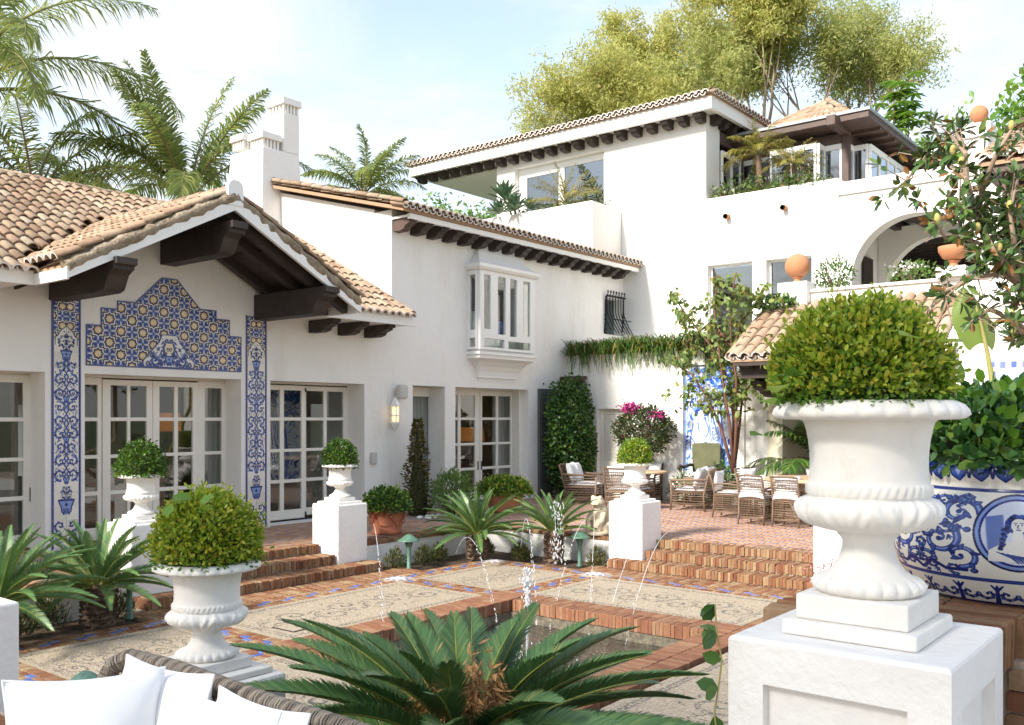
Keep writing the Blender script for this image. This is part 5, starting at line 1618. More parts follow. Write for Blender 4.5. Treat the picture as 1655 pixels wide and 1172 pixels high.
b = MB(); b.box(PXE + .02, PXE + .12, 3.8, 7.2, PZE - .12, PZE - .052); b.box(PXE + .25, PXE + .4, 3.8, 7.2, PZE - .33, PZE - .1); b.build('eave_beam', MT['wood'], proof)
for y in (7.02, 6.5, 4.5, 3.92):
    beam_x(proof, XL, y, PZE - .06, 1.65, .30, .2, name='bracket_beam'); beam_x(proof, XL, y, PZE - .37, 1.2, .28, .18, name='bracket_beam')
p = MB(); p.box(XL - .18, XL + .05, 3.74, 3.94, .36, PZE - .3); p.build('timber_post', MT['wood'], po)
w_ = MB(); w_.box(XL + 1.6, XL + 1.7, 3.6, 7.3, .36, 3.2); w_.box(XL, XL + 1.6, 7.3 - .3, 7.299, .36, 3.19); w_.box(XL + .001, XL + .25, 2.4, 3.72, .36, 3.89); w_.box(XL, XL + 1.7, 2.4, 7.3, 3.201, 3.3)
w_.build('wall', mat('olive_plaster', (.62, .58, .44), (.56, .52, .40), ns=2, bump=.3, bs=9, rough=.9), po)  # olive is the plaster's own colour
# far right: wall with a tile framed window, white stair flank, tall pier with tiled roof
rw = thing('stair_wall', 'white wall with tile framed window and sloping stair flank at right edge', 'wall', (15.6, 2.4, .36))
m = MB(); m.box(15.6, 15.9, .5, 3.66, .2, 3.5); m.prism([(2.95, 1.9), (2.2, 2.75), (.2, 4.6), (.2, .2), (2.95, .2)], lambda y, z, w: (15.2 + w, y, z), 0, .25)
m.build('wall', MT['plaster'], rw, bevel=.02)
fw = MB()
TW = TY(15.598, 3.17, 0)
for k in range(16): fw.tbox(TW, .0 + k * .075, .072 + k * .075, 2.83, 2.92, 0, .01 + .001 * (k % 3), k % 2)
for k in range(12): fw.tbox(TW, 0, .09, 1.95 + k * .074, 2.02 + k * .074, 0, .01 + .001 * (k % 3), k % 2)
fw.build('tile_frame', [MT['blue_tile'], MT['az_star']], rw)
for i in range(4):
    for j in range(4):
        t = MB(); t.tbox(TW, .10 + i * .2, .295 + i * .2, 2.02 + j * .2, 2.215 + j * .2, 0, .012); t.build('glazed_tile', mat('pale_blue_tile', (.36, .48, .58), (.5, .6, .68), ns=3, rough=.2) if (i + j) == 0 else bpy.data.materials['pale_blue_tile'], rw, origin=TW(.2 + i * .2, 2.1 + j * .2, 0))
tw_ = thing('loggia', 'tiled loggia corner with brown post behind the magnolia at top right', 'house', (16.9, 2.6, .36))
m = MB(); m.box(16.4, 16.6, 2.95, 3.15, 4.45, 6.1); m.box(16.2, 16.5, .2, 3.4, 5.95, 6.1); m.box(16.2, 18, 3.25, 3.4, 5.95, 6.1)
m.build('timber_post', MT['wood_red'], tw_)
m = MB(); m.box(17.2, 17.4, .2, 3.2, 4.45, 6.0); m.build('wall', MT['wood'], tw_)
rr_ = MB(); rr_.prism([(16.15, 6.12), (19.2, 7.35), (19.2, 7.30), (16.15, 6.06)], lambda x, z, w: (x, w, z), .2, 3.45); rfo = rr_.build('roof', MT['tile_bed'], tw_)
it = []; us = 1.23 / 3.05; un = 1 / math.sqrt(1 + us * us)
slope_items(it, (16.1, 3.45, 6.12), (0, -1, 0), (un, 0, us * un), 15, 9, .206, .33)
ridge_items(it, (16.15, 3.42, 6.2), (19.2, 3.42, 7.4))
pieces('roof_tile', 'roof_tiling', LT2, it, rfo)

# terracotta ball finials and urn on the parapets
def finial(label, x, y, z, r, cup=False):
    t = thing('terracotta_finial', label, 'finial', (x, y, z), 'terracotta finials on the white piers')
    m = MB(); m.lathe([(r * .5, 0), (r * .52, r * .06), (r * .3, r * .16), (r * .26, r * .3), (r * .34, r * .4), (r * .46, r * .46), (r * .3, r * .5)], (x, y, z), 24)
    m.build('foot', MT['terra2'], t)
    m = MB()
    if cup: m.lathe([(r * .3, r * .5), (r * .75, r * .7), (r, r * 1.15), (r * 1.02, r * 1.5), (r * .9, r * 1.52), (r * .8, r * 1.2)], (x, y, z), 28)
    else: m.ball((x, y, z + r * 1.42), r, 28)
    m.build('bowl' if cup else 'ball', MT['terra2'], t)
finial('large terracotta ball finial on the white parapet post beside the upper windows', XL + .06, 6.73, 4.60, .23)
finial('terracotta urn finial on the gallery parapet behind magnolia branches', XL + .06, 4.0, 4.62, .24, True)
finial('small terracotta ball finial on the high stepped white pier', XU + .27, 4.15, 7.68, .165)
# ------------------------------------------------------------------ pedestals and urns
def plain_pedestal(label, x0, x1, y0, y1, z0, z1, grp='white plaster pedestals round the court'):
    t = thing('pedestal', label, 'pedestal', ((x0 + x1) / 2, (y0 + y1) / 2, z0), grp)
    m = MB(); m.box(x0, x1, y0, y1, z0, z1)
    o = m.build('shaft', MT['pedestal'], t, bevel=.018)
    return t
plain_pedestal('white pedestal at the right end of the left steps, carrying a dark green ball urn', 8.13, 8.66, 9.51, 10.04, .0, .90)
plain_pedestal('white pedestal in front of the gable doors, half hidden by the sago palm', 5.23, 5.76, 9.51, 10.04, .0, .90)
plain_pedestal('white pedestal beside the stone frog, left end of the right steps', 10.97, 11.5, 6.54, 7.08, .0, .90)
plain_pedestal('white pedestal at the right end of the right steps, behind the big urn', 10.97, 11.5, 3.62, 4.16, .0, .90)
plain_pedestal('white pedestal cut off by the left edge of the picture', 2.16, 2.69, 6.28, 6.81, .0, .87)
plain_pedestal('white pedestal behind the sofa back under the yellow green topiary urn', 2.23, 2.75, 3.58, 4.10, .0, .865)
# the near pedestal with sunk panels
fp = thing('pedestal', 'large white panelled pedestal in the right foreground carrying the biggest urn', 'pedestal', (2.78, .89, .0), 'white plaster pedestals round the court')
m = MB()
x0, x1, y0, y1, zt_ = 2.478, 3.078, .589, 1.189, 1.442
c_ = .035
m.box(x0 + c_, x1 - c_, y0 + c_, y1 - c_, .1, zt_ - .125)
for sx in (0, 1):
    for sy in (0, 1):
        ax = x0 if sx == 0 else x1 - .105; ay = y0 if sy == 0 else y1 - .105
        m.box(ax, ax + .105, ay, ay + .105, .1, zt_ - .125)
m.box(x0, x1, y0, y1, zt_ - .125, zt_ - .012); m.box(x0, x1, y0, y1, 0, .10)
v_ = [(x0, y0, zt_ - .012), (x1, y0, zt_ - .012), (x1, y1, zt_ - .012), (x0, y1, zt_ - .012)] + [(x0 + .004, y0 + .004, zt_ - .004), (x1 - .004, y0 + .004, zt_ - .004), (x1 - .004, y1 - .004, zt_ - .004), (x0 + .004, y1 - .004, zt_ - .004)] + [(x0 + .012, y0 + .012, zt_), (x1 - .012, y0 + .012, zt_), (x1 - .012, y1 - .012, zt_), (x0 + .012, y1 - .012, zt_)]
m.add(v_, [(k, (k + 1) % 4, (k + 1) % 4 + 4, k + 4) for k in range(4)] + [(k + 4, (k + 1) % 4 + 4, (k + 1) % 4 + 8, k + 8) for k in range(4)] + [(8, 9, 10, 11)])
m.build('shaft', MT['pedestal'], fp)
UP = [(.150, 0), (.157, .012), (.158, .028), (.150, .044), (.132, .05), (.108, .066), (.088, .095), (.076, .13), (.075, .15), (.083, .163), (.09, .168), (.092, .178), (.105, .184), (.15, .186), (.178, .196), (.199, .214), (.208, .236), (.206, .258), (.196, .274), (.184, .281), (.180, .285), (.183, .289), (.183, .314), (.180, .319), (.176, .323), (.173, .345), (.172, .375), (.173, .41), (.177, .445), (.183, .475), (.190, .497), (.20, .505), (.255, .506), (.272, .509), (.2835, .52), (.277, .535), (.268, .548), (.255, .556), (.245, .560), (.236, .555), (.225, .53), (.20, .51)]
def urn_profile():
    out = []
    for i in range(len(UP) - 1):
        (r0, z0), (r1, z1) = UP[i], UP[i + 1]
        n = max(1, int(math.hypot(r1 - r0, z1 - z0) / .011))
        out += [(r0 + (r1 - r0) * k / n, z0 + (z1 - z0) * k / n) for k in range(n)]
    return out + [UP[-1]]
def urn_disp(a, r, z):
    if z < .05 and r > .12:                           # rope of rounded lumps on the foot
        return .016 * abs(math.sin(a * 11)) ** .7 * math.sin(min(1, z / .05) * PI) - .003
    if .184 < z < .282 and r > .14:                   # acanthus leaves round the bowl
        v = (z - .184) / .098
        q = a * 8 / (2 * PI)
        l = (q % 1) * 2 - 1
        leaf = max(0, 1 - abs(l) ** 2.2) ** .5
        vein = .5 + .5 * math.cos((abs(l) * 4.2 + v * 2.2) * PI)
        mid = math.exp(-(l / .12) ** 2)
        return .021 * (leaf * (.45 + .55 * vein) + .4 * mid) * math.sin(v * PI) ** .5 - .010
    if .286 < z < .318 and r > .178:                  # plaited band
        return .0035 * math.sin(a * 44 + 900 * (z - .3)) 
    if z > .507 and r > .25:                          # egg and dart rim
        e = (a * 26 / (2 * PI)) % 1
        return .015 * (abs(math.sin(e * PI)) ** .6 - .6) * math.sin(min(1, max(0, (z - .507) / .05)) * PI)
    return 0
um = MB(); um.lathe(urn_profile(), (0, 0, 0), 208, disp=urn_disp)
def make_urn(label, x, y, z, lp=.031, up=.052, lw_=.215, uw=.148, sc=.86, vessel=None, sz=.81):
    u = thing('urn', label, 'urn', (x, y, z), 'white campana urns on pedestals')
    zz = z + lp + up
    if vessel is None:
        v = um.build('vessel', MT['urn'], None); v.parent = u
    else:
        v = bpy.data.objects.new('vessel', vessel.data); COL.objects.link(v); v.parent = u
    v.location = (0, 0, lp + up); v.scale = (sc, sc, sz)
    q = MB(); q.box(x - uw, x + uw, y - uw, y + uw, z + lp, zz); q.build('upper_plinth', MT['urn'], u, bevel=.006)
    q = MB(); q.box(x - lw_, x + lw_, y - lw_, y + lw_, z + .0005, z + lp - .0005); q.build('lower_plinth', MT['urn'], u, bevel=.008)
    q = MB(); q.lathe([(0.001, .517 * sz), (.226 * sc, .517 * sz), (.226 * sc, .51 * sz)], (x, y, zz), 32, close=False); q.build('potting_soil', MT['soil'], u)
    return v
vs0 = make_urn('biggest white campana urn on the panelled pedestal in the right foreground', 2.775, .888, 1.442, .045, .072, .188, .157, .95, sz=1.0)
for lab, x, y, z in (('white urn with a dark green topiary ball at the right end of the left steps', 8.395, 9.775, .90),
       ('white urn with a green topiary dome in front of the gable doors', 5.495, 9.775, .90),
       ('white urn with a yellow green topiary dome beside the lounge chairs', 11.235, 6.81, .90),
       ('white urn with a shaggy yellow green topiary behind the white sofa', 2.49, 3.84, .865)):
    make_urn(lab, x, y, z, vessel=vs0)
# ------------------------------------------------------------------ brick ledge, painted pot
lg = thing('brick_ledge', 'brick topped ledge behind the big pedestal carrying the blue and white pot', 'ledge', (3.9, .7, .36))
m = MB(); m.box(3.085, 3.40, .70, 1.3, .0, 1.27); m.box(3.40, 5.2, -.30, 1.3, 0, 1.27); m.build('core', MT['joint'], lg)
LB = [brick_mesh('brick', .040, .24, .15, [MT['brick']], 0, 80 + i, .008) for i in range(4)] + [brick_mesh('brick', .11, .23, .065, [MT['brick']], 0, 90, .007)]
it = []
for k in range(8): it.append((R.randrange(4), TR(3.11 + k * .0435, .74, 1.41, 0, .006)))
for k in range(24): it.append((R.randrange(4), TR(3.56, .58 - k * .0435 + .03, 1.41, PI / 2, .006)))
for k in range(24): it.append((R.randrange(4), TR(3.46 + k * .0435, .74, 1.41, 0, .006)))
for k in range(40): it.append((R.randrange(4), TR(3.11 + k * .0435, .99, 1.405, 0, .006))); it.append((R.randrange(4), TR(3.11 + k * .0435, 1.23, 1.405, 0, .006)))
for k in range(14):
    for j in range(5): it.append((4, TR(3.76 + k * .115, .75 - j * .235, 1.405, 0, .004)))
for z in np.arange(.2, 1.2, .075):
    for k in range(3): it.append((4, TR(3.16 + k * .115, .80, z + .07, 0, .005)))
    for k in range(8): it.append((4, TR(3.50, .58 - k * .115, z + .07, PI / 2, .005)))
pieces('brick', 'far_bricks', LB, it, lg)
bp_ = thing('painted_pot', 'huge blue and white painted ceramic pot with scrolls and portrait medallion', 'pot', (3.97, .70, 1.412))
PP = [(.362, 0), (.38, .01), (.405, .05), (.43, .10), (.449, .15), (.456, .19), (.452, .25), (.438, .31), (.418, .36), (.398, .40), (.388, .42), (.392, .43), (.402, .445), (.405, .47), (.396, .492), (.38, .498), (.365, .488), (.36, .46)]
m = MB(); n = 72
hs_ = [0]
for i in range(1, len(PP)): hs_.append(hs_[-1] + math.hypot(PP[i][0] - PP[i - 1][0], PP[i][1] - PP[i - 1][1]))
tot = hs_[14]
vs = []; fs = []; uvs = []
for (r, z) in PP:
    for k in range(n + 1):
        a = 2 * PI * k / n
        vs.append((3.97 + r * math.cos(a), .70 + r * math.sin(a), 1.412 + z))
for i in range(len(PP) - 1):
    for k in range(n):
        fs.append((i * (n + 1) + k, i * (n + 1) + k + 1, (i + 1) * (n + 1) + k + 1, (i + 1) * (n + 1) + k))
        def uvp(kk, ii): return (kk / n * 1.0 - .025, min(1.12, hs_[ii] / tot) * .998 if ii < 15 else .995)
        uvs.append([uvp(k, i), uvp(k + 1, i), uvp(k + 1, i + 1), uvp(k, i + 1)])
m.add(vs, fs, 0, True, uvs)
m.build('pot_body', MT['pot_blue'], bp_)
q = MB(); q.lathe([(.001, .45), (.37, .45), (.37, .44)], (3.97, .70, 1.412), 32, close=False); q.build('potting_soil', MT['soil'], bp_)

# ------------------------------------------------------------------ mushroom path lights, terracotta pots, wall fittings
def path_light(label, x, y, z=-.03, h=.50):
    t = thing('path_light', label, 'garden light', (x, y, z), 'green mushroom path lights in the beds')
    m = MB(); m.lathe([(.05, 0), (.055, .02), (.03, .035), (.026, h * .5), (.032, h * .62), (.05, h * .72), (.056, h * .76), (.05, h * .78)], (x, y, z), 16); m.build('post', MT['green_metal'], t)
    m = MB(); m.lathe([(.045, h * .78), (.05, h * .84)], (x, y, z), 14); m.build('lamp_glass', MT['lampglass'], t)
    m = MB(); m.lathe([(.155, h * .82), (.158, h * .835), (.12, h * .87), (.08, h * .93), (.05, h * .975), (.022, h), (.001, h)], (x, y, z), 24, close=False); m.build('hat', MT['green_metal'], t)
MT['lampglass'] = mat('amber_glass', (.45, .25, .09), rough=.3)
path_light('green mushroom light in the left bed beside the brick steps', 5.0, 9.12)
path_light('green mushroom light in front of the white wall below the terracotta pot', 9.0, 9.05)
path_light('green mushroom light by the fountain sago palm, left of the right steps', 10.75, 7.42)
path_light('green mushroom light whose hat shows behind the white cushions', 2.66, 5.35, .0, .58)
def round_pot(name, label, x, y, z, prof, mtl, garland=True, cat='flower pot'):
    t = thing(name, label, cat, (x, y, z))
    m = MB(); m.lathe(prof, (x, y, z), 48); m.build('pot_body', mtl, t)
    if garland:
        g_ = MB()
        for k in range(6):
            a0 = k * PI / 3
            r = prof[4][0] + .006
            pts = [(x + (r - .012 * math.sin(s * PI)) * math.cos(a0 + s * PI / 3), y + (r - .012 * math.sin(s * PI)) * math.sin(a0 + s * PI / 3), z + prof[4][1] * (.80 - .36 * math.sin(s * PI))) for s in [q / 10 for q in range(11)]]
            g_.tube(pts, .007, 6)
            g_.ball((pts[0][0], pts[0][1], pts[0][2] + .01), .026, 8)
        g_.build('garland_relief', mtl, t)
    q = MB(); q.lathe([(.001, prof[-1][1]), (prof[-1][0] + .01, prof[-1][1]), (prof[-1][0] + .01, prof[-1][1] - .01)], (x, y, z), 24, close=False); q.build('potting_soil', MT['soil'], t)
    return t
round_pot('terracotta_pot', 'red terracotta pot with garland relief and bushy green plant on terrace edge', 9.47, 9.98, .36,
          [(.20, 0), (.215, .01), (.22, .05), (.21, .055), (.255, .33), (.262, .335), (.27, .40), (.255, .405), (.24, .38)], MT['terra'])
round_pot('wide_planter', 'wide terracotta bowl planter with clipped shrub before the double glass doors', 12.95, 10.6, .36,
          [(.22, 0), (.25, .04), (.31, .18), (.36, .30), (.37, .32), (.375, .36), (.36, .37), (.33, .33)], MT['terra2'], False)
MT['lamp_on'] = mat('lamp_frost', (.9, .82, .6), rough=.4)
em = MT['lamp_on'].node_tree.nodes['Principled BSDF']; em.inputs['Emission Color'].default_value = (1, .72, .32, 1); em.inputs['Emission Strength'].default_value = .5
ln = thing('wall_lantern', 'small white lit wall lantern under the grey speaker on the facade', 'lantern', (11.47, 11.9, 2.0))
m = MB()
for k in range(6):
    a = k * PI / 3
    m.box(11.47 + .075 * math.cos(a) - .008, 11.47 + .075 * math.cos(a) + .008, 11.88 + .075 * math.sin(a) - .008, 11.88 + .075 * math.sin(a) + .008, 1.98, 2.28)
m.lathe([(.001, 1.84), (.03, 1.86), (.07, 1.93), (.09, 1.97), (.09, 1.985)], (11.47, 11.88, 0), 6, smooth=False); m.lathe([(.085, 2.10), (.088, 2.11), (.085, 2.12)], (11.47, 11.88, 0), 6, smooth=False)
m.lathe([(.1, 2.275), (.1, 2.29), (.06, 2.36), (.02, 2.42), (.001, 2.44)], (11.47, 11.88, 0), 6, smooth=False); m.box(11.45, 11.49, 11.95, 12, 2.0, 2.3)
m.build('lantern_cage', MT['white_paint'], ln)
m = MB(); m.lathe([(.001, 2.0), (.058, 2.0), (.058, 2.26), (.001, 2.26)], (11.47, 11.88, 0), 12, close=False); m.build('lamp_glass', MT['lamp_on'], ln)
spk = thing('outdoor_speaker', 'rounded pale grey speaker fixed above the wall lantern', 'speaker', (11.62, 11.9, 2.4))
m = MB(); m.box(11.52, 11.74, 11.80, 11.94, 2.40, 2.66); m.build('speaker_box', mat('pale_grey_plastic', (.52, .50, .46), rough=.55), spk, bevel=.05)
m = MB(); m.box(11.6, 11.66, 11.94, 12, 2.5, 2.56); m.build('wall_arm', MT['white_paint'], spk)
sw = thing('door_sensor', 'small grey sensor box on the facade above the terracotta pot', 'sensor', (11.04, 11.95, 1.35))
m = MB(); m.box(10.98, 11.10, 11.93, 11.999, 1.26, 1.47); m.build('sensor_box', bpy.data.materials['pale_grey_plastic'], sw, bevel=.02)

# ------------------------------------------------------------------ stone frog beside the pedestal
fg = thing('stone_frog', 'weathered stone frog fountain sitting on the terrace edge beside pedestal', 'statue', (11.36, 7.48, .37))
m = MB()
sk = [((11.42, 7.48, .53), .17, (1, .95, .95)), ((11.37, 7.48, .68), .13, (1, .95, 1.1)), ((11.30, 7.48, .84), .10, (1.15, 1.05, .8)), ((11.27, 7.42, .905), .033, (1, 1, 1)), ((11.27, 7.54, .905), .033, (1, 1, 1)),
      ((11.36, 7.33, .47), .10, (1.3, .75, .9)), ((11.36, 7.63, .47), .10, (1.3, .75, .9)), ((11.25, 7.31, .40), .05, (1.5, 1, .6)), ((11.25, 7.65, .40), .05, (1.5, 1, .6))]
for c, r, s_ in sk: m.ball(c, r, 18, 0, s_)
for sy in (-1, 1):
    m.tube([(11.31, 7.48 + sy * .10, .68), (11.22, 7.48 + sy * .12, .56), (11.22, 7.48 + sy * .08, .42)], [.05, .04, .035], 8)
m.tube([(11.20, 7.40, .815), (11.185, 7.48, .81), (11.20, 7.56, .815)], .014, 6)
o = m.build('frog_body', MT['stone'], fg)
rmsh = o.modifiers.new('remesh', 'REMESH'); rmsh.mode = 'VOXEL'; rmsh.voxel_size = .012; rmsh.use_smooth_shade = True
q = MB(); q.lathe([(.22, 0), (.23, .02), (.22, .05), (.2, .06)], (11.36, 7.48, .362), 24); q.build('base', MT['stone'], fg)

# ------------------------------------------------------------------ furniture
def pillow(w_, h_, t_, n=12, seed=0):
    """square cushion standing in the u-v plane; returns verts, quads"""
    r = random.Random(seed)
    V, F = [], []
    for side in (1, -1):
        for i in range(n + 1):
            for j in range(n + 1):
                u, v = i / n * 2 - 1, j / n * 2 - 1
                pin = 1 - .10 * (1 - v * v) * abs(u) ** 3 ; pin2 = 1 - .10 * (1 - u * u) * abs(v) ** 3
                h = (max(0, 1 - abs(u) ** 2.6) * max(0, 1 - abs(v) ** 2.6)) ** .55
                wr = (.016 * math.sin(u * 5 + seed + v * 2) * math.sin(v * 4 + 1 + seed) + .006 * math.sin((u - v) * 11 + seed) * (abs(u * v)) ** .5) * h
                V.append((u * w_ / 2 * pin, side * (t_ / 2 * h + wr * .6), v * h_ / 2 * pin2))
    m_ = (n + 1) * (n + 1)
    for s in (0, 1):
        for i in range(n):
            for j in range(n):
                a = s * m_ + i * (n + 1) + j
                q_ = (a, a + n + 1, a + n + 2, a + 1)
                F.append(q_ if s else q_[::-1])
    return V, F
def add_pillow(mb, c, w_, h_, t_, rz=0, tilt=0, roll=0, n=12, seed=0):
    V, F = pillow(w_, h_, t_, n, seed)
    M = Matrix.Translation(c) @ Matrix.Rotation(rz, 4, 'Z') @ Matrix.Rotation(tilt, 4, 'X') @ Matrix.Rotation(roll, 4, 'Y')
    mb.add([M @ Vector(p) for p in V], F, 0, True)
def slab_cushion(mb, x0, x1, y0, y1, z0, z1, n=8):
    V, F = pillow(x1 - x0, y1 - y0, (z1 - z0) * 1.0, n)
    V2 = []
    for x, y, z in V:
        V2.append(((x0 + x1) / 2 + x, (y0 + y1) / 2 + z, (z0 + z1) / 2 + y))
    mb.add(V2, F, 0, True)
def dining_chair(label):
    """wicker chair, back towards -x, seat towards +x; origin on the floor"""
    t = thing('dining_chair', label, 'chair', (0, 0, 0), 'wicker dining chairs round the stone table')
    W = .215
    for sx, sy in ((-1, -1), (-1, 1), (1, -1), (1, 1)):
        m = MB()
        if sx < 0: m.tube([(-.26, sy * W, 0), (-.235, sy * W, .2), (-.225, sy * W, .42), (-.27, sy * W, .62), (-.33, sy * W, .78)], .015, 7)
        else: m.tube([(.22, sy * W, 0), (.21, sy * W, .2), (.21, sy * W, .42), (.215, sy * W, .56)], .015, 7)
        m.build('leg', MT['wicker'], t)
    m = MB()
    m.tube([(-.33, -W, .78), (-.335, 0, .79), (-.33, W, .78)], .018, 7)
    for z in (.40, .10):
        m.tube([(-.228, -W, z), (.21, -W, z), (.21, W, z), (-.228, W, z), (-.228, -W, z)], .013, 6)
    for sy in (-1, 1): m.tube([(-.265, sy * W, .57), (0, sy * W, .585), (.215, sy * W, .56)], .017, 7)
    m.build('frame', MT['wicker'], t)
    m = MB()                                         # open weave: slats across back, sides and skirt
    for k in range(8):
        z = .44 + k * .043; x = -.228 - max(0, z - .42) * .27
        m.tube([(x, -W, z), (x - .012, 0, z), (x, W, z)], .0085, 5, caps=False)
    for k in range(8):
        z = .12 + k * .036
        m.tube([(-.228, -W, z), (.21, -W, z), (.21, W, z), (-.228, W, z), (-.228, -W, z)], .007, 5, caps=False)
    for k in range(3):
        for sy in (-1, 1): m.tube([(-.235, sy * W, .45 + k * .04), (.21, sy * W, .45 + k * .04)], .007, 5, caps=False)
    for k in range(15):
        y = -W + (k + .5) * 2 * W / 15
        s1 = .009 * (-1) ** k
        m.tube([(-.232, y, .42), (-.27, y + s1, .58), (-.325, y - s1, .77)], .0028, 4, caps=False)
        m.tube([(-.23, y - s1, .11), (-.23, y + s1, .40)], .0028, 4, caps=False)
        m.tube([(.212, y - s1, .11), (.212, y + s1, .40)], .0028, 4, caps=False)
    for k in range(20):
        x = -.22 + (k + .5) * .43 / 20
        for sy in (-1, 1): m.tube([(x - .008, sy * W, .11), (x + .008, sy * W, .40)], .0028, 4, caps=False)
    prop(m.build('weave', MT['wicker'], t), kind='stuff')
    m = MB(); slab_cushion(m, -.21, .21, -.205, .205, .385, .465); m.build('seat_cushion', MT['cushion'], t)
    m = MB(); add_pillow(m, (-.225, 0, .615), .42, .38, .09, PI / 2, .12, 0); 
    o = m.build('back_cushion', MT['cushion'], t)
    return t
dc = dining_chair('wicker dining chair seen from behind, beside the hidden table end, left one of the pair')
DC = [('wicker dining chair seen from behind, right one of the pair, nearest the big urn', 14.13, 5.70, 0, 'b'),
      ('wicker dining chair seen from its side at the near left corner of the stone table', 14.75, 7.02, -PI / 2 + .1, 'c'),
      ('wicker dining chair with square white cushion behind the table, close to tree trunk', 15.62, 6.95, -PI / 2 - .35, 'd'),
      ('wicker dining chair on the far side of the stone table', 16.05, 6.15, PI - .2, 'e')]
for lab, x, y, rz, k in DC:
    copy_thing(dc, (x, y, .36), rz, lab)
dc.location = (14.13, 6.27, .36)
m = MB()
def octo(r): return [(r * math.cos(PI / 8 + k * PI / 4), r * math.sin(PI / 8 + k * PI / 4)) for k in range(8)]
dt = thing('dining_table', 'octagonal pale stone table inlaid with small tiles amid the wicker chairs', 'table', (15.1, 5.75, .36))
m.prism(octo(.80), lambda a, b, w: (15.1 + a, 5.75 + b, w), 1.02, 1.07)
m.build('table_top', mat('tan_stone', (.60, .42, .26), (.50, .34, .21), ns=5, rough=.45), dt, bevel=.008)
m = MB()
for k in range(8):
    a = k * PI / 4
    m.prism([(.5 * math.cos(a) + .06 * math.cos(q * PI / 2), .5 * math.sin(a) + .06 * math.sin(q * PI / 2)) for q in range(4)], lambda u, v, w: (15.1 + u, 5.75 + v, w), 1.068, 1.073)
m.build('tile_inlay', MT['blue_tile'], dt)
m = MB(); m.lathe([(.3, 0), (.3, .05), (.12, .12), (.1, .4), (.2, .62), (.24, .66)], (15.1, 5.75, .36), 20)
for k in range(6):
    a = k * PI / 3
    m.tube([(15.1 + (.12 + .25 * math.sin(s * .8) ) * math.cos(a), 5.75 + (.12 + .25 * math.sin(s * .8)) * math.sin(a), .40 + s * .15) for s in range(5)], .02, 6)
m.build('pedestal', MT['stone'], dt)
def lounge_chair(label):
    t = thing('lounge_chair', label, 'armchair', (0, 0, 0), 'wicker lounge chairs round the small table')
    W, D = .34, .33
    for sx in (-1, 1):
        for sy in (-1, 1):
            m = MB()
            if sx < 0: m.tube([(-D, sy * W, 0), (-D + .02, sy * W, .3), (-D - .06, sy * W, .62), (-D - .1, sy * W, .76)], .019, 7)
            else: m.tube([(D, sy * W, 0), (D - .02, sy * W, .25), (D, sy * W, .56)], .019, 7)
            m.build('leg', MT['wicker'], t)
    m = MB()
    m.tube([(-D - .1, -W, .76), (-D - .1, W, .76)], .02, 7)
    for sy in (-1, 1): m.tube([(-D - .05, sy * W, .58), (0, sy * W, .57), (D + .01, sy * W, .55)], .022, 7)
    for z in (.33, .12): m.tube([(-D, -W, z), (D - .02, -W, z), (D - .02, W, z), (-D, W, z), (-D, -W, z)], .018, 6)
    m.build('frame', MT['wicker'], t)
    m = MB()
    for k in range(7):
        z = .36 + k * .055; x = -D + .02 - max(0, z - .33) * .28
        m.tube([(x, -W, z), (x, W, z)], .011, 5, caps=False)
    for k in range(5):
        z = .14 + k * .045
        m.tube([(-D, -W, z), (D - .02, -W, z), (D - .02, W, z), (-D, W, z), (-D, -W, z)], .013, 5, caps=False)
    for k in range(4):
        for sy in (-1, 1): m.tube([(-D, sy * W, .37 + k * .045), (D - .01, sy * W, .37 + k * .045)], .010, 5, caps=False)
    for k in range(16):
        y = -W + (k + .5) * 2 * W / 16
        m.tube([(-D + .02, y, .33), (-D - .1, y, .76)], .004, 4, caps=False)
    prop(m.build('weave', MT['wicker'], t), kind='stuff')
    m = MB(); slab_cushion(m, -D + .02, D - .02, -W + .03, W - .03, .31, .43); m.build('seat_cushion', MT['cushion'], t)
    for k, (dy, rr) in enumerate(((-.14, .25), (.15, -.2))):
        m = MB(); add_pillow(m, (-.22 + .05 * k, dy, .61), .42, .42, .15, PI / 2, -.30, rr + .55 * (k - .5), seed=k); m.build('throw_pillow', MT['cushion'], t)
    return t
lc = lounge_chair('wicker lounge chair with two white pillows facing left, in front of the green throne')
for lab, x, y, rz in (('wicker lounge chair with two white pillows facing right, beside the climbing shrub', 15.45, 10.55, -PI / 2 + .35),
                      ('wicker lounge chair seen from behind through the urn on the pedestal', 15.0, 9.2, .1),
                      ('wicker lounge chair on the far side of the small round table', 16.35, 9.75, PI + .3)):
    copy_thing(lc, (x, y, .36), rz, lab)
lc.location = (15.55, 8.15, .36); lc.rotation_euler = (0, 0, PI / 2 + .12)
ct = thing('round_table', 'small round pale stone table between the wicker lounge chairs', 'table', (15.75, 9.35, .36))
m = MB(); m.lathe([(.44, .0), (.46, .015), (.46, .04), (.44, .05)], (15.75, 9.35, .98), 32); m.build('table_top', bpy.data.materials['tan_stone'], ct)
m = MB(); m.lathe([(.22, 0), (.2, .04), (.08, .12), (.08, .45), (.16, .62)], (15.75, 9.35, .36), 16); m.build('pedestal', MT['stone'], ct)
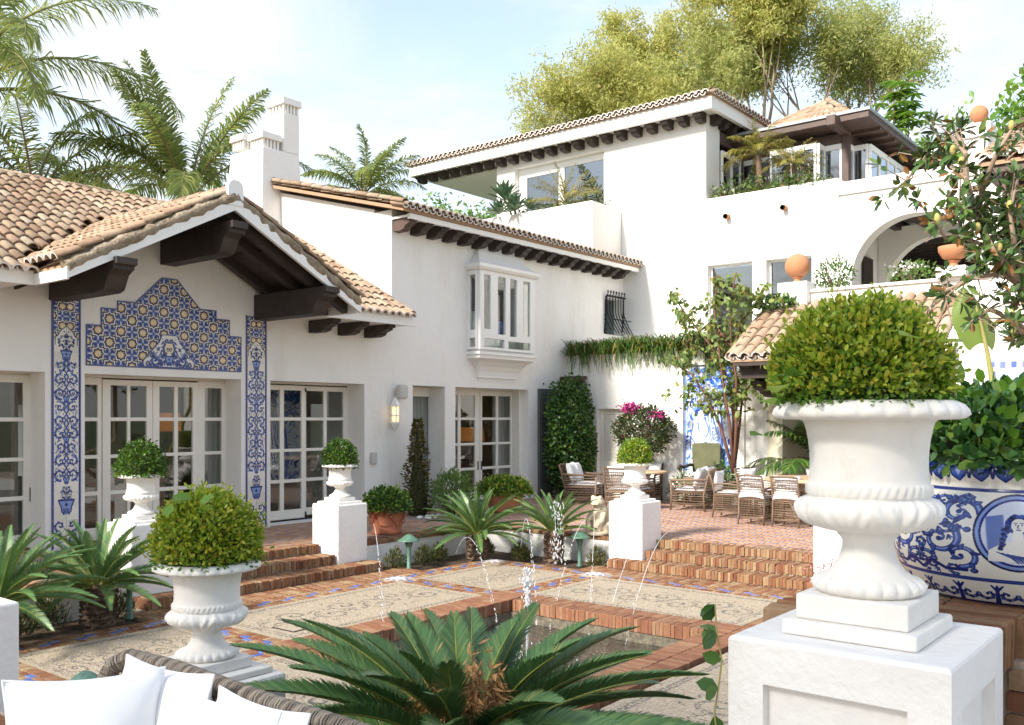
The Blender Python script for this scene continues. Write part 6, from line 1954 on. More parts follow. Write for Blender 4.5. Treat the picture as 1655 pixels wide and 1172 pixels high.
# green throne
th_ = thing('throne_chair', 'old green leather throne chair with carved legs against the picture tiles', 'chair', (16.45, 8.50, .36))
MT['leather'] = mat('moss_leather', (.085, .09, .042), (.13, .13, .065), ns=5, rough=.6, dirt=(.13, .13, .07), ds=4)
MT['patina'] = mat('green_patina', (.20, .25, .18), (.30, .34, .25), ns=10, rough=.7)
X, Y = 16.45, 8.50
m = MB(); m.prism([(-.30, .62), (.30, .62), (.31, 1.18), (.24, 1.20), (0, 1.215), (-.24, 1.20), (-.31, 1.18)], lambda a, b, w: (X + .26 + w, Y + a, .36 + b), 0, .06); m.build('backrest', MT['leather'], th_, bevel=.015)
m = MB(); m.box(X - .28, X + .27, Y - .31, Y + .31, .36 + .40, .36 + .50); m.build('seat', MT['leather'], th_, bevel=.03)
for sx, sy in ((-.25, -.29), (-.25, .29), (.27, -.29), (.27, .29)):
    m = MB(); m.lathe([(.035, 0), (.045, .03), (.03, .07), (.04, .12), (.026, .16), (.04, .24), (.03, .3), (.045, .36), (.04, .40)], (X + sx, Y + sy, .36), 12)
    if sx < 0: m.lathe([(.03, .50), (.04, .56), (.025, .62), (.035, .68), (.03, .74)], (X + sx, Y + sy, .36), 12)
    m.build('leg', MT['patina'], th_)
for sy in (-.29, .29):
    m = MB(); m.tube([(X + .28, Y + sy, 1.12), (X + .12, Y + sy, 1.13), (X - .1, Y + sy, 1.09), (X - .26, Y + sy, 1.12), (X - .33, Y + sy, 1.09), (X - .32, Y + sy, 1.05)], [.03, .034, .03, .036, .03, .02], 8); m.build('armrest', MT['wood'], th_)
m = MB()
for k in range(5):
    c = -.24 + k * .12
    m.tube([(X - .25, Y + c + (.045 - .004 * s) * math.cos(s * .7), .36 + .20 + (.045 - .004 * s) * math.sin(s * .7)) for s in range(10)], .013, 6)
m.tube([(X - .25, Y - .28, .36 + .145), (X - .25, Y + .28, .36 + .145)], .014, 6)
m.build('carved_stretcher', mat('silver_gilt', (.50, .48, .36), rough=.5), th_)

# ------------------------------------------------------------------ wicker sofa with white cushions in the near left
sf_ = thing('wicker_sofa', 'grey wicker sofa with rounded back rail, cut off at bottom left', 'sofa', (1.5, 2.7, .36))
XS_ = 1.93
rail = [(XS_ - .10, 3.60, .88), (XS_ - .07, 3.59, 1.0), (XS_ - .045, 3.57, 1.075), (XS_ - .01, 3.50, 1.11), (XS_ + .01, 3.2, 1.11), (XS_, 2.6, 1.095), (XS_, 2.0, 1.09), (XS_, 1.2, 1.08)]
def resample(pts, step):
    pts = [Vector(p) for p in pts]; out_ = [pts[0]]; acc = 0
    for a, b in zip(pts[:-1], pts[1:]):
        d = (b - a).length; t = step - acc
        while t <= d:
            out_.append(a.lerp(b, t / d)); t += step
        acc = d - (t - step)
    return out_
rp = resample(rail, .0095)
m = MB()
m.tube(rp[::3], .030, 8)
rng = random.Random(4)
for i in range(1, len(rp) - 1):                       # strands wound round the rail, slightly slanted
    c = rp[i]; d = (rp[i + 1] - rp[i - 1]).normalized()
    a1 = d.cross(Vector((0, 0, 1))).normalized(); a2 = d.cross(a1)
    ring = [c + a1 * (.0335 * math.cos(q * PI / 5)) + a2 * (.0335 * math.sin(q * PI / 5)) + d * (.006 * math.sin(q * PI / 5 + i)) for q in range(11)]
    m.tube(ring, .0052, 4, caps=False)
prop(m.build('back_rail', MT['wicker_grey'], sf_), kind='stuff')
m = MB()                                             # woven back below the rail
for k in range(110):
    y = 1.2 + k * .0215
    m.tube([(XS_ + .012 * (-1) ** k, y, .5), (XS_ - .012 * (-1) ** k, y + .01, .80), (XS_ + .004, y, 1.08)], .0058, 4, caps=False)
for k in range(26):
    z = .52 + k * .0215
    m.tube([(XS_ + .008 * (-1) ** (k + q), 1.2 + q * .06, z) for q in range(41)], .0055, 4, caps=False)
prop(m.build('woven_back', MT['wicker_grey'], sf_), kind='stuff')
m = MB(); m.box(XS_ - .86, XS_ - .02, 1.2, 3.5, .40, .58); m.build('seat_base', MT['wicker_grey'], sf_, bevel=.02)
m = MB(); slab_cushion(m, XS_ - .85, XS_ - .05, 1.2, 3.5, .56, .76); m.build('seat_cushion', MT['cushion'], sf_)
CU = [('large square white cushion at the left end of the sofa, its corner farthest left', (1.50, 3.02, .975), .50, .48, .19, -.42, -.28, .03),
      ('white cushion leaning on the sofa back just behind the large left one', (1.75, 3.02, .955), .52, .48, .17, PI / 2 + .05, .24, .02),
      ('white cushion lying forward in the middle of the sofa', (1.56, 2.44, .985), .50, .50, .19, PI / 2 + .12, .30, -.03),
      ('white cushion leaning on the sofa back right of the middle', (1.77, 2.50, .935), .50, .46, .16, PI / 2 - .04, .24, .02),
      ('small white cushion at the right end of the sofa below the rail', (1.74, 1.97, .92), .50, .44, .16, PI / 2, .26, .03)]
for k, (lab, c, a, b, t_, rz, ti, ro_) in enumerate(CU):
    m = MB(); add_pillow(m, c, a, b, t_, rz, ti, ro_, n=22, seed=k)
    o = m.build('cushion', MT['cushion'], None, origin=c)
    prop(o, lab, 'cushion', 'white cushions on the wicker sofa')
    Mc = Matrix.Rotation(rz, 4, 'Z') @ Matrix.Rotation(ti, 4, 'X') @ Matrix.Rotation(ro_, 4, 'Y')
    pp_ = []
    for q in range(60):
        s_ = q / 15; e = int(s_); f = (s_ - e) * 2 - 1
        u, v = ((f, -1), (1, f), (-f, 1), (-1, -f))[e]
        pp_.append(Vector(c) + Mc @ Vector((u * a / 2 * (1 - .10 * (1 - v * v) * abs(u) ** 3), 0, v * b / 2 * (1 - .10 * (1 - u * u) * abs(v) ** 3))))
    m = MB(); m.tube(pp_ + [pp_[0]], .0055, 6, caps=False); m.build('piping', MT['cushion'], o)

# ------------------------------------------------------------------ things seen through the panes
def curtain(label, x0, x1, y, z0=.38, z1=2.6, n=9):
    t = MB()
    k = n * 8
    vs = []
    for i in range(k + 1):
        u = i / k
        yy = y + .045 * math.sin(u * n * 2 * PI)
        vs += [(x0 + (x1 - x0) * u, yy, z0), (x0 + (x1 - x0) * u, yy, z1)]
    t.add(vs, [(2 * i, 2 * i + 2, 2 * i + 3, 2 * i + 1) for i in range(k)], 0, True)
    o = t.build('curtain', MT['curtain'], None, origin=((x0 + x1) / 2, y, z0))
    prop(o, label, 'curtain', 'drawn curtains behind the glass')
curtain('grey curtain gathered at the right side of the gable doors', 8.12, 8.75, 12.75, n=6)
curtain('pale curtain filling the narrow window between pot and double doors', 12.1, 13.05, 12.54, n=9)
curtain('pale curtain at the right side of the double glass doors', 15.2, 15.9, 12.75, n=6)
def lamp(label, x, y, z, r=.22):
    t = thing('table_lamp', label, 'lamp', (x, y, .36), 'orange shaded table lamps indoors')
    m = MB(); m.lathe([(.3, .0), (.3, .03), (.28, .035)], (x, y, z - .42), 20); m.tube([(x, y, .36), (x, y, z - .4)], .03, 8); m.lathe([(.07, 0), (.1, .1), (.05, .25), (.02, .32)], (x, y, z - .38), 14); m.build('stand', MT['wood'], t)
    m = MB(); m.lathe([(r, 0), (r * .9, .3)], (x, y, z), 24, close=False); m.build('lamp_shade', MT['shade'], t)
MT['shade'] = mat('orange_shade', (.60, .26, .08), rough=.8, trans=.3)
e_ = [n for n in MT['shade'].node_tree.nodes if n.type == 'BSDF_PRINCIPLED'][0]; e_.inputs['Emission Color'].default_value = (1, .36, .09, 1); e_.inputs['Emission Strength'].default_value = .07
lamp('orange shaded lamp seen through the middle leaf of the gable doors', 8.15, 13.7, 1.85)
lamp('orange shaded lamp seen through the double glass doors under the bay window', 15.35, 13.5, 1.55, .3)
pt_ = thing('painting', 'large blue painting seen through the sliding door beside the pilaster', 'painting', (10.4, 14.2, 1.0))
m = MB(); m.add([(9.75, 14.1, .9), (11.2, 14.1, .9), (11.2, 14.1, 2.6), (9.75, 14.1, 2.6)], [(0, 1, 2, 3)], 0, False, [[(.05, .15), (.95, .15), (.95, .95), (.05, .95)]]); m.box(9.7, 11.25, 14.11, 14.15, .85, 2.65, 1); m.build('canvas', [MT['az_scene'], MT['wood']], pt_)
for lab, x, y, w1, d1 in (('dark green sofa dimly seen behind the gable doors', 6.9, 14.6, 1.6, .8),):
    t = thing('indoor_sofa', lab, 'sofa', (x, y, .36))
    dkg = mat('dark_green_cloth', (.05, .06, .04), rough=.9)
    m = MB(); m.box(x - w1 / 2, x + w1 / 2, y - d1 / 2, y + d1 / 2, .4, .75); m.build('seat', dkg, t, bevel=.05)
    m = MB(); m.box(x - w1 / 2, x + w1 / 2, y + d1 / 2 + .001, y + d1 / 2 + .25, .4, 1.15); m.build('backrest', dkg, t, bevel=.05)
bd_ = part('window_seat', mh, (14.4, 12.4, 3.2))
m = MB(); m.box(13.7, 15.2, 12.1, 12.9, 3.41, 3.72); m.build('seat', MT['cushion'], bd_, bevel=.04)
m = MB(); add_pillow(m, (14.75, 12.25, 3.90), .42, .36, .14, .2, .2, 0); m.build('blue_cushion', mat('blue_cloth', (.03, .09, .38), rough=.8), bd_)
m = MB(); add_pillow(m, (13.78, 12.1, 3.98), .46, .46, .14, PI / 2 - .3, .2, 0); m.build('throw_pillow', MT['cushion'], bd_)
# ------------------------------------------------------------------ plants
LM = {}
LM['box_yellow'] = leafmat('box_leaf_yellow', [(0, (.17, .27, .02)), (.35, (.27, .37, .03)), (.75, (.42, .46, .045)), (1, (.44, .38, .05))], trans=.4, rough=.35)
LM['box_green'] = leafmat('box_leaf_green', [(0, (.06, .145, .014)), (.5, (.10, .22, .02)), (.85, (.15, .29, .03)), (1, (.22, .25, .04))], trans=.35, rough=.3)
LM['box_dark'] = leafmat('box_leaf_dark', [(0, (.035, .075, .018)), (.6, (.06, .115, .022)), (1, (.10, .16, .03))], trans=.3, rough=.35)
LM['cycad'] = leafmat('cycad_leaf', [(0, (.065, .145, .05)), (.6, (.095, .20, .065)), (.93, (.15, .25, .075)), (1, (.25, .23, .07))], trans=.2, rough=.36, spec=.45)
LM['rib'] = mat('frond_rib', (.22, .25, .05), rough=.4)
LM['palm'] = leafmat('palm_leaf', [(0, (.16, .22, .06)), (.6, (.24, .31, .08)), (1, (.42, .43, .12))], trans=.55, rough=.4)
LM['palm_rib'] = mat('palm_rib', (.20, .17, .07), rough=.6)
LM['gum'] = leafmat('gum_leaf', [(0, (.40, .44, .13)), (.4, (.54, .55, .17)), (.85, (.64, .60, .22)), (1, (.60, .50, .20))], trans=.62, rough=.5)
LM['gum_green'] = leafmat('gum_leaf_green', [(0, (.34, .40, .13)), (.6, (.48, .51, .18)), (1, (.58, .53, .20))], trans=.62, rough=.5)
LM['bright'] = leafmat('bright_leaf', [(0, (.09, .20, .025)), (.6, (.17, .31, .04)), (1, (.30, .40, .06))], trans=.45, rough=.4)
LM['grey_tree'] = leafmat('grey_leaf', [(0, (.13, .14, .10)), (1, (.20, .19, .12))], trans=.3, rough=.6)
LM['climber'] = leafmat('climber_leaf', [(0, (.028, .075, .016)), (.6, (.05, .125, .024)), (.93, (.10, .19, .035)), (1, (.20, .28, .05))], trans=.3, rough=.3)
LM['bougain'] = leafmat('bougainvillea_leaf', [(0, (.03, .055, .018)), (.6, (.055, .085, .025)), (.9, (.12, .11, .04)), (1, (.26, .13, .07))], trans=.25, rough=.4)
LM['magenta'] = leafmat('magenta_bract', [(0, (.42, .02, .18)), (1, (.58, .06, .30))], trans=.35)
LM['grass_leaf'] = leafmat('strap_leaf', [(0, (.045, .11, .018)), (.55, (.075, .16, .025)), (.86, (.13, .21, .035)), (.93, (.36, .20, .06)), (1, (.42, .26, .09))], trans=.35, rough=.35)
LM['slender'] = leafmat('mulberry_leaf', [(0, (.11, .18, .05)), (.6, (.19, .26, .07)), (.92, (.28, .31, .08)), (1, (.40, .32, .08))], trans=.35, rough=.4)
LM['shrub'] = leafmat('glossy_shrub_leaf', [(0, (.028, .080, .022)), (.55, (.048, .125, .032)), (.9, (.09, .19, .04)), (1, (.20, .30, .05))], trans=.2, rough=.22, spec=.55)
LM['magnolia'] = leafmat('magnolia_leaf', [(0, (.035, .075, .02)), (.6, (.07, .135, .03)), (.86, (.13, .19, .045)), (.88, (.22, .11, .035)), (1, (.26, .12, .04))], trans=.15, rough=.22, spec=.55)
LM['cone'] = mat('magnolia_cone', (.34, .30, .09), (.42, .33, .12), ns=40, bump=.8, bs=90, rough=.7)
LM['banana'] = leafmat('banana_leaf', [(0, (.17, .25, .05)), (1, (.22, .30, .07))], trans=.45, rough=.4)
LM['agave'] = leafmat('agave_leaf', [(0, (.08, .15, .085)), (1, (.13, .21, .12))], trans=.15, rough=.4)
LM['yellow_palm'] = leafmat('yellow_palm_leaf', [(0, (.18, .20, .035)), (.7, (.30, .27, .05)), (1, (.40, .25, .06))], trans=.4, rough=.4)
LM['bed'] = leafmat('bed_plant_leaf', [(0, (.05, .075, .022)), (.7, (.085, .11, .03)), (1, (.22, .15, .05))], trans=.3)
LM['straw'] = leafmat('dry_tuft', [(0, (.38, .20, .08)), (.6, (.48, .28, .12)), (1, (.34, .15, .06))], trans=.2, rough=.8)
LM['cream_fl'] = leafmat('cream_flower', [(0, (.75, .68, .70)), (1, (.8, .75, .72))], trans=.4)
LM['pink_fl'] = leafmat('pink_flower', [(0, (.55, .20, .22)), (1, (.65, .35, .33))], trans=.4)
LM['light_shrub'] = leafmat('light_shrub_leaf', [(0, (.10, .19, .04)), (.7, (.16, .27, .06)), (1, (.24, .34, .09))], trans=.4)
LM['cone_shrub'] = leafmat('cone_shrub_leaf', [(0, (.05, .06, .02)), (.6, (.09, .085, .028)), (.85, (.22, .16, .04)), (1, (.34, .22, .06))], trans=.3)

def unit(a):
    return a / (np.linalg.norm(a, axis=1, keepdims=True) + 1e-9)
def leaves(P, D, Nn, L, W, oval=False, fold=.25, curl=0):
    P = np.asarray(P, float); D = unit(np.asarray(D, float)); n = len(P)
    Sd = unit(np.cross(D, np.asarray(Nn, float)) + 1e-6)
    U = np.cross(Sd, D)
    L = np.broadcast_to(np.asarray(L, float), (n,))[:, None]; W = np.broadcast_to(np.asarray(W, float), (n,))[:, None] / 2
    if not oval:
        V = np.stack([P, P + D * L * .45 + Sd * W + U * W * fold, P + D * L - U * L * curl, P + D * L * .45 - Sd * W + U * W * fold], 1)
        F = np.array([[0, 1, 2], [0, 2, 3]])
        k = 4
    else:
        m = P + D * L * .5 - U * W * fold * .4
        V = np.stack([m, P, P + D * L * .32 + Sd * W * .9 + U * W * fold, P + D * L * .7 + Sd * W * .85 + U * W * fold - U * L * curl * .4, P + D * L - U * L * curl,
                      P + D * L * .7 - Sd * W * .85 + U * W * fold - U * L * curl * .4, P + D * L * .32 - Sd * W * .9 + U * W * fold], 1)
        F = np.array([[0, 1, 2], [0, 2, 3], [0, 3, 4], [0, 4, 5], [0, 5, 6], [0, 6, 1]])
        k = 7
    F = (F[None] + (np.arange(n) * k)[:, None, None]).reshape(-1, 3)
    return V.reshape(-1, 3), F
def leaf_obj(name, sets, parent, kind='stuff', smooth=True, **pr):
    """sets: list of (V, F, material)"""
    Vs, Fs, Ms, mats, b = [], [], [], [], 0
    for V, F, m in sets:
        if m not in mats: mats.append(m)
        Vs.append(V); Fs.append(F + b); Ms.append(np.full(len(F), mats.index(m))); b += len(V)
    o = obj_np(name, np.concatenate(Vs), np.concatenate(Fs), mats, parent, midx=np.concatenate(Ms), smooth=smooth)
    return prop(o, kind=kind, **pr)
def rdir(n):
    return unit(NR.normal(size=(n, 3)))
def dome_leaves(c, a, h, n, size, wr=.55, zlow=-.12, shaggy=.05, oval=True, e=2.3, lum=.09):
    """leaves over a clipped dome: radius a, height h above c"""
    d = rdir(n * 2)
    d = d[d[:, 2] > zlow][:n]
    n = len(d)
    az = np.arctan2(d[:, 1], d[:, 0])
    lump = 1 + lum * (np.sin(az * 5 + d[:, 2] * 7) * .5 + np.sin(az * 9 - d[:, 2] * 11) * .5)
    r = (np.abs(d[:, 0] ** 2 + d[:, 1] ** 2) ** (e / 2) + np.abs(d[:, 2]) ** e) ** (-1 / e)
    rad = (1 - np.abs(NR.normal(0, .09, n)) + np.abs(NR.normal(0, shaggy, n)))
    P = d * (r * rad * lump)[:, None] * np.array([a, a, h]) + np.array(c)
    out = unit(d * np.array([1 / a, 1 / a, 1 / h]))
    D = unit(out * .75 + rdir(n) * .8 + np.array([0, 0, .25]))
    N_ = unit(out + rdir(n) * .7)
    L = size * NR.uniform(.7, 1.25, n)
    return leaves(P, D, N_, L, L * wr, oval)
def topiary(label, c, a, h, n, size, m1, m2, f2, shaggy, grp='topiaries in white urns', zlow=-.12, core=MT['bark'], sprout=0):
    t = thing('topiary', label, 'topiary', c, grp)
    n2 = int(n * f2)
    sets = [dome_leaves(c, a, h, n - n2, size, shaggy=shaggy, zlow=zlow) + (m1,), dome_leaves(c, a * 1.02, h * 1.03, n2, size * 1.05, shaggy=shaggy * 1.6, zlow=zlow + .12) + (m2,)]
    if sprout:
        q = rdir(sprout); q[:, 2] = np.abs(q[:, 2]) * .8 + .25; q = unit(q)
        P = np.array(c) + q * np.array([a, a, h]) * 1.0
        for k in range(5):
            D = unit(q + NR.normal(0, .45, q.shape) + np.array([0, 0, .5]))
            sets.append(leaves(P + q * (.012 * k), D, q + NR.normal(0, .5, q.shape), size * 1.25, size * .7, True) + (m2,))
    leaf_obj('foliage', sets, t)
    m = MB(); m.lathe([(.001, -.03 if zlow > -.15 else -.12), (a * .62, -.03 if zlow > -.15 else -.12), (a * .80, h * .12), (a * .74, h * .42), (a * .5, h * .7), (.001, h * .8)], c, 20, close=False)
    m.tube([(c[0], c[1], c[2] - .12), (c[0], c[1], c[2] + h * .3)], .02, 6)
    m.build('branches', core, t)  # stem plus solid dome, coloured dark like the shaded inside
    return t
tw = mat('shaded_twig_core', (.04, .05, .018), (.06, .06, .025), ns=40, bump=1, bs=60, rough=1)  # twig colour kept dark to stand for the shade inside the crown
topiary('biggest box topiary with bright yellow green tips above the right foreground urn', (2.75, .905, 2.105), .224, .27, 13500, .0185, LM['box_green'], LM['box_yellow'], .52, .055, core=tw, zlow=.0, sprout=260)
topiary('shaggy yellow green box topiary in the urn behind the white sofa', (2.49, 3.84, 1.385), .222, .29, 9000, .022, LM['box_green'], LM['box_yellow'], .72, .065, core=tw, zlow=-.02, sprout=160)
topiary('small dark green topiary ball right of the gable doors', (8.395, 9.775, 1.45), .212, .28, 3200, .032, LM['box_dark'], LM['box_green'], .35, .05, core=tw, zlow=-.25)
topiary('clipped green topiary dome in front of the gable doors', (5.495, 9.775, 1.42), .25, .35, 3800, .032, LM['box_green'], LM['box_dark'], .4, .04, core=tw, zlow=-.05)
topiary('yellow green topiary dome in front of the louvred door', (11.235, 6.81, 1.42), .225, .32, 3400, .030, LM['box_yellow'], LM['box_green'], .35, .04, core=tw, zlow=-.05)

def clump_shrub(name, label, c, r3, n, size, mats, cat='shrub', group=None, wr=.5, oval=False, up=.3, stem=True, hollow=.35, curl=.0, part='foliage'):
    t = thing(name, label, cat, (c[0], c[1], c[2] - r3[2]), group)
    sets = []
    for m, f in mats:
        k = int(n * f)
        d = rdir(k)
        rad = NR.uniform(hollow, 1.0, k) ** .6
        az = np.arctan2(d[:, 1], d[:, 0])
        lump = 1 + .12 * np.sin(az * 4 + d[:, 2] * 5 + len(sets))
        P = np.array(c) + d * (rad * lump)[:, None] * np.array(r3)
        D = unit(d * .7 + rdir(k) * .8 + np.array([0, 0, up]))
        L = size * NR.uniform(.6, 1.3, k)
        sets.append(leaves(P, D, unit(d + rdir(k) * .8), L, L * wr, oval, curl=curl) + (m,))
    leaf_obj(part, sets, t)
    if stem:
        m = MB()
        for k in range(7):
            e = rdir(1)[0] * np.array(r3) * .75
            b = (c[0] + e[0] * .12, c[1] + e[1] * .12, c[2] - r3[2] * 1.02)
            m.tube([b, ((b[0] + c[0] + e[0]) / 2, (b[1] + c[1] + e[1]) / 2, c[2] - r3[2] * .3), (c[0] + e[0], c[1] + e[1], c[2] + abs(e[2]))], [.02, .014, .006], 5)
        m.build('stems', MT['bark'], t)
    return t
# potted and bedded shrubs
topiary('bushy fresh green plant in the red terracotta pot', (9.47, 9.98, .74), .30, .25, 1500, .062, LM['climber'], LM['bright'], .3, .07, 'potted shrubs on the terrace', core=tw, zlow=-.2)
topiary('flat clipped shrub in the wide terracotta bowl planter', (12.95, 10.6, .70), .46, .28, 2600, .055, LM['box_green'], LM['box_yellow'], .25, .05, 'potted shrubs on the terrace', core=tw)
topiary('big glossy dark green shrub spilling from the blue and white pot', (3.97, .70, 1.905), .40, .235, 3000, .062, LM['shrub'], LM['box_green'], .10, .09, 'potted shrubs on the terrace', core=tw, zlow=-.02)
cs = thing('cone_shrub', 'narrow cone shrub with yellow leaves against the facade by the narrow window', 'shrub', (11.65, 11.5, .36))
k = 2600; z = NR.uniform(0, 1, k) ** 1.25; a = NR.uniform(0, 2 * PI, k); r = (1 - z * .9) * .24 * NR.uniform(.5, 1.25, k) * (1 + .25 * np.sin(z * 17 + a * 3)) + .02
P = np.stack([11.65 + r * np.cos(a), 11.5 + r * np.sin(a), .42 + z * 1.62], 1)
D = np.stack([np.cos(a), np.sin(a), np.full(k, .5)], 1) + rdir(k) * .5
leaf_obj('foliage', [leaves(P, D, D + rdir(k), NR.uniform(.04, .075, k), .03) + (LM['cone_shrub'],)], cs)
m = MB(); m.lathe([(.16, .36), (.18, .5), (.01, 1.9)], (11.65, 11.5, 0), 10); m.build('stem', tw, cs)  # solid cone core in the same shade-darkened twig colour
clump_shrub('loose_shrub', 'light green airy shrub beside the cone shrub at the facade', (11.85, 10.85, .76), (.42, .34, .40), 1900, .085, [(LM['light_shrub'], 1)], wr=.28, up=.6)
t = clump_shrub('climbing_shrub', 'tall dark leafy climber covering the grey shutter and house corner', (16.25, 11.45, 1.66), (.72, .38, 1.25), 5600, .085, [(LM['climber'], .94), (LM['bright'], .06)], wr=.62, oval=True, hollow=.6, up=-.1)
k = 900; P = np.stack([NR.uniform(15.7, 16.75, k), NR.uniform(11.2, 11.75, k), NR.uniform(.4, 2.85, k)], 1)
leaf_obj('outer_foliage', [leaves(P, rdir(k) + np.array([0, -.4, -.3]), rdir(k), .08, .05, True) + (LM['climber'],)], t)
bo = clump_shrub('bougainvillea', 'round bougainvillea standard with magenta flowers on top near the picture tiles', (16.35, 9.72, 1.80), (.40, .66, .50), 4200, .06, [(LM['bougain'], 1)], wr=.6, hollow=.55, oval=True)
for (y, z, n_, s_) in ((9.95, 2.27, 150, .09), (9.82, 2.27, 60, .06), (9.22, 2.15, 60, .08), (9.4, 2.1, 14, .05), (10.05, 1.7, 8, .03), (9.5, 1.9, 6, .04)):
    P = np.array([16.15, y, z]) + NR.normal(0, 1, (n_, 3)) * np.array([s_ * .6, s_, s_ * .6])
    leaf_obj('flowers', [leaves(P, rdir(n_), rdir(n_), .055, .045) + (LM['magenta'],)], bo)
m = MB(); m.tube([(16.45, 9.6, .36), (16.42, 9.7, .9), (16.38, 9.75, 1.5)], [.045, .04, .03], 8)
for q in range(6):
    m.tube([(16.4, 9.72, 1.2), (16.2 + q * .05, 9.2 + q * .2, 1.36 + .05 * (q % 2))], [.015, .006], 5)
m.build('trunk', MT['bark'], bo)
clump_shrub('low_shrub', 'low green shrub beside the carved throne legs under the picture tiles', (16.5, 8.02, .78), (.28, .30, .42), 1500, .07, [(LM['climber'], .8), (LM['bright'], .2)], wr=.3, up=.5)
clump_shrub('low_shrub', 'dark low shrub behind the throne, half hidden by the lounge chair', (16.65, 8.95, .66), (.20, .34, .30), 900, .06, [(LM['climber'], 1)], wr=.4, up=.4)

# ---- sago palms
def frond_mesh(name, L, e0, e1, n, lmax, wid, mats, vang=.6, fwd=.85, droop=.1, rib=.011, seed=0, start=.10, jitter=.05, plume=0):
    """arching feather leaf from the origin towards +x"""
    r = np.random.RandomState(seed)
    m_ = 24
    t = np.linspace(0, 1, m_ + 1)
    el = np.radians(e0 + (e1 - e0) * t ** 1.2)
    st = L / m_
    xs = np.concatenate([[0], np.cumsum(np.cos(el[:-1]) * st)]); zs = np.concatenate([[0], np.cumsum(np.sin(el[:-1]) * st)])
    ts = np.repeat(np.linspace(start, .995, n), 2) + r.uniform(-.3, .3, 2 * n) / n
    ts = np.clip(ts, 0, .999)
    sd = np.tile([1., -1.], n)
    px = np.interp(ts, t, xs); pz = np.interp(ts, t, zs); pe = np.interp(ts, t, el)
    u = (ts - start) / (1 - start)
    ll = lmax * np.clip(np.minimum(1, .35 + u * 3.2) * (1 - np.clip(u - .45, 0, 1) ** 1.8 * 2.2), .12, 1) * r.uniform(.92, 1.06, 2 * n)
    f = fwd * (.75 + .5 * u) + r.uniform(-jitter, jitter, 2 * n)
    va = vang + r.uniform(-1, 1, 2 * n) * plume + r.uniform(-jitter, jitter, 2 * n)
    T = np.stack([np.cos(pe), 0 * pe, np.sin(pe)], 1); Nn = np.stack([-np.sin(pe), 0 * pe, np.cos(pe)], 1); B = np.stack([0 * pe, sd, 0 * pe], 1)
    out = B * np.cos(va)[:, None] + Nn * np.sin(va)[:, None]
    D = unit(T * np.sin(f)[:, None] + out * np.cos(f)[:, None])
    P = np.stack([px, 0 * px, pz], 1)
    W_ = unit(np.cross(D, np.cross(out, T)) + 1e-6) * wid / 2
    g = np.array([0, 0, -1.])
    a = P; mid = P + D * (ll * .55)[:, None] + g * (droop * ll * .3)[:, None]; tip = P + D * ll[:, None] * (1 - droop * .2) + g * (droop * ll)[:, None]
    V = np.stack([a - W_ * .8, a + W_ * .8, mid + W_, mid - W_, tip], 1).reshape(-1, 3)
    k = (np.arange(2 * n) * 5)[:, None, None]
    F = (np.array([[0, 1, 2], [0, 2, 3], [3, 2, 4]])[None] + k).reshape(-1, 3)
    RV, RF = [], []
    for i in range(m_ + 1):
        rr = rib * (1 - .85 * t[i])
        nx, nz_ = -math.sin(el[i]), math.cos(el[i])
        for q in range(4):
            aa = q * PI / 2 + PI / 4
            RV.append((xs[i] + nx * rr * math.sin(aa), rr * math.cos(aa), zs[i] + nz_ * rr * math.sin(aa)))
    for i in range(m_):
        for q in range(4):
            q2 = (q + 1) % 4
            RF += [(i * 4 + q, i * 4 + q2, i * 4 + 4 + q2), (i * 4 + q, i * 4 + 4 + q2, i * 4 + 4 + q)]
    RF = np.array(RF) + len(V)
    return np_mesh(name, np.concatenate([V, np.array(RV)]), np.concatenate([F, RF]), mats, np.concatenate([np.zeros(len(F)), np.ones(len(RF))]))
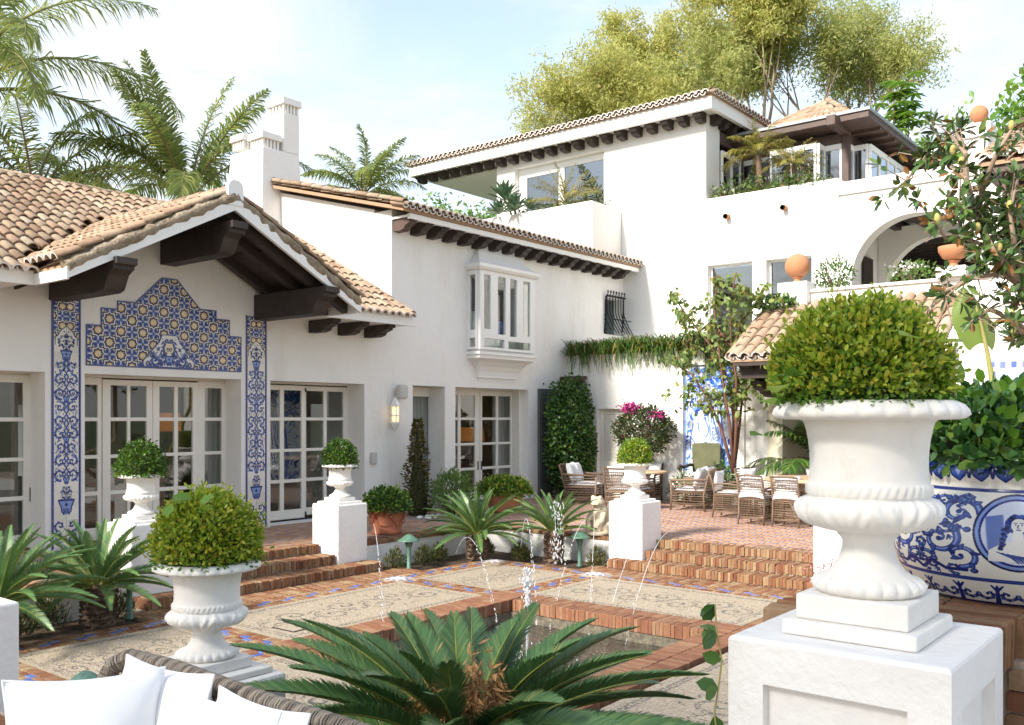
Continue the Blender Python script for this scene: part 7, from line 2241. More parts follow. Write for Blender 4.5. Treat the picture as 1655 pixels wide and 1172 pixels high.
def cycad(label, x, y, zb, zc, L, n, trunk_r, classes, seed, dens=62, tufts=False, lm='cycad'):
    rr = random.Random(seed)
    t = thing('sago_palm', label, 'sago palm', (x, y, zb), 'sago palms in the beds')
    m = MB()
    prof = [(trunk_r * .9, zb)]
    k = int((zc - zb) / .03)
    for i in range(k): prof += [(trunk_r * (1.05 if i % 2 else .9) * (1.02 - .15 * i / k), zb + (zc - zb) * (i + 1) / k)]
    prof.append((.02, zc + .05))
    m.lathe([(r, z) for r, z in prof], (x, y, 0), 18, disp=lambda a, r, z: .012 * math.sin(a * 9 + z * 60), smooth=False)
    m.build('trunk', MT['bark'], t)
    nn_ = 260
    zz = NR.uniform(zb + .05, zc, nn_); aa = NR.uniform(0, 2 * PI, nn_)
    P = np.stack([x + trunk_r * .9 * np.cos(aa), y + trunk_r * .9 * np.sin(aa), zz], 1)
    D = np.stack([np.cos(aa), np.sin(aa), NR.uniform(.2, 1, nn_)], 1)
    leaf_obj('leaf_bases', [leaves(P, D, rdir(nn_), .05, .03) + (MT['bark'],)], t)
    if tufts:
        for dx, dy, dz in tufts:
            nn_ = 320
            P = np.array([x + dx, y + dy, zc + dz]) + NR.normal(0, 1, (nn_, 3)) * np.array([.022, .022, .075])
            leaf_obj('dry_tuft', [leaves(P, NR.normal(0, .5, (nn_, 3)) + np.array([dx, dy, -.5]), rdir(nn_), .06, .012) + (LM['straw'],)], t)
    ms = [frond_mesh('frond', L * lf, e0, e1, int(dens * 1.25), L * .14, .0075 * (L / .85), [LM[lm], LM['rib']], seed=seed * 10 + i, droop=.12, rib=.008 * L / .85 + .002) for i, (e0, e1, lf, cnt) in enumerate(classes)]
    for i, (e0, e1, lf, cnt) in enumerate(classes):
        off = rr.uniform(0, 6)
        for q in range(cnt):
            az = off + 2 * PI * q / cnt + rr.uniform(-.14, .14)
            M = Matrix.Translation((x + .03 * math.cos(az), y + .03 * math.sin(az), zc)) @ Matrix.Rotation(az, 4, 'Z') @ Matrix.Rotation(rr.uniform(-.10, .10), 4, 'Y') @ Matrix.Rotation(rr.uniform(-.25, .25), 4, 'X')
            ob('frond', ms[i], t, M=M)
    return t
CL = [(78, 50, .82, 7), (62, 22, .95, 9), (45, 2, 1.0, 10), (28, -16, 1.0, 10), (12, -30, .95, 9)]
cycad('large sago palm sprawling across the bottom foreground in front of the pool', 2.93, 2.62, .0, .64, 1.10, 0, .15, [(64, 34, .60, 8), (50, 16, .80, 12), (36, 2, .98, 14), (22, -12, 1.05, 14), (8, -22, 1.0, 13)], 3, dens=120,
      tufts=[(-.20, -.08, .25), (-.13, -.17, .31), (-.06, -.22, .27), (-.23, .02, .2)])
cycad('sago palm in the left bed with shaggy brown trunk beside the mushroom light', 4.62, 9.02, -.04, .38, .86, 0, .16, CL, 5)
cycad('sago palm cut off by the left edge, fronds only', 3.55, 8.75, -.04, .40, .92, 0, .16, CL, 6)
cycad('wide sago palm in the corner bed before the light green shrub', 10.20, 8.85, -.04, .36, .88, 0, .15, CL, 7)
cycad('sago palm behind the falling water, left of the stone frog', 10.72, 7.85, -.04, .42, .78, 0, .13, [(74, 44, .85, 8), (56, 20, 1, 9), (38, 0, 1, 9), (20, -20, .95, 7)], 8)

# ---- small plants in the beds
BL = ['fine leaved tuft just left of the mushroom light below the terracotta pot', 'fine leaved tuft just right of the mushroom light below the terracotta pot', 'fine leaved tuft close to the trunk of the corner sago palm', 'fine leaved tuft in the right bed between the two sago palms',
      'fine leaved tuft at the wall behind the sago palm near the frog', 'fine leaved tuft right of the mushroom light beside the right pedestal', 'fine leaved tuft against the left wall, second from the picture edge', 'fine leaved tuft against the left wall beside the shaggy palm trunk',
      'fine leaved tuft behind the mushroom light by the left steps', 'fine leaved tuft nearest the cut off left pedestal', 'fine leaved tuft deep in the corner behind the wide sago palm']
for i, (x, y, s_) in enumerate(((8.9, 9.22, .26), (9.45, 9.2, .24), (9.85, 9.3, .22), (10.55, 8.3, .22), (10.8, 8.55, .2), (10.85, 7.2, .24), (3.9, 9.15, .26), (4.25, 9.3, .3), (4.95, 9.28, .24), (3.45, 9.1, .24), (10.7, 9.1, .2))):
    t = thing('bed_plant', BL[i], 'plant', (x, y, -.03), 'fine leaved tufts in the beds')
    k = 420
    aa = NR.uniform(0, 2 * PI, k); rr_ = NR.uniform(0, 1, k)
    P = np.stack([x + s_ * .7 * rr_ * np.cos(aa), y + s_ * .5 * rr_ * np.sin(aa), -.03 + s_ * NR.uniform(.1, 1.1, k) * (1.1 - rr_ * .6)], 1)
    D = np.stack([np.cos(aa) * .5, np.sin(aa) * .5, np.full(k, .9)], 1) + rdir(k) * .5
    leaf_obj('foliage', [leaves(P, D, rdir(k), .075, .013) + (LM['bed'],)], t)
    m = MB()
    for q in range(9):
        a = q * .7
        m.tube([(x, y, -.04), (x + s_ * .45 * math.cos(a), y + s_ * .35 * math.sin(a), s_ * .7)], [.006, .003], 4)
    m.build('stems', MT['bark'], t)
t = thing('pink_flowers', 'small pink flowering sprig at the right end of the brick steps', 'flowers', (10.9, 4.0, .12))
k = 160; P = np.array([10.75, 3.95, .30]) + NR.normal(0, 1, (k, 3)) * np.array([.10, .16, .10])
leaf_obj('blossoms', [leaves(P, rdir(k), rdir(k), .03, .025) + (LM['pink_fl'],)], t)
m = MB()
for q in range(8): m.tube([(10.95, 4.0, .1), (10.75 + R.uniform(-.12, .12), 3.95 + R.uniform(-.2, .2), .3 + R.uniform(-.1, .15))], .004, 4)
m.build('stems', MT['bark'], t)
st = thing('white_stones', 'white pebbles round the foot of the cone shrub', 'stones', (11.6, 11.1, .36))
for q in range(26):
    m = MB(); c = (R.uniform(11.2, 12.0), R.uniform(10.85, 11.15), .375); m.ball(c, R.uniform(.025, .045), 8, 0, (1.2, 1, .75)); m.build('stone', MT['white_paint'], st, origin=c)

# ---- planted ledge: hanging strap leaves
hg = thing('hanging_greenery', 'thick row of strap leaved greenery spilling over the planted wall ledge', 'plant', (16.9, 10, 3.45))
Vs, Fs, b = [], [], 0
k = 3400
y0 = NR.uniform(7.2, 12.0, k); x0 = 16.98 + NR.uniform(-.10, .50, k)
az = NR.normal(PI, 1.0, k); ln_ = NR.uniform(.3, .62, k); up_ = NR.uniform(.12, .42, k)
hang = NR.uniform(0, 1, k) < .36
dn = np.where(hang, NR.uniform(.35, .72, k), NR.uniform(.05, .36, k)) * np.where(x0 < 17.15, 1, .5)
rows_ = []
for s_ in (0, .33, .66, 1):
    hx = np.cos(az) * ln_ * (1 - (1 - s_) ** 1.6) * np.where(hang, .55, 1); hy = np.sin(az) * ln_ * s_
    hz_ = up_ * math.sin(min(1, s_ * 1.5) * PI / 2) - dn * s_ ** 2.2
    c = np.stack([x0 + hx, y0 + hy, 3.44 + hz_], 1)
    w_ = np.stack([-np.sin(az), np.cos(az), 0 * az], 1) * (.016 * (1 - s_ * .75))
    rows_ += [c - w_, c + w_]
V = np.stack(rows_, 1).reshape(-1, 3)
F = np.array([[0, 1, 3], [0, 3, 2], [2, 3, 5], [2, 5, 4], [4, 5, 7], [4, 7, 6]])
F = (F[None] + (np.arange(k) * 8)[:, None, None]).reshape(-1, 3)
leaf_obj('strap_leaves', [(V, F, LM['grass_leaf'])], hg)
q = MB(); q.box(16.93, 17.6, 7.2, 11.98, 3.36, 3.48); q.build('planter_soil', MT['soil'], hg)

# ---- trees: branching skeleton, leaf clusters at the ends
def grow(m, p, d, L, r, depth, ends, rnd, spread=.55, up=.15, bend=.25, shrink=.72, kids=(2, 3)):
    pts = [p]; rs = [r]
    q = Vector(p); dd = Vector(d).normalized()
    for i in range(4):
        dd = (dd + Vector((rnd.uniform(-1, 1), rnd.uniform(-1, 1), rnd.uniform(-.6, 1))) * bend * .4 + Vector((0, 0, up * .3))).normalized()
        q = q + dd * (L / 4)
        pts.append(q.copy()); rs.append(r * (1 - .4 * (i + 1) / 4))
    m.tube(pts, rs, 6 if depth > 1 else 4, caps=False)
    if depth <= 1:
        ends.append((pts[-1].copy(), dd.copy())); ends.append((pts[2].copy(), dd.copy()))
    if depth == 0: return
    for k in range(rnd.randint(*kids)):
        a = rnd.uniform(0, 2 * PI)
        s = dd.orthogonal().normalized(); t = dd.cross(s)
        nd = (dd + (s * math.cos(a) + t * math.sin(a)) * rnd.uniform(.5, 1.2) * spread + Vector((0, 0, up))).normalized()
        grow(m, pts[-1] if k else pts[-1], nd, L * shrink * rnd.uniform(.8, 1.15), rs[-1] * .75, depth - 1, ends, rnd, spread, up, bend, shrink, kids)
def tree(name, label, base, trunk, L0, r0, depth, leaf_n, clump, lsize, lw, mtl, bark, seed, group='trees behind the houses', spread=.6, up=.2, droop=.6, kids=(2, 3), shrink=.74):
    rnd = random.Random(seed)
    t = thing(name, label, 'tree', base, group)
    m = MB(); ends = []
    top = Vector(base) + Vector((0, 0, trunk))
    m.tube([base, (base[0] + .1, base[1], base[2] + trunk * .5), tuple(top)], [r0 * 1.25, r0 * 1.05, r0], 8)
    for k in range(rnd.randint(3, 4)):
        a = k * 2.1 + rnd.uniform(-.4, .4)
        grow(m, top, (math.cos(a) * .55, math.sin(a) * .55, 1), L0, r0 * .7, depth, ends, rnd, spread, up, .35, shrink, kids)
    m.build('trunk', bark, t)
    E_ = np.array([tuple(e[0]) for e in ends])
    ix = NR.randint(0, len(E_), leaf_n)
    sub = NR.normal(0, 1, (len(E_) * 5, 3)) * clump * .8       # each end carries several loose sprays
    sp = E_[np.repeat(np.arange(len(E_)), 5)] + sub
    ix = NR.randint(0, len(sp), leaf_n)
    P = sp[ix] + NR.normal(0, 1, (leaf_n, 3)) * np.array([clump, clump, clump * .8]) * .38
    D = rdir(leaf_n) + np.array([0, 0, -droop])
    l_ = lsize * NR.uniform(.6, 1.3, leaf_n)
    leaf_obj('crown', [leaves(P, D, rdir(leaf_n), l_, l_ * lw) + (mtl,)], t)
    return t
GB = -.7
tree('gum_tree', 'tall golden gum tree directly behind the corner of the tiled eaves', (41.8, 19.8, GB), 11.0, 4.3, .34, 4, 76000, .58, .23, .30, LM['gum'], MT['bark_pale'], 21)
tree('gum_tree', 'smaller golden gum tree left of the big one, over the long eave', (38.8, 24.0, GB), 11.0, 3.0, .25, 4, 34000, .54, .22, .30, LM['gum'], MT['bark_pale'], 22)
tree('gum_tree', 'green gum tree with bare reddish limbs behind the sunroom roof', (45.0, 15.6, GB), 12.0, 3.5, .30, 4, 38000, .56, .22, .30, LM['gum_green'], MT['bark_pale'], 23)
tree('gum_tree', 'gum tree between the smaller golden one and the tallest one, over the eave', (40.9, 22.6, GB), 11.5, 3.0, .28, 4, 30000, .55, .23, .30, LM['gum_green'], MT['bark_pale'], 28)
tree('grey_tree', 'sparse grey green tree far behind between sunroom and right trees', (52, 8.8, GB), 8.5, 3.0, .22, 3, 4200, .8, .3, .22, LM['grey_tree'], MT['bark'], 24)
tree('leafy_tree', 'bright green leafy tree at the right edge above the tiled loggia', (24.5, 3.3, GB), 6.3, 1.5, .14, 3, 5200, .5, .24, .5, LM['bright'], MT['bark'], 25, kids=(2, 3))
tree('leafy_tree', 'bright green tree behind the small ball finial and sunroom', (30.0, 7.2, GB), 7.0, 1.3, .16, 3, 6500, .55, .26, .4, LM['bright'], MT['bark'], 26)
tree('leafy_tree', 'pale green young tree showing under the overhang of the long eave', (24.5, 22.5, GB), 6.0, 1.5, .12, 3, 3800, .5, .2, .5, LM['light_shrub'], MT['bark'], 27)
# unseen thinned trees added left of the photographer, dimming sun on the foreground
for q, (x, y, sd_, lab) in enumerate(((-7.0, 5.0, 51, 'added shade tree on the near terrace, left of the sofa and out of the picture'), (-6.0, 1.0, 52, 'added unseen shade tree behind the sofa end, beside the photographer'), (-8.5, -3.0, 53, 'added unseen shade tree farthest behind the photographer'))):
    tree('added_shade_tree', lab, (x, y, .3), 3.2, 2.0, .22, 3, 2600, .75, .26, .5, LM['light_shrub'], MT['bark'], sd_, 'added unseen shade trees beside the near terrace', spread=.75, up=.1)
# umbrella trees: whorls of long leaflets
def umbrella(label, base, tips, size, mtl):
    t = thing('umbrella_tree', label, 'tree', base, 'umbrella trees behind the sunroom')
    m = MB(); P, D, N_ = [], [], []
    for x, y, z in tips:
        m.tube([base, ((base[0] + x) / 2, (base[1] + y) / 2, (base[2] + z) * .55), (x, y, z)], [.07, .05, .02], 5)
        for w_ in range(9):
            c = Vector((x, y, z)) + Vector((R.gauss(0, .32), R.gauss(0, .32), R.gauss(0, .25)))
            for q in range(8):
                a = q * PI / 4 + w_
                P.append(c); D.append((math.cos(a), math.sin(a), -.35)); N_.append((0, 0, 1))
    leaf_obj('crown', [leaves(np.array(P), np.array(D), np.array(N_), size, size * .32, True) + (mtl,)], t)
    m.build('trunk', MT['bark'], t)
umbrella('yellow green umbrella tree rising alone above the sunroom roof', (31.5, 9.0, GB), [(31.6, 9.1, 12.1), (31.2, 8.7, 11.7), (32.0, 9.4, 12.5), (31.3, 9.2, 12.7)], .42, LM['bright'])
umbrella('broad green umbrella tree between sunroom roof and stepped pier', (25.8, 5.4, GB), [(25.8 + R.gauss(0, .7), 5.5 + R.gauss(0, .6), 8.0 + R.gauss(0, .45)) for _ in range(12)], .40, LM['bright'])

# queen palms
def palm(label, c, zb, L, classes, seed, mtl='palm', lm=.20, grp='feather palms behind the tiled roofs', dens=70, wid=.028, tr=.16, rub=True, dead=False):
    rr = random.Random(seed)
    t = thing('feather_palm', label, 'palm tree', (c[0], c[1], zb), grp)
    m = MB(); m.tube([(c[0], c[1], zb), (c[0] + .1, c[1], (zb + c[2]) / 2), tuple(c)], [tr * 1.3, tr, tr * .8], 10); m.build('trunk', MT['bark'], t)
    for i, (e0, e1, lf, azs) in enumerate(classes):
        ms = [frond_mesh('frond', L * lf, e0, e1, dens, L * lm, wid, [LM[mtl], LM['palm_rib']], vang=.15, fwd=.75, droop=.55, rib=.035 * L / 3, seed=seed * 7 + i * 3 + q, start=.16, jitter=.18, plume=.55) for q in range(2)]
        for j, az in enumerate(azs if isinstance(azs, list) else [q * 2 * PI / azs + rr.uniform(-.3, .3) + i for q in range(azs)]):
            M = Matrix.Translation(c) @ Matrix.Rotation(az, 4, 'Z') @ Matrix.Rotation(rr.uniform(-.12, .12), 4, 'Y') @ Matrix.Rotation(rr.uniform(-.4, .4), 4, 'X')
            ob('frond', ms[j % 2], t, M=M)
    return t
PC = [(84, 38, .95, 4), (66, -5, 1.0, 5), (48, -40, 1.0, 6), (26, -62, .95, 5)]
palm('big feather palm cut off by the left edge, arching over the tiled roof', (7.2, 19.8, 8.3), GB, 4.7, [(84, 30, .95, 3), (66, -10, 1.0, 5), (46, -45, 1.0, 5), (24, -66, .95, 4)], 31, lm=.19, dens=95, wid=.036)
palm('feather palm with upright fronds left of the chimney', (11.4, 18.3, 6.8), GB, 3.2, [(88, 62, 1.0, 3), (76, 22, 1.0, 5), (58, -24, 1.0, 6), (34, -60, .9, 5)], 32, dens=85, wid=.034)
palm('feather palm showing above the ridge between the left palm and the chimney', (8.6, 19.4, 6.5), GB, 3.2, [(82, 30, .95, 2), (62, -8, 1.0, 4), (44, -42, 1.0, 4), (24, -62, .95, 3)], 33, dens=85, wid=.034)
palm('feather palm behind the roof of the two storey house', (17.7, 19.6, 8.3), GB, 2.1, [(80, 30, 1, 4), (58, -10, 1, 6), (36, -35, 1, 6), (12, -60, .9, 4)], 34, dens=75, wid=.03)
# roof terrace pygmy palms, balcony plants
palm('pygmy palm with stout trunk on the planted roof terrace, taller one', (19.75, 8.75, 8.0), 7.0, .95, [(70, 10, 1, 7), (48, -30, 1, 9), (20, -55, 1, 8)], 41, 'yellow_palm', .22, 'pygmy palms on the roof terrace', 38, .012, .075)
palm('pygmy palm on the planted roof terrace, shorter one to the right', (19.8, 7.95, 7.65), 7.0, .75, [(66, 10, 1, 6), (42, -30, 1, 7), (15, -50, 1, 6)], 42, 'yellow_palm', .22, 'pygmy palms on the roof terrace', 34, .012, .06)
palm('yellowing dwarf palm in the balcony planter before the sliding window', (18.45, 13.15, 7.3), 7.08, 1.05, [(76, 40, 1, 4), (52, 5, 1, 7), (26, -25, 1, 7)], 43, 'yellow_palm', .2, None, 36, .014, .05)
ag = thing('agave', 'blue green agave rosettes hanging over the corner of the balcony planter', 'agave', (18.1, 14.6, 7.1))
for cx_, cy_, cz_, tilt, s_ in ((18.05, 14.75, 7.55, .1, .55), (17.95, 14.35, 7.2, -.5, .5), (18.0, 14.9, 7.2, -.3, .42), (18.15, 14.05, 7.25, .2, .32)):
    P, D = [], []
    for q in range(30):
        a = q * 2.4; e = .15 + 1.2 * (1 - q / 30)
        d = Vector((math.cos(a) * math.sin(e), math.sin(a) * math.sin(e), math.cos(e)))
        d = Matrix.Rotation(tilt, 3, 'Y') @ d
        P.append((cx_, cy_, cz_)); D.append(tuple(d))
    V, F = leaves(np.array(P), np.array(D), np.tile([0, 0, 1.0], (30, 1)), s_, s_ * .24, True, .3, .06)
    leaf_obj('rosette', [(V, F, LM['agave'])], ag, kind=None)
m = MB(); m.tube([(18.2, 14.6, 7.05), (18.1, 14.7, 7.5)], .03, 6); m.tube([(18.2, 14.5, 7.05), (17.98, 14.36, 7.2)], .03, 6); m.build('stem', MT['bark'], ag)
def edging(label, x0, x1, y0, y1, z, n, mats, h=.16, cat='plants', name='edging_plants'):
    t = thing(name, label, cat, ((x0 + x1) / 2, (y0 + y1) / 2, z))
    sets = []
    for mm, f, s_ in mats:
        k = int(n * f)
        P = np.stack([NR.uniform(x0, x1, k), NR.uniform(y0, y1, k), z + np.abs(NR.normal(0, h * .5, k)) * (1 + .6 * np.sin(NR.uniform(0, 6, k)))], 1)
        sets.append(leaves(P, rdir(k) + np.array([-.2, 0, .5]), rdir(k), s_, s_ * .4) + (mm,))
    leaf_obj('foliage', sets, t)
edging('low mixed planting along the edge of the balcony planter', 18.1, 18.5, 12.4, 14.4, 7.08, 900, [(LM['bed'], .8, .1), (LM['light_shrub'], .2, .1)])
edging('low planting at the right corner of the balcony planter', 18.3, 19.1, 12.12, 12.4, 7.08, 300, [(LM['bed'], 1, .09)], .1)
edging('flowering planting along the roof terrace ledge under the pygmy palms', 19.3, 19.6, 7.4, 9.7, 7.05, 1300, [(LM['bed'], .55, .11), (LM['light_shrub'], .3, .12), (LM['pink_fl'], .08, .06), (LM['cream_fl'], .07, .07)], .26)
edging('silver leaved planting spilling over the roof terrace parapet', 19.22, 19.5, 7.0, 7.9, 7.02, 420, [(LM['grey_tree'], .6, .08), (LM['light_shrub'], .4, .08)], .2)
clump_shrub('gallery_plant', 'small green bush at the left foot of the gallery arch', (17.3, 6.15, 4.72), (.25, .36, .32), 700, .08, [(LM['climber'], .7), (LM['light_shrub'], .3)], wr=.4)
gp = clump_shrub('gallery_plant', 'wispy flowering plant with white blooms on the gallery parapet', (17.2, 4.75, 4.62), (.2, .42, .22), 420, .08, [(LM['light_shrub'], 1)], wr=.4)
P = np.array([17.1, 4.8, 4.72]) + NR.normal(0, 1, (70, 3)) * np.array([.05, .12, .05]); leaf_obj('blossoms', [leaves(P, rdir(70), rdir(70), .06, .05) + (LM['cream_fl'],)], gp)
clump_shrub('ivy', 'trailing ivy at the top corner of the porch roof', (16.6, 7.0, 4.2), (.25, .36, .15), 380, .09, [(LM['climber'], .8), (LM['light_shrub'], .2)], wr=.7, stem=False)
# kentia palm in the porch
kp = thing('kentia_palm', 'dark kentia palm standing in the shade of the porch', 'palm', (17.3, 6.45, .36))
m = MB(); m.lathe([(.2, 0), (.26, .4), (.24, .4)], (17.3, 6.45, .36), 20); m.build('pot', MT['terra2'], kp)
for i, (e0, e1) in enumerate(((80, 10), (64, -20), (44, -40), (24, -50))):
    fm = frond_mesh('frond', 1.5, e0, e1, 26, .42, .035, [LM['climber'], LM['palm_rib']], vang=.05, fwd=.7, droop=.4, rib=.014, seed=60 + i, start=.3, jitter=.12)
    for q in range(6):
        ob('frond', fm, kp, M=Matrix.Translation((17.3, 6.45, .95 + .2 * (i % 2))) @ Matrix.Rotation(q * 1.05 + i * .5, 4, 'Z'))
# ---- slender multi stemmed tree on the dining terrace
sl2 = thing('slender_tree', 'slender tree with several reddish stems before the picture tile panel', 'tree', (16.05, 7.65, .36), None)
m = MB(); rnd = random.Random(12); tipsP = []
def yz(px_, py_, x):                                   # picture direction to a point in the tree's plane, measured once
    u = (px_ - 827.5) / 1494.5; a = .7793 + .6267 * u; b_ = .6267 - .7793 * u; d = x / a
    return (x, b_ * d, CAMZ - (py_ - 675) / 1494.5 * d)
for k, line in enumerate(([(1186, 765), (1180, 690), (1172, 640), (1165, 590), (1155, 500), (1160, 445)], [(1186, 765), (1190, 690), (1190, 610), (1182, 560), (1180, 490), (1190, 440)],
                          [(1186, 765), (1165, 690), (1142, 640), (1118, 605), (1085, 585)], [(1186, 765), (1186, 680), (1180, 620), (1150, 560), (1110, 510), (1090, 480)],
                          [(1186, 765), (1195, 690), (1200, 640), (1222, 610), (1246, 600)], [(1186, 765), (1188, 660), (1186, 560), (1202, 515), (1222, 490), (1232, 475)], [(1182, 560), (1150, 520), (1125, 540), (1105, 560)])):
    pts = [yz(a, b, 16.05 + (-.25 + .12 * k) * min(1, i / 3)) for i, (a, b) in enumerate(line)]
    m.tube(pts, [.032 * (1 - .75 * i / (len(pts) - 1)) + .004 for i in range(len(pts))], 6)
    for i in range(2, len(pts)):
        for q in range(7 if i < len(pts) - 1 else 11):
            c = Vector(pts[i - 1]).lerp(Vector(pts[i]), rnd.random())
            e = c + Vector((rnd.uniform(-.4, .3), rnd.gauss(0, .30), rnd.gauss(.0, .22)))
            m.tube([c, (c + e) / 2 + Vector((0, 0, .04)), e], [.004, .003, .0015], 4, caps=False)
            tipsP += [c.lerp(e, .35 + .65 * rnd.random()) for _ in range(9)]
m.build('stems', MT['bark_red'], sl2)
tipsP = [p for p in tipsP if proj(p)[1] < 668]
P = np.array([tuple(p) for p in tipsP]); P = P + NR.normal(0, .03, P.shape)
leaf_obj('leaves', [leaves(P, rdir(len(P)) * .8 + np.array([-.1, 0, -.75]), rdir(len(P)) + np.array([-.5, 0, .5]), NR.uniform(.08, .155, len(P)), NR.uniform(.05, .095, len(P)), True, .3, .08) + (LM['slender'],)], sl2)
# ---- magnolia at the right edge
mg = thing('magnolia_tree', 'magnolia with glossy leaves, rusty undersides and pale cones at right', 'tree', (10.9, 1.35, .36))
m = MB(); rnd = random.Random(15); ros = []
def mp_(px_, py_, d):
    u = (px_ - 827.5) / 1494.5
    return Vector(((.7793 + .6267 * u) * d, (.6267 - .7793 * u) * d, CAMZ - (py_ - 675) / 1494.5 * d))
BR = [([(1724, 930), (1722, 840), (1720, 760), (1700, 560), (1660, 470), (1600, 400), (1575, 340), (1562, 290), (1560, 240), (1545, 215)], .07), ([(1600, 400), (1580, 345), (1590, 300), (1610, 250), (1635, 210), (1665, 190)], .035),
      ([(1562, 290), (1530, 262), (1500, 255), (1470, 285), (1455, 300)], .02), ([(1562, 250), (1535, 215), (1520, 235), (1500, 262)], .018), ([(1660, 470), (1620, 440), (1570, 450), (1530, 470), (1515, 480)], .03),
      ([(1600, 400), (1560, 385), (1530, 390), (1515, 360)], .02), ([(1660, 470), (1640, 400), (1632, 340), (1645, 290)], .035), ([(1700, 560), (1640, 520), (1600, 500), (1570, 520)], .03), ([(1575, 340), (1550, 330), (1545, 350), (1558, 375)], .015), ([(1700, 560), (1660, 540), (1640, 545)], .02), ([(1640, 400), (1620, 420), (1612, 450)], .02)]
for line, r in BR:
    pts = [mp_(a, b, 10.2 + .5 * math.sin(a * .05 + b * .03)) for a, b in line]
    m.tube(pts, [r * (1 - .8 * i / (len(pts) - 1)) + .006 for i in range(len(pts))], 7)
    for i in range(1, len(pts)):
        if line[i][0] > 1690 or line[i][1] > 700: continue
        for q in range(3 if line[i][1] < 420 else 7):
            c = pts[i - 1].lerp(pts[i], rnd.random())
            e = c + Vector((rnd.gauss(0, .15), rnd.gauss(0, .17), rnd.gauss(.02, .15)))
            m.tube([c, e], [.009, .005], 4, caps=False); ros.append((e, (e - c).normalized()))
        ros.append((pts[i], (pts[i] - pts[i - 1]).normalized()))
for q in range(105):
    e = mp_(rnd.uniform(1575, 1675), rnd.uniform(300, 555), 10.2 + rnd.uniform(-.5, .6)); ros.append((e, Vector((rnd.gauss(0, 1), rnd.gauss(0, 1), .4)).normalized()))
m.build('trunk', MT['bark_pale'], mg)
def clear(e):
    q = proj(e)
    return min(math.hypot(q[0] - 1578, q[1] - 178), math.hypot(q[0] - 1540, q[1] - 412)) > 27 and not (1535 < q[0] < 1632 and 432 < q[1] < 640 and rnd.random() < .8)
ros = [r_ for r_ in ros if clear(r_[0])]
P, D, N_ = [], [], []
for e, d in ros:
    for q in range(8):
        v = Vector((rnd.gauss(0, 1), rnd.gauss(0, 1), rnd.gauss(0, 1))).normalized()
        dd = (v + d * .6).normalized()
        P.append(tuple(e + v * .02)); D.append(tuple(dd)); N_.append(tuple(d + Vector((0, 0, .6))))
k = len(P)
leaf_obj('leaves', [leaves(np.array(P), np.array(D), np.array(N_), NR.uniform(.10, .18, k), NR.uniform(.045, .07, k), True, .3, .05) + (LM['magnolia'],)], mg)
for q in range(26):
    e, d = ros[rnd.randrange(len(ros))]
    c = MB(); c.ball((0, 0, 0), .036, 10, 0, (1, 1, 1.7)); o = c.build('cone', LM['cone'], mg, origin=(0, 0, 0)); o.location = Vector(e) + Vector((0, 0, .05)) - wloc(mg)
# ---- banana leaf beside the porch
ba = thing('banana_plant', 'single broad banana leaf on a long stalk right of the porch', 'plant', (12.6, 2.9, .36))
st_ = [mp_(1608, 640, 12.5), mp_(1596, 570, 12.5), mp_(1585, 520, 12.5), mp_(1570, 470, 12.55), mp_(1558, 445, 12.6)]
m = MB(); m.tube([(12.75, 2.85, .36), st_[0], st_[1], st_[2], st_[3], st_[4]], [.06, .045, .03, .018, .012, .006], 8); m.build('stalk', mat('banana_stalk', (.26, .30, .08), (.32, .22, .08), ns=8, rough=.5), ba)
for sg in (-1, 1):
    vs, fs = [], []
    n = 14
    for i in range(n + 1):
        t = i / n
        c = mp_(1587 - 34 * t, 555 - 108 * t, 12.5 + .1 * t)
        w_ = .30 * math.sin(min(1, .12 + t * 1.02) * PI) ** .6 * (1 if sg > 0 else .85)
        sd_ = Vector((.62, -.78, 0)) * sg
        for j in range(5):
            u = j / 4
            vs.append(c + sd_ * (w_ * u) + Vector((0, 0, -.10 * u * u - .02 * math.sin(t * 40) * u)) + Vector((.1, .05, 0)) * (u * u * .8))
    for i in range(n):
        for j in range(4): fs.append((i * 5 + j, i * 5 + j + 1, i * 5 + 6 + j, i * 5 + 5 + j))
    mm = MB(); mm.add(vs, fs, 0, True); mm.build('leaf_blade', LM['banana'], ba)
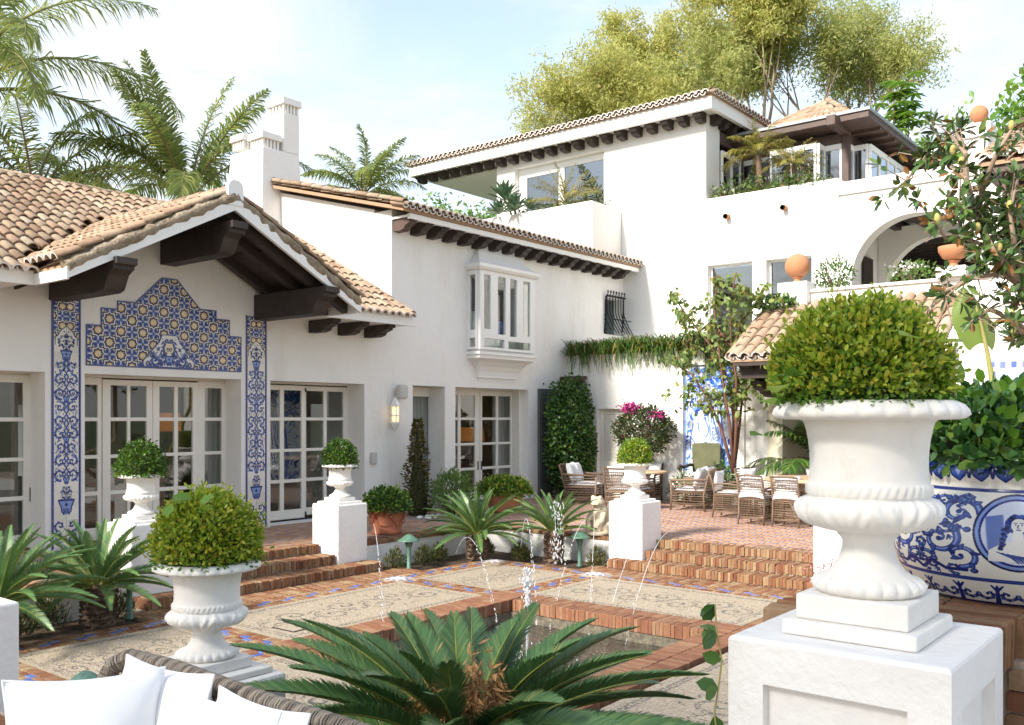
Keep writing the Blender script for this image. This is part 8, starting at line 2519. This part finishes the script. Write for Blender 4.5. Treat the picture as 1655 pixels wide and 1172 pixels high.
# ---- vine at the edge of the near pedestal, tendrils in the big topiary
vi = thing('vine', 'small climbing vine on the left edge of the panelled pedestal', 'plant', (2.46, 1.2, .1))
pts = [(2.455, 1.21 + .012 * math.sin(k * 1.7), .25 + k * .08) for k in range(17)]
m = MB(); m.tube(pts, .0028, 5); m.build('stem', bpy.data.materials['banana_stalk'], vi)
P = [pts[i] for i in (1, 2, 2, 3, 4, 5, 5, 6, 7, 8, 8, 9, 10, 11, 11, 12, 13, 13, 14, 15, 15, 15, 16, 16, 16)]; k = len(P)
leaf_obj('leaves', [leaves(np.array(P), rdir(k) * .7 + np.array([-.3, .5, -.5]), rdir(k) + np.array([-1, 0, .4]), NR.uniform(.05, .085, k), .045, True, .2, .1) + (LM['climber'],)], vi, kind=None)
for lab, cs_ in (('broad lobed pale leaves of a weed sprouting through the biggest topiary', [((2.52, 1.06, 2.14), .09), ((2.51, 1.10, 2.12), .08), ((2.54, 1.02, 2.17), .07), ((2.62, .66, 2.27), .085), ((2.6, .70, 2.28), .08), ((2.50, 1.09, 2.02), .06)]),
                 ('bright ivy like weed leaves on top of the sofa topiary', [((2.28, 3.72, 1.70), .08), ((2.30, 3.66, 1.71), .085), ((2.34, 3.60, 1.70), .08), ((2.27, 3.78, 1.68), .07), ((2.38, 3.62, 1.73), .08), ((2.32, 3.58, 1.66), .07)])):
    wv = thing('weed', lab, 'plant', cs_[0][0])
    P = np.array([c for c, s_ in cs_]); k = len(P)
    leaf_obj('leaves', [leaves(P, rdir(k) * .5 + np.array([-.6, -.2, .1]), np.array([-.4, -.2, 1.0]) + rdir(k) * .3, np.array([s_ for c, s_ in cs_]), np.array([s_ * .8 for c, s_ in cs_]), True, .2, .1) + (LM['bright'],)], wv, kind=None)

# ------------------------------------------------------------------ fountain water
def jet(label, a, b, h, n=60, r=.0042, break_from=.55, seed=0):
    t = thing('water_jet', label, 'water jet', a, 'thin water jets arcing into the pool')
    rnd = random.Random(seed); m = MB(); pts = []
    a, b = Vector(a), Vector(b)
    for i in range(n + 1):
        s = i / n
        p = a.lerp(b, s); p.z += 4 * h * s * (1 - s)
        pts.append(p)
    k = int(n * break_from)
    m.tube(pts[:k], [r * rnd.uniform(.75, 1.0) for _ in pts[:k]], 5)
    for i in range(k, n):
        for q in range(2):
            p = pts[i].lerp(pts[i + 1], rnd.random()) + Vector((rnd.gauss(0, .008), rnd.gauss(0, .008), rnd.gauss(0, .008)))
            dd = (pts[i + 1] - pts[i]).normalized()
            m.tube([p - dd * rnd.uniform(.01, .03), p, p + dd * rnd.uniform(.01, .03)], [.002, r * rnd.uniform(.5, .95), .002], 5)
    prop(m.build('stream', MT['splash'], t), kind='stuff')
jet('water jet leaving the white pedestal by the left steps', (8.66, 9.4, .62), (6.1, 6.45, -.19), .30, seed=1)
jet('water jet from the low wall arching in front of the mushroom light', (9.9, 9.0, .10), (7.6, 6.3, -.19), .55, seed=2)
jet('water jet crossing the corner sago palm to the left of the centre spout', (10.4, 8.2, .20), (7.9, 6.0, -.19), .75, seed=3)
jet('water jet dropping beside the trunk of the sago palm near the frog', (11.1, 7.45, .60), (8.0, 5.9, -.19), .35, seed=4)
jet('water jet spat by the stone frog towards the pool', (11.2, 7.46, .74), (8.0, 5.4, -.19), .05, seed=5)
jet('long water jet from the terrace across the right steps', (11.3, 6.2, .50), (7.9, 4.9, -.19), .35, seed=6, break_from=.8)
jet('thin water jet in front of the right pedestal', (11.0, 6.6, .50), (7.95, 5.2, -.19), .12, seed=7, break_from=.8)
cj = thing('fountain_spout', 'bubbling white centre spout of the pool fountain', 'fountain', (6.83, 5.31, -.2))
m = MB(); rnd = random.Random(9)
m.tube([(6.83, 5.31, -.21), (6.83, 5.31, .1), (6.83, 5.31, .42), (6.835, 5.305, .58)], [.012, .013, .018, .012], 8)
for k in range(260):
    s = rnd.random(); z_ = .05 + .62 * s ** .6
    w_ = .016 + .045 * (1 - abs(s - .75)) * (1 if s > .4 else .6)
    c = (6.83 + rnd.gauss(0, w_ * .5), 5.31 + rnd.gauss(0, w_ * .5), z_); rr_ = rnd.uniform(.003, .010)
    m.tube([(c[0], c[1], c[2] - rr_ * 2), c, (c[0], c[1], c[2] + rr_ * 1.6)], [.002, rr_, .002], 5)
for k in range(80):
    a = rnd.uniform(0, 6.28); q = rnd.uniform(.05, .5)
    c = (6.83 + q * math.cos(a), 5.31 + q * math.sin(a), -.19 + rnd.uniform(0, .06)); m.tube([(c[0], c[1], c[2] - .012), c, (c[0], c[1], c[2] + .012)], [.002, .007, .002], 5)
prop(m.build('spray', MT['splash'], cj), kind='stuff')
sp_ = thing('water_splash', 'column of broken white drops falling before the frog side sago palm', 'splash', (10.3, 7.5, .1))
m = MB()
for k in range(150):
    s = rnd.random(); c = (10.35 + rnd.gauss(0, .04), 7.52 + rnd.gauss(0, .045), .06 + .85 * s); rr_ = rnd.uniform(.004, .010)
    m.tube([(c[0], c[1], c[2] - rr_ * 3.4), c, (c[0], c[1], c[2] + rr_ * 2)], [.002, rr_, .002], 5)
prop(m.build('drops', MT['splash'], sp_), kind='stuff')
